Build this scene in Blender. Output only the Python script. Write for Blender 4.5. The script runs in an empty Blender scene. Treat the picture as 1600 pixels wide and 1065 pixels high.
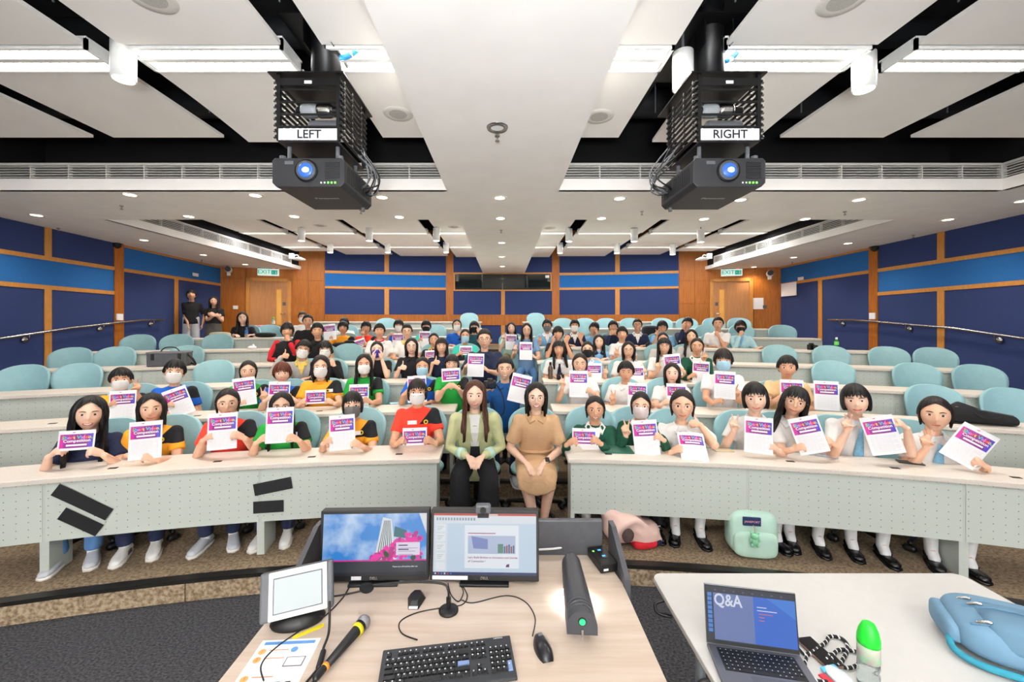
import bpy, bmesh, math, random
import numpy as np
from mathutils import Vector, Matrix, Quaternion

random.seed(7)
SC = bpy.context.scene
COL = SC.collection
PI = math.pi
EYE = 2.05            # camera height above the stage floor
F = 622.0             # focal length in pixels of the 1600 px wide frame
CX, CY = 788.0, 503.0 # where the optical axis falls in the frame
CEN = -9.65           # every seating row and the rear wall are arcs about (0, CEN)

# ---------------------------------------------------------------- camera, world, lights
cam_d = bpy.data.cameras.new('camera')
cam_d.sensor_width = 36.0
cam_d.lens = F / 1600.0 * 36.0
cam_d.shift_x = (800.0 - CX) / 1600.0
cam_d.shift_y = -(532.5 - CY) / 1600.0
cam_d.clip_start = 0.05
cam = bpy.data.objects.new('camera', cam_d)
cam.location = (0, 0, EYE)
cam.rotation_euler = (PI / 2, 0, 0)
COL.objects.link(cam)
SC.camera = cam

world = bpy.data.worlds.new('world')
SC.world = world
world.use_nodes = True
world.node_tree.nodes['Background'].inputs[0].default_value = (0.9, 0.95, 1.0, 1)
world.node_tree.nodes['Background'].inputs[1].default_value = 0.05

SC.view_settings.view_transform = 'Standard'
SC.view_settings.look = 'None'
SC.view_settings.gamma = 1.0
SC.view_settings.use_curve_mapping = False
SC.view_settings.exposure = 0.1
P_TUBE, P_DOWN, P_SPOT = 24.0, 12.0, 9.0      # watts of a fluorescent fitting, a downlight, a hanging cylinder spot

def area_light(name, loc, sx, sy, power, color, parent=None, rot=(0, 0, 0), spread=PI):
    d = bpy.data.lights.new(name, 'AREA')
    d.shape = 'RECTANGLE'; d.size = sx; d.size_y = sy; d.energy = power; d.color = color; d.spread = spread
    o = bpy.data.objects.new(name, d); COL.objects.link(o)
    o.location = loc; o.rotation_euler = rot
    if parent: o.parent = parent
    return o

# the photographer's flash, bounced off the ceiling
d = bpy.data.lights.new('bounce_flash', 'SPOT'); d.energy = 700.0; d.spot_size = 2.25; d.spot_blend = 1.0; d.color = (0.93, 0.97, 1.0); d.shadow_soft_size = 0.25
flash = bpy.data.objects.new('bounce_flash', d); COL.objects.link(flash)
flash.location = (0.0, -1.0, 2.05); flash.rotation_euler = (math.radians(180-44), 0, 0)

# an added fill lamp, unseen, turned to the white wall behind the stage, which throws soft light back into the room
d = bpy.data.lights.new('wall_bounce_flash', 'SPOT'); d.energy = 4200.0; d.spot_size = 2.7; d.spot_blend = 1.0; d.color = (0.95, 0.98, 1.0); d.shadow_soft_size = 0.25
wall_fill = bpy.data.objects.new('wall_bounce_flash', d); COL.objects.link(wall_fill)
wall_fill.location = (0.0, -1.3, 2.2); wall_fill.rotation_euler = (math.radians(-100), 0, 0)

# ---------------------------------------------------------------- helpers
def lin(h):
    h = h.lstrip('#')
    o = []
    for i in (0, 2, 4):
        c = int(h[i:i+2], 16) / 255.0
        o.append(c / 12.92 if c <= 0.04045 else ((c + 0.055) / 1.055) ** 2.4)
    return tuple(o) + (1.0,)

MATS = {}
def mat(name, hexc, rough=0.6, metal=0.0, noise=0.0, nscale=20.0, bump=0.0, hex2=None, emit=0.0, stretch=None, spec=0.4, alpha=None, trans=0.0):
    """a principled material whose colour and relief vary by a procedural noise"""
    if name in MATS: return MATS[name]
    m = bpy.data.materials.new(name); m.use_nodes = True
    nt = m.node_tree; b = nt.nodes['Principled BSDF']
    b.inputs['Base Color'].default_value = lin(hexc)
    b.inputs['Roughness'].default_value = rough
    b.inputs['Metallic'].default_value = metal
    b.inputs['Specular IOR Level'].default_value = spec
    if trans: b.inputs['Transmission Weight'].default_value = trans
    if alpha is not None: b.inputs['Alpha'].default_value = alpha
    if noise or bump or hex2:
        tc = nt.nodes.new('ShaderNodeTexCoord'); mp = nt.nodes.new('ShaderNodeMapping')
        nz = nt.nodes.new('ShaderNodeTexNoise')
        nt.links.new(tc.outputs['Object'], mp.inputs[0]); nt.links.new(mp.outputs[0], nz.inputs['Vector'])
        if stretch: mp.inputs['Scale'].default_value = stretch
        nz.inputs['Scale'].default_value = nscale; nz.inputs['Detail'].default_value = 5
        if noise or hex2:
            cr = nt.nodes.new('ShaderNodeValToRGB')
            c1 = lin(hexc)
            c2 = lin(hex2) if hex2 else tuple(max(0, c * (1 - noise)) for c in c1[:3]) + (1,)
            cr.color_ramp.elements[0].position = 0.35; cr.color_ramp.elements[1].position = 0.65
            cr.color_ramp.elements[0].color = c2; cr.color_ramp.elements[1].color = c1
            nt.links.new(nz.outputs['Fac'], cr.inputs[0]); nt.links.new(cr.outputs[0], b.inputs['Base Color'])
        if bump:
            bp = nt.nodes.new('ShaderNodeBump'); bp.inputs['Strength'].default_value = bump; bp.inputs['Distance'].default_value = 0.004
            nt.links.new(nz.outputs['Fac'], bp.inputs['Height']); nt.links.new(bp.outputs[0], b.inputs['Normal'])
    if emit:
        b.inputs['Emission Color'].default_value = lin(hexc); b.inputs['Emission Strength'].default_value = emit
    MATS[name] = m
    return m

def math_node(nt, op, a, b=None):
    n = nt.nodes.new('ShaderNodeMath'); n.operation = op
    for i, v in enumerate((a, b)):
        if v is None: continue
        if isinstance(v, (int, float)): n.inputs[i].default_value = v
        else: nt.links.new(v, n.inputs[i])
    return n.outputs[0]

def house_shirt(name, hexc):
    """sports shirt: plain colour with a black wedge over the wearer's left shoulder"""
    if name in MATS: return MATS[name]
    m = mat(name, hexc, 0.85, bump=0.25, nscale=30)
    nt = m.node_tree; b = nt.nodes['Principled BSDF']
    tc = nt.nodes.new('ShaderNodeTexCoord'); sp = nt.nodes.new('ShaderNodeSeparateXYZ')
    nt.links.new(tc.outputs['Object'], sp.inputs[0])
    x, z = sp.outputs[0], sp.outputs[2]
    c1 = math_node(nt, 'GREATER_THAN', z, -0.135)
    d = math_node(nt, 'SUBTRACT', x, math_node(nt, 'MULTIPLY', math_node(nt, 'ADD', z, 0.135), 0.85))
    c2 = math_node(nt, 'GREATER_THAN', d, 0.022)
    k = math_node(nt, 'MULTIPLY', c1, c2)
    mx = nt.nodes.new('ShaderNodeMix'); mx.data_type = 'RGBA'
    nt.links.new(k, mx.inputs[0]); mx.inputs[6].default_value = lin(hexc); mx.inputs[7].default_value = lin('15161c')
    nt.links.new(mx.outputs[2], b.inputs['Base Color'])
    return m

def perforated(name, hexc):
    """grey steel with a regular grid of small dark holes (UV in metres)"""
    m = mat(name, hexc, 0.45)
    nt = m.node_tree; b = nt.nodes['Principled BSDF']
    uv = nt.nodes.new('ShaderNodeUVMap'); sp = nt.nodes.new('ShaderNodeSeparateXYZ')
    nt.links.new(uv.outputs[0], sp.inputs[0])
    def cell(o, s):
        f = math_node(nt, 'FRACT', math_node(nt, 'DIVIDE', o, s))
        return math_node(nt, 'MULTIPLY', math_node(nt, 'SUBTRACT', f, 0.5), s)
    u, v = cell(sp.outputs[0], 0.070), cell(sp.outputs[1], 0.054)
    r = math_node(nt, 'SQRT', math_node(nt, 'ADD', math_node(nt, 'MULTIPLY', u, u), math_node(nt, 'MULTIPLY', v, v)))
    k = math_node(nt, 'LESS_THAN', r, 0.0034)
    mx = nt.nodes.new('ShaderNodeMix'); mx.data_type = 'RGBA'
    nt.links.new(k, mx.inputs[0]); mx.inputs[6].default_value = lin(hexc); mx.inputs[7].default_value = lin('4a4e4a')
    nt.links.new(mx.outputs[2], b.inputs['Base Color'])
    return m

def hair_mat(name, hexc):
    m = mat(name, hexc, 0.5, noise=0.6, nscale=11.0, bump=1.0, stretch=(10, 10, 0.7), spec=0.35)
    return m

class MB:
    """collects shapes, then links them as one mesh object"""
    def __init__(s): s.v = []; s.f = []; s.m = []; s.uv = None
    def add(s, vs, fs, mi=0):
        o = len(s.v); s.v.extend([tuple(v) for v in vs]); s.f.extend([tuple(i + o for i in f) for f in fs]); s.m.extend([mi] * len(fs)); return s
    def box(s, x0, x1, y0, y1, z0, z1, mi=0, M=None):
        vs = [(x0,y0,z0),(x1,y0,z0),(x1,y1,z0),(x0,y1,z0),(x0,y0,z1),(x1,y0,z1),(x1,y1,z1),(x0,y1,z1)]
        if M is not None: vs = [tuple(M @ Vector(v)) for v in vs]
        return s.add(vs, [(0,3,2,1),(4,5,6,7),(0,1,5,4),(1,2,6,5),(2,3,7,6),(3,0,4,7)], mi)
    def cbox(s, c, d, mi=0, M=None):
        return s.box(c[0]-d[0]/2, c[0]+d[0]/2, c[1]-d[1]/2, c[1]+d[1]/2, c[2]-d[2]/2, c[2]+d[2]/2, mi, M)
    def tube(s, pts, rad, n=10, mi=0, caps=2, sy=1.0):
        v, f = tube_mesh(pts, rad, n, caps, sy); return s.add(v, f, mi)
    def cyl(s, c, r, z0, z1, n=20, mi=0, r1=None):
        r1 = r if r1 is None else r1
        vs = []
        for z, q in ((z0, r), (z1, r1)):
            vs += [(c[0] + q*math.cos(2*PI*i/n), c[1] + q*math.sin(2*PI*i/n), z) for i in range(n)]
        fs = [(i, (i+1) % n, n + (i+1) % n, n + i) for i in range(n)] + [tuple(range(n-1, -1, -1)), tuple(range(n, 2*n))]
        return s.add(vs, fs, mi)
    def lathe(s, c, prof, n=20, mi=0, caps=True):
        vs = []; fs = []
        for r, z in prof: vs += [(c[0] + r*math.cos(2*PI*i/n), c[1] + r*math.sin(2*PI*i/n), c[2] + z) for i in range(n)]
        for k in range(len(prof)-1):
            for i in range(n): fs.append((k*n+i, k*n+(i+1)%n, (k+1)*n+(i+1)%n, (k+1)*n+i))
        if caps: fs.append(tuple(range(n-1, -1, -1))); fs.append(tuple(range((len(prof)-1)*n, len(prof)*n)))
        return s.add(vs, fs, mi)
    def ell(s, c, r, n=14, m=10, mi=0, M=None):
        vs = [(0, 0, -1)]
        for j in range(1, m):
            t = -PI/2 + PI*j/m
            vs += [(math.cos(t)*math.cos(2*PI*i/n), math.cos(t)*math.sin(2*PI*i/n), math.sin(t)) for i in range(n)]
        vs.append((0, 0, 1)); L = len(vs) - 1
        fs = [(0, 1+(i+1)%n, 1+i) for i in range(n)]
        for j in range(m-2):
            for i in range(n): fs.append((1+j*n+i, 1+j*n+(i+1)%n, 1+(j+1)*n+(i+1)%n, 1+(j+1)*n+i))
        fs += [(L, 1+(m-2)*n+i, 1+(m-2)*n+(i+1)%n) for i in range(n)]
        vs = [Vector((v[0]*r[0], v[1]*r[1], v[2]*r[2])) for v in vs]
        if M is not None: vs = [M @ v for v in vs]
        vs = [(v[0]+c[0], v[1]+c[1], v[2]+c[2]) for v in vs]
        return s.add(vs, fs, mi)
    def prism(s, poly, z0, z1, mi=0):
        n = len(poly)
        vs = [(p[0], p[1], z0) for p in poly] + [(p[0], p[1], z1) for p in poly]
        a = sum(poly[i][0]*poly[(i+1)%n][1] - poly[(i+1)%n][0]*poly[i][1] for i in range(n))
        fs = [tuple(range(n-1, -1, -1)), tuple(range(n, 2*n))] + [(i, (i+1)%n, n+(i+1)%n, n+i) for i in range(n)]
        if a < 0: fs = [tuple(reversed(f)) for f in fs]
        return s.add(vs, fs, mi)
    def mesh(s, name, mats, smooth=False):
        me = bpy.data.meshes.new(name)
        me.from_pydata(s.v, [], s.f)
        for m in (mats if isinstance(mats, (list, tuple)) else [mats]): me.materials.append(m)
        if any(s.m): me.polygons.foreach_set('material_index', s.m)
        if smooth: me.polygons.foreach_set('use_smooth', [True]*len(me.polygons))
        me.update(); return me
    def build(s, name, mats, parent=None, smooth=False, loc=None, bevel=0.0):
        return link(name, s.mesh(name, mats, smooth), parent, loc, bevel)

def link(name, me, parent=None, loc=None, bevel=0.0, mw=None):
    o = bpy.data.objects.new(name, me); COL.objects.link(o)
    if parent is not None: o.parent = parent
    if loc is not None: o.location = loc
    if mw is not None: o.matrix_local = mw
    if bevel:
        b = o.modifiers.new('bevel', 'BEVEL'); b.width = bevel; b.segments = 2; b.limit_method = 'ANGLE'
    return o

def tube_mesh(pts, rad, n=10, caps=2, sy=1.0):
    """closed round tube along a polyline; rad a number or a list; rounded ends"""
    P = [Vector(p) for p in pts]
    R = [rad]*len(P) if isinstance(rad, (int, float)) else list(rad)
    T = []
    for i in range(len(P)):
        d = P[min(i+1, len(P)-1)] - P[max(i-1, 0)]
        T.append(d.normalized() if d.length > 1e-9 else Vector((0, 0, 1)))
    if caps == 2:
        P2 = []; R2 = []; T2 = []
        for k in (0.0, 0.55, 0.85):
            P2.append(P[0] - T[0]*R[0]*(1-k)*0.9); R2.append(R[0]*math.sqrt(max(0.03, 1-(1-k)**2))); T2.append(T[0])
        P2 += P; R2 += R; T2 += T
        for k in (0.85, 0.55, 0.0):
            P2.append(P[-1] + T[-1]*R[-1]*(1-k)*0.9); R2.append(R[-1]*math.sqrt(max(0.03, 1-(1-k)**2))); T2.append(T[-1])
        P, R, T = P2, R2, T2
    up = Vector((0, 0, 1)) if abs(T[0].z) < 0.9 else Vector((1, 0, 0))
    a = T[0].cross(up).normalized()
    vs = []
    for i in range(len(P)):
        a = (a - T[i]*a.dot(T[i]))
        a = a.normalized() if a.length > 1e-6 else T[i].orthogonal().normalized()
        b = T[i].cross(a)
        for k in range(n):
            t = 2*PI*k/n
            vs.append(P[i] + (a*math.cos(t) + b*math.sin(t)*sy)*R[i])
    fs = []
    for i in range(len(P)-1):
        for k in range(n): fs.append((i*n+k, i*n+(k+1)%n, (i+1)*n+(k+1)%n, (i+1)*n+k))
    fs.append(tuple(range(n-1, -1, -1))); fs.append(tuple(range((len(P)-1)*n, len(P)*n)))
    return vs, fs

def smooth_path(pts, k=6):
    """Catmull-Rom through the points"""
    P = [Vector(p) for p in pts]; out = []
    for i in range(len(P)-1):
        p0, p1, p2, p3 = P[max(i-1,0)], P[i], P[i+1], P[min(i+2,len(P)-1)]
        for j in range(k):
            t = j/k
            out.append(0.5*((2*p1) + (p2-p0)*t + (2*p0-5*p1+4*p2-p3)*t*t + (3*p1-p0-3*p2+p3)*t**3))
    out.append(P[-1]); return out

def tag(o, label=None, cat=None, group=None, kind=None):
    if label: o['label'] = label
    if cat: o['category'] = cat
    if group: o['group'] = group
    if kind: o['kind'] = kind
    return o

def thing(name, label, cat, loc=(0,0,0), rz=0.0, group=None):
    o = bpy.data.objects.new(name, None); COL.objects.link(o); o.empty_display_size = 0.1
    o.location = loc; o.rotation_euler = (0, 0, rz)
    return tag(o, label, cat, group)

def copy_tree(o, parent=None):
    c = o.copy(); COL.objects.link(c); c.parent = parent
    for ch in o.children: copy_tree(ch, c)
    return c

TXT = {}
def text_mesh(s, size, extrude=0.0, align='CENTER'):
    k = (s, size, extrude, align)
    if k not in TXT:
        cu = bpy.data.curves.new('lettering', 'FONT'); cu.body = s; cu.size = size; cu.extrude = extrude
        cu.offset = size*0.02; cu.align_x = align; cu.align_y = 'CENTER'; cu.resolution_u = 3
        ob = bpy.data.objects.new('lettering', cu)
        me = bpy.data.meshes.new_from_object(ob)
        bpy.data.objects.remove(ob); bpy.data.curves.remove(cu)
        me.materials.clear(); TXT[k] = me
    return TXT[k]

def text_obj(name, s, size, m, parent, mw, extrude=0.0, align='CENTER'):
    me = text_mesh(s, size, extrude, align).copy(); me.materials.clear(); me.materials.append(m)
    return link(name, me, parent, mw=mw)

# geometry of the photograph: a pixel and a real height / depth / arc give a point of the place
def at_z(x, y, z):
    Y = F*(EYE - z)/(y - CY); return Vector(((x-CX)*Y/F, Y, z))
def at_y(x, y, Y): return Vector(((x-CX)*Y/F, Y, EYE - (y-CY)*Y/F))
def at_r(x, y, R):
    k = (x-CX)/F; a = 1+k*k; b = -2*CEN; c = CEN*CEN - R*R
    Y = (-b + math.sqrt(b*b - 4*a*c))/(2*a)
    return Vector((k*Y, Y, EYE - (y-CY)*Y/F))
def ang(x, R):
    p = at_r(x, CY, R); return math.atan2(p.x, p.y - CEN)
def pol(R, a, z=0.0): return Vector((R*math.sin(a), CEN + R*math.cos(a), z))
def rad(p): return math.hypot(p.x, p.y - CEN)

def arc_box(mb, R0, R1, a0, a1, z0, z1, seg=None, mi=0):
    n = seg or max(1, int(abs(a1-a0)*R1/0.25))
    vs = []
    for i in range(n+1):
        a = a0 + (a1-a0)*i/n
        vs += [pol(R0,a,z0), pol(R1,a,z0), pol(R1,a,z1), pol(R0,a,z1)]
    fs = []
    for i in range(n):
        b = 4*i
        fs += [(b,b+4,b+5,b+1),(b+1,b+5,b+6,b+2),(b+2,b+6,b+7,b+3),(b+3,b+7,b+4,b)]
    fs += [(0,1,2,3),(4*n+3,4*n+2,4*n+1,4*n)]
    return mb.add(vs, fs, mi)

# ---------------------------------------------------------------- materials
M_stage = mat('stage_carpet', '4a4a4e', 0.95, nscale=60, bump=0.8, hex2='1e1f22', stretch=(1,1.6,1))
M_tier = mat('tier_carpet', '8c7a63', 0.95, nscale=55, bump=0.6, hex2='5c4c3a')
M_riser = mat('riser_stone', 'a8957c', 0.9, nscale=40, hex2='6d5a44', bump=0.4)
M_nosing = mat('nosing_metal', '3c3a38', 0.3, metal=0.7, noise=0.3, nscale=6)
M_white = mat('ceiling_white', 'f7f3ee', 0.85, noise=0.04, nscale=3)
M_panelw = mat('ceiling_panel', 'f5f1eb', 0.85, noise=0.04, nscale=2)
M_void = mat('ceiling_void', '0b0b0d', 0.9, noise=0.3, nscale=4)
M_duct = mat('duct_black', '17181b', 0.6, noise=0.3, nscale=5)
M_grille = mat('grille_white', 'c9c7c2', 0.5, noise=0.05)
M_wood = mat('wall_wood', 'b0681a', 0.5, noise=0.28, nscale=3.5, stretch=(14,14,1.0), hex2='9a540c')
M_trim = mat('trim_wood', 'c8883c', 0.5, noise=0.15, nscale=4, stretch=(8,8,2))
M_blue = mat('fabric_navy', '2e3e6f', 0.95, noise=0.18, nscale=90, bump=0.3)
M_sky = mat('fabric_blue', '266ab0', 0.95, noise=0.14, nscale=90, bump=0.3)
M_door = mat('door_wood', 'b97f4e', 0.5, noise=0.15, nscale=3, stretch=(10,10,1))
M_top = mat('desk_laminate', 'd8cfc4', 0.4, noise=0.08, nscale=90)
M_edge = mat('desk_edge', 'cbbca6', 0.5, noise=0.06, nscale=60)
M_perf = perforated('perforated_steel', 'c2c8c0')
M_steel = mat('leg_grey', 'bcc2bb', 0.45, noise=0.05)
M_aqua = mat('chair_aqua', '95bfc6', 0.55, noise=0.06, nscale=14, bump=0.1)
M_black = mat('plastic_black', '141416', 0.45, noise=0.2, nscale=12)
M_blackm = mat('black_metal', '0e0e10', 0.4, metal=0.2, noise=0.2, nscale=10)
M_grey = mat('grey_plastic', '54565b', 0.5, noise=0.1, nscale=10)
M_chrome = mat('chrome', 'b8b6b2', 0.22, metal=1.0, noise=0.05)
M_brightw = mat('white_plastic', 'efefec', 0.45, noise=0.03)
M_lampw = mat('lamp_diffuser', 'fffaf0', 0.5, emit=6.0)
M_lampd = mat('downlight_glow', 'ffe9c8', 0.5, emit=9.0)
M_paper = mat('paper_white', 'f1f0f3', 0.7, noise=0.02)
M_purple = mat('flyer_purple', '86147e', 0.5, noise=0.0, nscale=6, hex2='5a1272')
M_magenta = mat('flyer_magenta', 'c0178e', 0.5, noise=0.1, nscale=9)
M_indigo = mat('flyer_indigo', '4a3cb4', 0.5, noise=0.1, nscale=9)
M_ink = mat('ink_grey', 'dcdbe0', 0.8, noise=0.05)
M_text = mat('ink_black', '15151a', 0.7, noise=0.05)
M_glass = mat('control_glass', '1d2426', 0.04, spec=0.8, noise=0.2, nscale=1.0)
# ================================================================ THE ROOM
RB1, PITCH, STEP = 13.40, 1.045, 0.166       # back edge of the first desk, row pitch, tier step
def RB(n): return RB1 + PITCH*(n-1)           # back edge radius of desk row n
def FL(n): return 0.16 + STEP*(n-1)           # floor height of tier n
def TS(n): return 12.8 if n == 1 else 13.98 + PITCH*(n-2)   # where tier n starts
R_WALL = 22.5
def xl(Y): return -7.6 - 0.094*(Y-5.9)        # left wall line
def xr(Y): return 7.62 + 0.054*(Y-5.9)        # right wall line
AW = math.radians(23.5)

floor = tag(MB().box(-9.5, 9.5, -4.2, 4.6, -0.1, 0.0).build('floor', M_stage), kind='structure')
for n in range(1, 9):
    mb = MB(); a = math.radians(44) if n < 4 else math.radians(36)
    a = min(a, math.asin(min(0.99, 8.6/TS(n))))
    R1 = TS(n+1) if n < 8 else R_WALL + 0.1
    arc_box(mb, TS(n), R1 + 0.02, -a, a, -0.1, FL(n), seg=60)
    t = tag(mb.build('floor_tier', M_tier), 'brown carpeted tier under seating row %d counted from the stage' % n, kind='structure')
    if n == 1:
        for i in range(16):
            mr = MB(); b0 = -a + 2*a*i/16; arc_box(mr, TS(1)-0.012, TS(1), b0+0.0004, b0+2*a/16-0.0004, 0.0, 0.135, seg=4)
            mr.build('riser_tile', M_riser, t)
    mn = MB(); arc_box(mn, TS(n)-0.02, TS(n)+0.05, -a, a, FL(n)-0.025, FL(n)+0.004, seg=60)
    mn.build('nosing', M_nosing, t)

# ---- rear wall, concentric with the rows
mb = MB(); arc_box(mb, R_WALL, R_WALL+0.2, -AW, AW, 0.9, 5.0, seg=70)
wall_back = tag(mb.build('wall_back', M_wood), 'curved timber rear wall with navy and blue fabric panels', kind='structure')
def wp(name, x0, x1, h0, h1, m, proud=0.03, R=R_WALL):
    mb = MB(); arc_box(mb, R-proud, R+0.01, ang(x0, R), ang(x1, R), EYE+h0, EYE+h1)
    return mb.build(name, m, wall_back)
for (xa, xm0, xm1, xb) in ((508, 601, 608, 697), (874, 961, 968, 1060)):
    for (u, v) in ((xa, xm0), (xm1, xb)):
        wp('fabric_panel', u, v, 1.575, 2.6, M_blue); wp('fabric_panel', u, v, 0.24, 1.03, M_blue)
    wp('fabric_panel', xa, xb, 1.10, 1.495, M_sky)
    wp('trim_strip', xa, xb, 1.495, 1.575, M_trim, 0.045); wp('trim_strip', xa, xb, 1.03, 1.10, M_trim, 0.045)
    wp('trim_strip', xm0, xm1, 1.575, 2.6, M_trim, 0.045); wp('trim_strip', xm0, xm1, 0.24, 1.03, M_trim, 0.045)
for (x0, x1) in ((697, 708.5), (862.5, 874)): wp('post', x0, x1, -0.6, 2.6, M_wood, 0.05)
wp('fabric_panel', 708.5, 862.5, 1.60, 2.6, M_blue)
for (x0, x1) in ((708.5, 783), (789, 862.5)):
    wp('fabric_panel', x0, x1, 0.24, 1.0, M_blue); wp('fabric_panel', x0, x1, -0.70, -0.10, M_blue)
wp('trim_strip', 783, 789, 0.24, 1.0, M_trim, 0.045); wp('trim_strip', 783, 789, -0.70, -0.10, M_trim, 0.045)
wp('skirting', 708.5, 862.5, -0.80, -0.70, M_trim, 0.05)
wp('rail_board', 508, 1060, -0.10, 0.235, M_wood, 0.06)
for (x0, x1) in ((336, 384), (457, 482), (482, 507), (1061, 1085), (1085, 1107), (1177, 1225)):
    for (h0, h1) in ((-0.75, 0.55), (0.556, 1.25), (1.256, 1.9)):
        wp('timber_panel', x0+0.4, x1-0.4, h0, h1, M_wood, 0.02)
# control-room window
win = thing('window_1', 'long dark control room window in the middle of the rear wall', 'window')
del win['category']; win['kind'] = 'structure'
def wq(name, x0, x1, h0, h1, m, p0, p1):
    mb = MB(); arc_box(mb, R_WALL-p0, R_WALL-p1, ang(x0, R_WALL), ang(x1, R_WALL), EYE+h0, EYE+h1); return mb.build(name, m, win)
wq('frame', 709, 862, 1.545, 1.585, M_trim, 0.07, 0); wq('frame', 709, 862, 1.0, 1.04, M_trim, 0.07, 0)
wq('frame', 709, 711, 1.04, 1.545, M_trim, 0.07, 0); wq('frame', 860, 862, 1.04, 1.545, M_trim, 0.07, 0)
wq('pane', 711, 785, 1.04, 1.545, M_glass, 0.03, 0.01); wq('pane', 785.5, 860, 1.04, 1.545, M_glass, 0.03, 0.01)
wq('notice', 852, 858, 1.42, 1.50, M_paper, 0.034, 0.03)
wq('cabinet_door', 779, 790, 1.05, 1.25, M_brightw, 0.012, 0.0); wq('cabinet_door', 792, 810, 1.05, 1.16, M_brightw, 0.012, 0.0)

# ---- side walls
def side_wall(side):
    sgn = -1 if side == 'left' else 1
    xf = xl if sgn < 0 else xr
    def piece(mb, y0, y1, z0, z1, proud, back=0.01):
        a0, a1 = xf(y0), xf(y1); i = -sgn
        vs = [(a0+i*proud, y0, z0), (a1+i*proud, y1, z0), (a1-i*back, y1, z0), (a0-i*back, y0, z0),
              (a0+i*proud, y0, z1), (a1+i*proud, y1, z1), (a1-i*back, y1, z1), (a0-i*back, y0, z1)]
        fs = [(0,3,2,1),(4,5,6,7),(0,1,5,4),(1,2,6,5),(2,3,7,6),(3,0,4,7)]
        if sgn > 0: fs = [tuple(reversed(f)) for f in fs]
        return mb.add(vs, fs)
    w = tag(piece(MB(), -4.2, 11.7, 0.0, 5.0, 0.0, 0.2).build('wall_'+side, M_wood), 'timber %s wall with navy and blue fabric panels' % side, kind='structure')
    def q(name, y0, y1, h0, h1, m, proud=0.03): return piece(MB(), y0, y1, EYE+h0, EYE+h1, proud).build(name, m, w)
    def Yp(x): # depth of a pixel column on the wall
        k = (x-CX)/F; c = (-7.6, -0.094) if sgn < 0 else (7.62, 0.054)
        return (c[0] - c[1]*5.9)/(k - c[1])
    if sgn < 0: t0, t1, p0, p1, u0, u1, b0, b1 = Yp(66), Yp(77), Yp(175.5), Yp(190), Yp(270), Yp(276), Yp(62), Yp(73)
    else: t0, t1, p0, p1, u0, u1, b0, b1 = Yp(1479), Yp(1468), Yp(1374.5), Yp(1361), Yp(1287), Yp(1281), Yp(1480), Yp(1470)
    lo, c0 = -2.0, 5.72
    q('post', c0-0.2, c0, lo, 1.6, M_wood, 0.05); q('post', p0, p1, lo, 1.6, M_wood, 0.05)
    for (y0, y1) in ((-4.1, c0-0.2), (c0, p0)):
        mid = [(y0, t0), (t1, y1)] if y0 == c0 else [(y0, 0.6), (0.72, y1)]
        for (v0, v1) in mid:
            q('fabric_panel', v0, v1, lo, 0.545, M_blue); q('fabric_panel', v0, v1, 1.10, 1.6, M_blue)
        q('trim_strip', mid[0][1], mid[1][0], lo, 0.545, M_trim, 0.045); q('trim_strip', mid[0][1], mid[1][0], 1.10, 1.6, M_trim, 0.045)
        q('fabric_panel', y0, y1, 0.615, 1.03, M_sky)
        q('trim_strip', y0, y1, 0.545, 0.615, M_trim, 0.045); q('trim_strip', y0, y1, 1.03, 1.10, M_trim, 0.045)
    e = 11.35
    q('fabric_panel', p1, e, 1.10, 1.53, M_sky); q('trim_strip', p1, e, 1.03, 1.10, M_trim, 0.045); q('trim_strip', p1, e, 1.53, 1.6, M_trim, 0.045)
    q('fabric_panel', p1, u0, lo, 1.03, M_blue); q('fabric_panel', u1, e, lo, 1.03, M_blue); q('trim_strip', u0, u1, lo, 1.03, M_trim, 0.045)
    return w, Yp
wall_left, YL = side_wall('left')
wall_right, YR = side_wall('right')
tag(MB().box(-9, 9, -4.4, -4.2, 0, 5).build('wall_front', M_white), 'plain white wall behind the stage', kind='structure')

# ---- ceiling: black void, white soffits (one plane), fabric-like panels above them
ZS, ZP = EYE+1.576, EYE+2.02
tag(MB().box(-9.5, 9.5, -4.3, 13.3, 4.98, 5.1).build('ceiling', M_void), 'black painted ceiling void above the white panels', kind='structure')
soff = thing('ceiling_soffit', 'white plaster soffit crossing the room', 'ceiling'); del soff['category']; soff['kind'] = 'structure'
S0, S1, B0, B1, OL, OR = -0.69, 0.655, 4.76, 6.13, -6.12, 5.95
def soffit(name, x0, x1, y0, y1, h=0.10): return MB().box(x0, x1, y0, y1, ZS, ZS+h).build(name, M_white, soff)
soffit('cross_band', -8.4, 8.2, B0, B1)
soffit('centre_band', S0, S1, -4.2, B0, 0.5); soffit('centre_band', S0, S1, B1, 12.9, 0.5)
soffit('side_band', -8.4, OL, B1, 12.4); soffit('side_band', OR+0.1, 8.2, B1, 12.4)
soffit('side_band', -8.4, OL, -4.2, B0); soffit('side_band', OR, 8.2, -4.2, B0)

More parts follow.
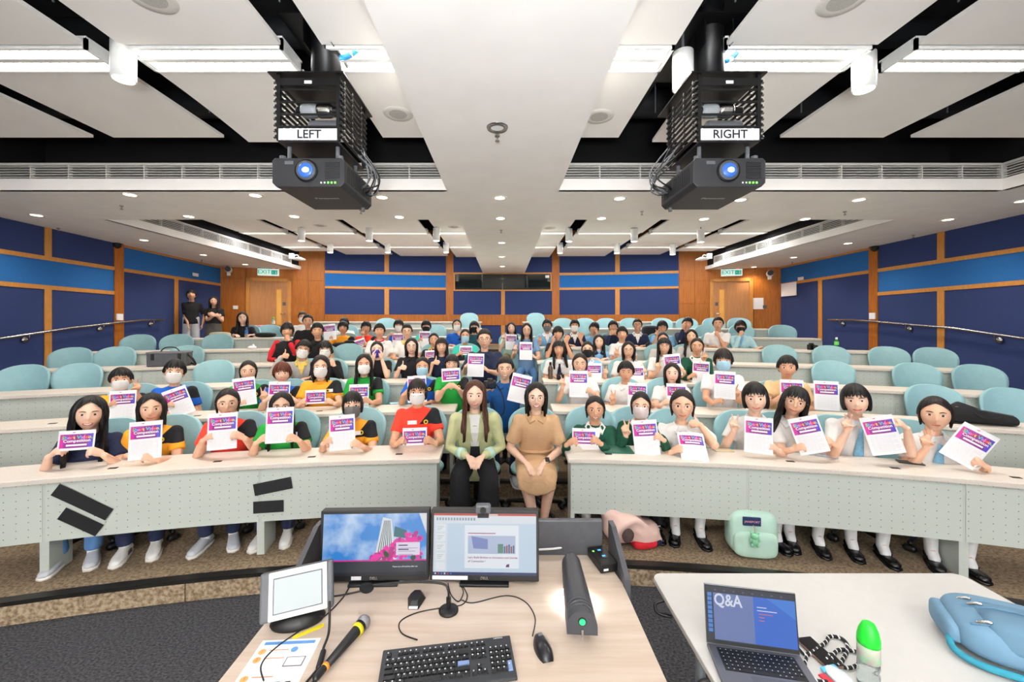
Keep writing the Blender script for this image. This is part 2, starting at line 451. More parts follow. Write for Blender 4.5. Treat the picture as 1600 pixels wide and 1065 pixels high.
for k, (x0, x1, y0, y1) in enumerate(((OL-0.12, OL-0.06, -4.2, 12.2), (OR+0.16, OR+0.22, -4.2, 12.2), (OL, OR, B0+0.55, B0+0.6), (OL, OR, B1-0.6, B1-0.55))):
    MB().box(x0, x1, y0, y1, ZS+0.09, 4.97).build('void_lining', M_void, soff)
def grille(name, p0, p1, label):
    """fascia with a linear air grille from p0 to p1 (plan), looking to the left of that direction"""
    p0, p1 = Vector(p0), Vector(p1); L = (p1-p0).length; d = (p1-p0)/L
    M = Matrix.Translation((p0.x, p0.y, ZS)) @ Matrix.Rotation(math.atan2(d.y, d.x), 4, 'Z')
    g = thing(name, label, 'grille'); g.matrix_world = M
    MB().box(0, L, 0, 0.06, 0, 0.135).build('fascia', M_white, g)
    MB().box(0, L, 0.005, 0.06, 0.295, 0.325).build('top_rail', M_grille, g)
    MB().box(0, L, 0.055, 0.065, 0.135, 0.295).build('backing', M_void, g)
    for k in range(5):
        z = 0.152 + k*0.031
        MB().box(0, L, 0.01, 0.045, z, z+0.010).build('slat', M_grille, g)
    n = max(2, int(L/0.45))
    for k in range(n+1):
        x = min(L-0.012, k*L/n); MB().box(x, x+0.012, 0.004, 0.05, 0.135, 0.295).build('mullion', M_grille, g)
    return g
grille('air_grille', (OL, B0-0.01), (S0, B0-0.01), 'long white air grille over the front left desks, left of the centre soffit')
grille('air_grille', (S1, B0-0.01), (OR, B0-0.01), 'long white air grille over the front right desks, right of the centre soffit')
grille('air_grille', (OR, B0), (OR+0.02, 0.5), 'white air grille turning toward the camera at the top right edge')
grille('air_grille', (OL+0.01, B1), (OL-0.02, 11.5), 'receding white air grille above the left exit door')
grille('air_grille', (OR+0.09, 11.5), (OR+0.06, B1), 'receding white air grille above the right exit door')

def strip_panel(x0, x1, y0, y1, label, sag=0.0, z=ZP):
    n = 8; vs = []; fs = []
    for i in range(n+1):
        y = y0 + (y1-y0)*i/n; dz = -sag*(i/n)**2
        vs += [(x0,y,z+dz),(x1,y,z+dz),(x1,y,z+dz+0.03),(x0,y,z+dz+0.03)]
    for i in range(n):
        b = 4*i; fs += [(b,b+4,b+5,b+1),(b+1,b+5,b+6,b+2),(b+2,b+6,b+7,b+3),(b+3,b+7,b+4,b)]
    fs += [(0,1,2,3),(4*n+3,4*n+2,4*n+1,4*n)]
    o = MB().add(vs, fs).build('ceiling_panel', M_panelw)
    return tag(o, label, 'ceiling panel', 'white ceiling panels')
FIX = []
def tube_light(x0, x1, y0, y1, label, power=None, z=ZP-0.005):
    t = thing('ceiling_light', label, 'ceiling light', ((x0+x1)/2, (y0+y1)/2, z), 0, 'fluorescent ceiling lights')
    a, b = (x1-x0)/2, (y1-y0)/2
    MB().box(-a, a, -b, -b+0.02, -0.01, 0.07).box(-a, a, b-0.02, b, -0.01, 0.07).box(-a, -a+0.02, -b, b, -0.01, 0.07).box(a-0.02, a, -b, b, -0.01, 0.07).build('frame', M_brightw, t)
    MB().box(-a+0.02, a-0.02, -0.02, 0.02, -0.006, 0.05).build('spine', M_brightw, t)
    MB().box(-a, a, -b, b, 0.07, 0.085).build('housing', M_brightw, t)
    for s in (-1, 1):
        MB().box(-a+0.025, a-0.025, s*b*0.52-b*0.30, s*b*0.52+b*0.30, 0.045, 0.06).build('tube', M_lampw, t)
        lv = MB(); n = max(6, int(2*a/0.07))
        for k in range(n):
            x = -a+0.03 + (2*a-0.06)*k/(n-1); lv.box(x-0.004, x+0.004, s*b*0.52-b*0.36, s*b*0.52+b*0.36, 0.0, 0.04)
        tag(lv.build('louvre', M_brightw, t), kind='stuff')
    area_light('lamp', (0, 0, -0.02), 2*a-0.06, 2*b-0.06, P_TUBE if power is None else power, (1.0, 0.975, 0.95), t)
    FIX.append(t)
STL = [(-1.33, -0.70), (-2.80, -1.63), (-4.28, -3.07), (-5.72, -4.5)]
STR = [(0.66, 1.25), (1.62, 2.72), (3.02, 4.15), (4.45, 5.75)]
NM = ['next to the centre soffit', 'second out from the centre', 'third out from the centre', 'nearest the side wall']
for side, st in (('left', STL), ('right', STR)):
    for k, (x0, x1) in enumerate(st):
        strip_panel(x0, x1, -0.9, 2.90, 'white ceiling panel at the top of the picture, %s side, %s' % (side, NM[k]))
        strip_panel(x0, x1, 3.23, 4.36, 'white ceiling panel before the front grille, %s side, %s' % (side, NM[k]), 0.05 if k == 1 else 0.0)
        tube_light(x0, x1, 2.92, 3.21, 'twin tube ceiling light near the projectors, %s side, %s' % (side, NM[k]), P_TUBE*(x1-x0)/1.15)
        if k > 0:
            tube_light(x0, x1, -1.22, -0.93, 'twin tube ceiling light above the stage, %s side, %s' % (side, NM[k]), P_TUBE*0.95)
            strip_panel(x0, x1, -4.0, -1.24, 'white ceiling panel above the stage, %s side, %s' % (side, NM[k]))
BKL = [(-1.52, -0.72), (-3.22, -1.74), (-4.80, -3.40), (-6.05, -4.98)]
BKR = [(0.68, 1.42), (1.66, 3.12), (3.32, 4.72), (4.92, 6.0)]
for side, st in (('left', BKL), ('right', BKR)):
    for k, (x0, x1) in enumerate(st):
        e = -9.65 + math.sqrt(22.3**2 - max(abs(x0), abs(x1))**2) - 0.05 - (0.25 if k == 3 else 0)
        for j, (y0, y1) in enumerate(((6.3, 9.02), (9.22, 10.72), (10.92, e))):
            strip_panel(x0, x1, y0, y1, 'white ceiling panel over the %s rows, %s side, %s' % (('middle', 'upper', 'last')[j], side, NM[k]), 0.03 if (k == 1 and j == 0) else 0.0, ZP+0.03)
        for j, y0 in enumerate((9.03, 10.73)):
            tube_light(x0+0.02, x1-0.02, y0, y0+0.18, 'slim ceiling light over the %s rows, %s side, %s' % (('upper', 'last')[j], side, NM[k]), P_TUBE*1.5*(x1-x0)/1.7, ZP+0.02)
# ducts and hangers in the void
for k, (y, z, r) in enumerate(((4.55, 4.55, 0.16), (3.55, 4.62, 0.12), (7.2, 4.6, 0.2))):
    tag(MB().tube([(-7.0, y, z), (7.0, y, z)], r, 14).build('ceiling_duct', M_duct, smooth=True),
        ('fat black air duct in the void behind the front panels', 'slim black pipe in the ceiling void over the projectors', 'black air duct in the ceiling void over the middle rows')[k], 'duct')
for k, x in enumerate((-4.39, -2.93, -1.48, 1.44, 2.87, 4.30)):
    tag(MB().box(x-0.05, x+0.05, -0.5, 4.6, 4.40, 4.52).build('ceiling_beam', M_duct), 'black steel channel in the ceiling gap, %s of six from the left' % ('first','second','third','fourth','fifth','last')[k], 'beam')
    for j, y in enumerate((1.2, 2.55, 3.9)):
        tag(MB().cyl((x+0.04, y), 0.006, 4.1, 4.41, 8).build('hanger_rod', M_grey), 'thin steel hanger rod, %s along the %s ceiling gap from the left' % (('nearest','middle','farthest')[j], ('first','second','third','fourth','fifth','last')[k]), 'rod', 'hanger rods')

# downlights in the soffit
DL = [(203,304),(57,336),(399,305),(295,338),(225,375),(318,398),(383,413),(460,338),(597,308),(624,339),(781,309),(782,341),(784,379),(784,401),(785,416),
      (968,310),(940,341),(1157,312),(1100,342),(1342,312),(1258,342),(1325,380),(1240,402),(1178,417),(1481,343),(1597,314)]
PLACE = ['in the front left of the cross soffit','at the far left edge of the picture','left of the left projector','behind the left projector row, left','on the left side soffit','on the left side soffit, further back','over the left exit door',
 'behind the left projector','right of the left projector','left of the centre soffit, rear row','first in the centre soffit row','second in the centre soffit row','third in the centre soffit row','fourth in the centre soffit row','last in the centre soffit row by the window',
 'left of the right projector','right of the centre soffit, rear row','under the right projector','behind the right projector','right of the right projector','at the rear right of the cross soffit','on the right side soffit','on the right side soffit, further back','over the right exit door','by the right wall','at the far right edge of the picture']
ring_me = MB().lathe((0,0,0), [(0.062,-0.002),(0.066,-0.006),(0.088,-0.006),(0.094,0.0)], 24, caps=False).mesh('ring', M_brightw, True)
glow_me = MB().cyl((0,0), 0.064, -0.003, 0.0, 24).mesh('bulb', M_lampd)
for (x, y), w in zip(DL, PLACE):
    p = at_z(x, y, ZS-0.001)
    t = thing('downlight', 'round recessed downlight ' + w, 'downlight', p, 0, 'soffit downlights')
    link('trim_ring', ring_me, t); link('bulb', glow_me, t)
    if p.y < 12.5:
        d = bpy.data.lights.new('lamp', 'SPOT'); d.energy = P_DOWN*4; d.spot_size = 2.2; d.spot_blend = 0.8; d.color = (1.0, 0.86, 0.68); d.shadow_soft_size = 0.06
        o = bpy.data.objects.new('lamp', d); COL.objects.link(o); o.parent = t; o.location = (0, 0, -0.03)
p = at_z(777, 199, ZS)
t = thing('downlight', 'large chrome downlight in the centre soffit near the camera', 'downlight', p, 0, 'soffit downlights')
MB().lathe((0,0,0), [(0.05,-0.002),(0.055,-0.010),(0.082,-0.012),(0.088,0.0)], 28, caps=False).build('trim_ring', M_chrome, t, True)
MB().cyl((0,0), 0.052, -0.004, 0.0, 24).build('bulb', M_brightw, t)
sp_me = MB().cyl((0,0), 0.022, -0.012, 0.0, 12).cyl((0,0), 0.008, -0.045, -0.012, 8).cyl((0,0), 0.018, -0.052, -0.045, 10).mesh('sprinkler', M_chrome)
for (x, y, w) in ((777,211,'in the centre soffit near the camera'),(190,321,'on the left of the cross soffit'),(91,356,'by the left wall'),(783,359,'in the middle of the centre soffit'),(1003,330,'beside the right projector'),(1320,330,'on the right of the cross soffit'),(1427,367,'by the right wall'),(315,406,'on the rear left side soffit'),(1238,409,'on the rear right side soffit'),(564,328,'just behind the left projector')):
    tag(link('sprinkler', sp_me, loc=at_z(x, y, ZS)), 'small metal fire sprinkler ' + w, 'sprinkler', 'sprinklers')
# ceiling loudspeakers
for (x, y, h, w) in ((622,178,2.02,'left of the centre soffit'),(936,182,2.02,'right of the centre soffit'),(235,-5,2.02,'at the top left of the picture'),(1318,0,2.02,'at the top right of the picture'),(500,352,2.05,'over the upper left rows'),(710,354,2.05,'over the upper rows left of centre'),(858,356,2.05,'over the upper rows right of centre')):
    p = at_z(x, y, EYE+h)
    t = thing('ceiling_speaker', 'round flush ceiling loudspeaker ' + w, 'loudspeaker', (p.x, p.y, p.z), 0, 'ceiling loudspeakers')
    MB().lathe((0,0,0), [(0.10,-0.006),(0.155,-0.008),(0.165,0.0)], 28, caps=False).build('rim', mat('speaker_rim','d9d6ce',0.6,noise=0.03), t, True)
    MB().cyl((0,0), 0.105, -0.005, 0.0, 28).build('mesh_cover', mat('speaker_mesh','b9b6ae',0.8,noise=0.2,nscale=120), t)
    t.scale = (0.86, 0.86, 1)
# hanging cylinder spots
CY_SP = [(193,95,2.95,'beside the left projector'),(1067,110,3.0,'left of the right projector'),(1350,112,3.05,'right of the right projector'),
 (471,366,8.6,'over the upper left rows, outermost'),(577,366,8.6,'over the upper left rows, middle'),(682,366,8.6,'over the upper left rows, innermost'),
 (516,386,10.4,'at the rear left, outermost'),(606,386,10.4,'at the rear left, middle'),(697,386,10.4,'at the rear left, innermost'),
 (889,367,8.6,'over the upper right rows, innermost'),(991,367,8.6,'over the upper right rows, middle'),(1095,368,8.6,'over the upper right rows, outermost'),
 (875,387,10.4,'at the rear right, innermost'),(964,387,10.4,'at the rear right, middle'),(1051,389,10.4,'at the rear right, outermost')]
for (x, y, Y, w) in CY_SP:
    p = at_y(x, y, Y)
    t = thing('cylinder_spotlight', 'white hanging cylinder spotlight ' + w, 'spotlight', (p.x, p.y, p.z-0.14), 0, 'hanging cylinder spotlights')
    MB().lathe((0,0,0), [(0.062,0.0),(0.075,0.0),(0.075,0.27),(0.062,0.275)], 24).build('can', M_brightw, t, True)
    MB().cyl((0,0), 0.064, -0.002, 0.01, 24).build('bulb', M_lampd, t)
    MB().cyl((0,0), 0.01, 0.27, 0.62, 8).build('stem', M_grey, t)
    d = bpy.data.lights.new('lamp', 'SPOT'); d.energy = P_SPOT*4; d.spot_size = 1.7; d.spot_blend = 0.8; d.color = (1.0, 0.88, 0.72); d.shadow_soft_size = 0.06
    o = bpy.data.objects.new('lamp', d); COL.objects.link(o); o.parent = t; o.location = (0, 0, -0.03)

# ================================================================ PROJECTORS
def projector(xc, sgn, word):
    side = word.lower()
    Yf = 2.74
    hang = thing('projector_mount', 'black ceiling mount cage with a %s sign above the %s projector' % (word, side), 'projector mount', (xc, Yf, 0))
    zt, zb = EYE+1.66, EYE+1.25
    MB().cyl((0, 0.28), 0.105, zt+0.05, 4.98, 28).build('pole', M_blackm, hang, True)
    MB().box(-0.26, 0.24, 0.08, 0.9, EYE+2.19, EYE+2.20).build('ceiling_plate', M_blackm, hang)
    for a in (-0.1, 0.1): MB().box(a-0.004, a+0.004, 0.13, 0.43, EYE+2.02, EYE+2.19).build('gusset', M_blackm, hang)
    MB().box(-0.27, 0.25, -0.02, 0.58, zt+0.045, zt+0.055).build('upper_plate', M_blackm, hang)
    MB().box(-0.21, 0.21, 0.0, 0.012, zt-0.03, zt+0.02).build('header_bar', M_blackm, hang)
    MB().box(-0.025, 0.025, -0.004, 0.0, zt-0.02, zt).build('label_plate', M_paper, hang)
    for (x, y) in ((-0.205, 0.01), (0.205, 0.01), (-0.205, 0.5), (0.205, 0.5)):
        MB().box(x-0.012, x+0.012, y-0.012, y+0.012, zb, zt+0.045).build('upright', M_blackm, hang)
    for k in range(4):
        z = zb+0.09 + k*0.085
        MB().box(-0.205, 0.205, 0.0, 0.010, z, z+0.012).build('front_bar', M_blackm, hang)
    for k in range(10):
        z = zb+0.03 + k*0.042
        for s in (-1, 1):
            MB().tube([(s*0.222, 0.0, z), (s*0.222, 0.5, z)], 0.010, 8).build('side_bar', M_blackm, hang, True)
            for yy in (0.02, 0.16, 0.34): MB().cyl((0,0), 0.010, 0, 0.016, 10).build('bolt', M_chrome, hang).matrix_local = Matrix.Translation((s*0.230, yy, z)) @ Matrix.Rotation(s*PI/2, 4, 'Y')
    for x in (-0.06, 0.05):
        MB().tube([(x-0.03, 0.15, zb+0.28), (x+0.03, 0.15, zb+0.28)], 0.05, 16).build('motor', M_chrome if x > 0 else mat('motor_grey','8d9296',0.4,noise=0.1), hang, True)
    MB().tube([(-0.14, 0.15, zb+0.28), (0.16, 0.15, zb+0.28)], 0.03, 14).build('drive_shaft', M_blackm, hang, True)
    MB().tube([(-0.05, 0.18, zb+0.18), (0.16, 0.18, zb+0.18)], 0.045, 14).build('gearbox', M_grey, hang, True)
    MB().box(-0.205, 0.205, 0.0, 0.5, zb-0.012, zb).build('lower_plate', M_blackm, hang)
    for (x, y) in ((-0.17, 0.08), (0.17, 0.08), (-0.17, 0.42), (0.17, 0.42)): MB().cyl((x, y), 0.014, zb-0.14, zb-0.01, 10).build('hanging_bolt', M_grey, hang)
    s = MB().box(-0.2, 0.2, -0.008, -0.002, zb, zb+0.078).build('sign_plate', mat('sign_white','f0eef4',0.5,noise=0.02), hang)
    text_obj('lettering', word, 0.082, M_text, s, Matrix.Translation((0.01 if sgn < 0 else 0, -0.0095, zb+0.037)) @ Matrix.Rotation(PI/2, 4, 'X'))
    for k in range(7):
        r = random.Random(k*3+len(word)); x = -sgn*0.2
        pts = smooth_path([(x, 0.3+0.03*k, zb+0.2*r.random()), (-sgn*(0.3+0.08*r.random()), 0.3+0.2*r.random(), zb-0.05-0.1*r.random()), (-sgn*(0.24+0.1*r.random()), 0.3+0.2*r.random(), zb-0.22), (-sgn*0.2, 0.5, zb-0.2)])
        MB().tube(pts, 0.006, 6).build('cable', M_blackm if k % 2 else M_grey, hang, True)
    pr = thing('projector', 'black ceiling projector with glowing lens under the %s sign' % word, 'projector', (xc, Yf, EYE+0.93))
    w, h, dd = 0.5, 0.2, 0.56
    prof = [(-w/2, 0.03), (-w/2+0.03, 0.0), (w/2-0.03, 0.0), (w/2, 0.03), (w/2, h-0.02), (w/2-0.02, h), (-w/2+0.02, h), (-w/2, h-0.02)]
    mb = MB(); n = len(prof)
    mb.add([(x, y, z) for y in (0.0, dd) for (x, z) in prof], [tuple(range(n)), tuple(range(2*n-1, n-1, -1))] + [(i, n+i, n+(i+1)%n, (i+1)%n) for i in range(n)])
    mb.build('housing', mat('projector_black','232428',0.5,noise=0.1,nscale=10), pr, bevel=0.006)
    RX = Matrix.Rotation(PI/2, 4, 'X')
    lx = 0.0
    for nm, r0, z0, m in (('lens_ring', 0.078, 0.012, M_black), ('lens_barrel', 0.066, 0.018, M_grey)):
        MB().cyl((0,0), r0, 0, z0, 28).build(nm, m, pr, True).matrix_local = Matrix.Translation((lx-0.01, 0, 0.11)) @ RX
    MB().ell((0,0,0), (0.052,0.052,0.012), 22, 10).build('lens', mat('lens_glow','2c559c',0.1,emit=0.6), pr, True).matrix_local = Matrix.Translation((lx-0.01, -0.018, 0.11)) @ RX
    MB().ell((0,0,0), (0.024,0.018,0.012), 18, 8).build('lamp_core', mat('lens_core','e6f0ff',0.1,emit=8.0), pr, True).matrix_local = Matrix.Translation((lx-0.005, -0.026, 0.108)) @ RX
    for k in range(9): MB().box(0.115, 0.215, -0.004, 0.001, 0.06+k*0.013, 0.067+k*0.013).build('vent_slot', M_black, pr)
    for k in range(5): MB().box(0.085+k*0.024, 0.095+k*0.024, -0.004, 0.001, 0.024, 0.034).build('status_light', mat('led_green','6dff4a',0.4,emit=3.0) if k > 1 else M_brightw, pr)
    MB().box(-0.16, -0.10, -0.003, 0.001, 0.155, 0.178).build('name_plate', M_grey, pr)
    for k in range(14): 
        y = 0.06+k*0.033
        MB().box(-sgn*w/2-0.003, -sgn*w/2+0.003, y, y+0.018, 0.05, 0.16).build('side_vent', M_black, pr)
    b = text_obj('brand_lettering', 'Panasonic', 0.045, mat('logo_grey','b9bbc0',0.4,noise=0.02), pr, Matrix.Translation((0.02, 0.25, -0.002)) @ Matrix.Rotation(PI, 4, 'X'))
    for (x, y) in ((-0.2, 0.05), (0.2, 0.05)): MB().cyl((x, y), 0.022, h, h+0.03, 12).build('mount_foot', M_grey, pr)
    MB().cyl((sgn*-0.2, 0.5), 0.015, -0.03, 0.0, 10).build('foot', M_grey, pr)
    return pr
projector(-1.35, -1, 'LEFT')
projector(1.55, 1, 'RIGHT')
for (pts, w) in (([(-1.27,3.02,4.05),(-1.18,3.03,4.08),(-1.05,3.05,4.2)], 'left'), ([(1.68,3.0,4.02),(1.78,3.05,4.12),(1.80,3.1,4.3)], 'right')):
    tag(MB().tube(smooth_path(pts), 0.02, 8).build('cable_bundle', mat('cable_blue','2f8fd0',0.5,noise=0.1), smooth=True), 'bright blue cable bundle beside the %s projector pole' % w, 'cable')

# ================================================================ DOORS, SIGNS, WALL FITTINGS
def wall_frame(x, y, R, face=None):
    p = at_r(x, y, R); a = math.atan2(p.x, p.y-CEN)
    return Matrix.Translation(p) @ Matrix.Rotation(-a, 4, 'Z')
def door(n, x0, x1, hinge):
    side = 'left' if n == 1 else 'right'
    R = R_WALL-0.02; a0, a1 = ang(x0, R), ang(x1, R); am = (a0+a1)/2; W = R*(a1-a0)
    d = thing('door_%d' % n, 'light timber exit door with a narrow window at the rear %s' % side, 'door', pol(R, am, FL(8)), -am)
    del d['category']; d['kind'] = 'structure'
    H = EYE+1.29-FL(8); fw = 0.09
    MB().box(-W/2, -W/2+fw, -0.05, 0.05, 0, H).build('jamb', M_trim, d); MB().box(W/2-fw, W/2, -0.05, 0.05, 0, H).build('jamb', M_trim, d)
    MB().box(-W/2, W/2, -0.05, 0.05, H-fw, H).build('head', M_trim, d)
    lf = MB().box(-W/2+fw, W/2-fw, -0.02, 0.03, 0.01, H-fw).build('leaf', M_door, d)
    s = -1 if hinge == 'right' else 1
    vx = s*(W/2-0.32)
    MB().box(vx-0.085, vx+0.085, -0.03, -0.018, 0.62, H-0.30).build('window_frame', M_trim, lf)
    MB().box(vx-0.06, vx+0.06, -0.034, -0.028, 0.65, H-0.33).build('vision_panel', mat('lit_glass','d9a04a',0.1,noise=0.15,nscale=2,emit=0.15), lf)
    MB().box(vx+s*0.14-0.04, vx+s*0.14+0.04, -0.028, -0.018, 1.22, 1.32).build('lock_plate', M_grey, lf)
    MB().tube([(vx+s*0.17, -0.02, 0.98), (vx+s*0.17, -0.07, 0.98), (vx+s*0.05, -0.07, 0.98)], 0.012, 8).build('handle', M_chrome, lf, True)
    e = thing('exit_sign', 'lit green and white EXIT sign above the rear %s door' % side, 'sign', pol(R-0.10, am, EYE+1.36), -am)
    MB().box(-0.27, 0.27, -0.03, 0.06, 0, 0.21).build('light_box', mat('exit_face','dff5ee',0.4,emit=0.55,noise=0.02), e)
    MB().box(-0.27, 0.27, -0.034, 0.06, 0.195, 0.215).build('top_edge', M_grey, e)
    MB().box(0.12, 0.18, -0.036, -0.03, 0.20, 0.212).build('indicator', mat('led_red','ff3020',0.4,emit=2.0), e)
    MG = mat('exit_green','12a58c',0.5,emit=0.5,noise=0.02)
    text_obj('lettering', 'EXIT', 0.165, MG, e, Matrix.Translation((-0.10, -0.032, 0.098)) @ Matrix.Rotation(PI/2, 4, 'X'))
    MB().box(0.08, 0.245, -0.033, -0.03, 0.03, 0.16).build('pictogram_field', MG, e)
    MB().add([(0.10,-0.0345,0.12),(0.125,-0.0345,0.075),(0.15,-0.0345,0.12),(0.125,-0.0345,0.10)], [(0,1,2,3)]).build('arrow', M_brightw, e)
    MB().cyl((0,0), 0.014, 0, 0.002, 10).build('pictogram_head', M_brightw, e).matrix_local = Matrix.Translation((0.20, -0.033, 0.135)) @ Matrix.Rotation(PI/2, 4, 'X')
    MB().box(0.185, 0.215, -0.0345, -0.033, 0.045, 0.118).build('pictogram_body', M_brightw, e)
    MB().box(-0.01, 0.01, -0.0, 0.08, 0.21, 0.24).build('bracket', M_grey, e)
door(1, 385, 455, 'left')
door(2, 1109, 1176, 'right')
def fitting(name, x, y, R, w, h, m, label, cat, dep=0.02):
    M = wall_frame(x, y, R); o = MB().cbox((0,0,0), (w, dep, h)).build(name, m); o.matrix_world = M
    return tag(o, label, cat)
fitting('switch_plate', 368, 480, R_WALL-0.03, 0.12, 0.1, M_brightw, 'small white switch plate left of the left door', 'switch')
fitting('notice_sheet', 1184.5, 474, R_WALL-0.03, 0.27, 0.33, M_paper, 'white notice sheet pinned right of the right door', 'notice', 0.006)
fitting('switch_plate', 1195, 479, R_WALL-0.03, 0.1, 0.09, M_grey, 'small grey switch plate beside the notice sheet', 'switch')
def side_fit(x, y, sgn, w, h, m, name, label, cat, dep=0.02):
    Y = YL(x) if sgn < 0 else YR(x); p = at_y(x, y, Y)
    a = math.atan(0.094) if sgn < 0 else -math.atan(0.054)
    o = MB().cbox((0,0,0), (dep, w, h)).build(name, m); o.matrix_world = Matrix.Translation((p.x - sgn*(0.055+dep/2), p.y, p.z)) @ Matrix.Rotation(a, 4, 'Z')
    return tag(o, label, cat)
side_fit(182, 495, -1, 0.14, 0.13, M_paper, 'notice_card', 'small white notice card on the left wall post', 'notice')
side_fit(1368, 493.5, 1, 0.14, 0.13, M_paper, 'notice_card', 'small white notice card on the right wall post', 'notice')
side_fit(1236, 452, 1, 0.62, 0.36, M_paper, 'notice_board', 'white framed notice on the right wall near the corner', 'notice')
side_fit(301.5, 429, -1, 0.2, 0.08, M_brightw, 'wall_sensor', 'small white sensor on the left blue wall band', 'sensor')
side_fit(1255, 435, 1, 0.2, 0.08, M_brightw, 'wall_sensor', 'small white sensor on the right blue wall band', 'sensor')
# dome / box cameras
def bullet_cam(p, yaw, label, m):
    t = thing('security_camera', label, 'camera', p, yaw)
    MB().box(-0.04, 0.04, 0.02, 0.16, -0.16, -0.08).build('bracket', M_brightw, t)
    MB().tube([(0, 0.12, 0), (0, -0.1, 0)], 0.085, 16).build('housing', m, t, True)
    MB().cyl((0,0), 0.075, 0, 0.012, 18).build('lens_face', M_black, t).matrix_local = Matrix.Translation((0, -0.17, 0)) @ Matrix.Rotation(PI/2, 4, 'X')
bullet_cam(at_y(357, 421, 11.2), 0.5, 'white security camera with black face near the left exit sign', M_brightw)
bullet_cam(at_y(1203, 427, 11.2), -0.5, 'white security camera with black face near the right exit sign', M_brightw)
for sgn, x, y in ((-1, 182, 383), (1, 1368, 388)):
    Y = YL(x) if sgn < 0 else YR(x); p = at_y(x, y, Y)
    t = thing('dome_camera', 'black dome camera on the %s wall post under the ceiling' % ('left' if sgn < 0 else 'right'), 'camera', (p.x-sgn*0.06, p.y-0.05, p.z))
    MB().ell((0,0,0), (0.075,0.075,0.075), 18, 12).build('dome', M_black, t, True)
    MB().box(-0.05, 0.05, -0.04, 0.08, 0.02, 0.085).build('mount', M_black, t)
for x0, sgn in ((467, -1), (1097, 1)):
    p = at_y(x0, 404, 10.6)
    t = thing('wireless_antenna', 'white saucer shaped antenna on an arm by the %s grille end' % ('left' if sgn < 0 else 'right'), 'antenna', p)
    MB().lathe((0,0,-0.05), [(0.06,-0.0),(0.16,0.02),(0.16,0.04),(0.05,0.09)], 22).build('saucer', M_brightw, t, True)
    MB().tube(smooth_path([(0,0,0.03),(sgn*0.05,0,0.1),(sgn*0.35,0.3,0.1)]), 0.014, 8).build('arm', M_brightw, t, True)
    MB().cbox((sgn*0.36,0.32,0.12),(0.1,0.1,0.14)).build('wall_box', M_brightw, t)
# handrails
for sgn, xf, pts in ((-1, xl, [(-0.5,-0.42),(0,-0.23),(100,-0.10),(215,0.045),(247,0.05)]), (1, xr, [(2,-0.42),(1600,-0.22),(1500,-0.1),(1340,0.05),(1303,0.055)])):
    side = 'left' if sgn < 0 else 'right'
    P = []
    for k, (x, h) in enumerate(pts):
        Y = 4.4 if k == 0 else (YL(x) if sgn < 0 else YR(x)); P.append(Vector((xf(Y)-sgn*0.13, Y, EYE+h)))
    t = thing('handrail', 'brushed steel handrail sloping along the %s wall' % side, 'handrail')
    MB().tube(P, 0.022, 12).build('rail', M_chrome, t, True)
    for k in range(4):
        u = (0.2, 1.3, 2.4, 3.5)[k]; i = int(u); q = P[i].lerp(P[i+1], u-i)
        MB().tube([q, (q.x, q.y, q.z-0.09), (q.x+sgn*0.12, q.y, q.z-0.09)], 0.010, 8).build('bracket', M_chrome, t, True)
        MB().tube([(q.x+sgn*0.08, q.y, q.z-0.09), (q.x+sgn*0.095, q.y, q.z-0.09)], 0.05, 14).build('flange', M_chrome, t, True)

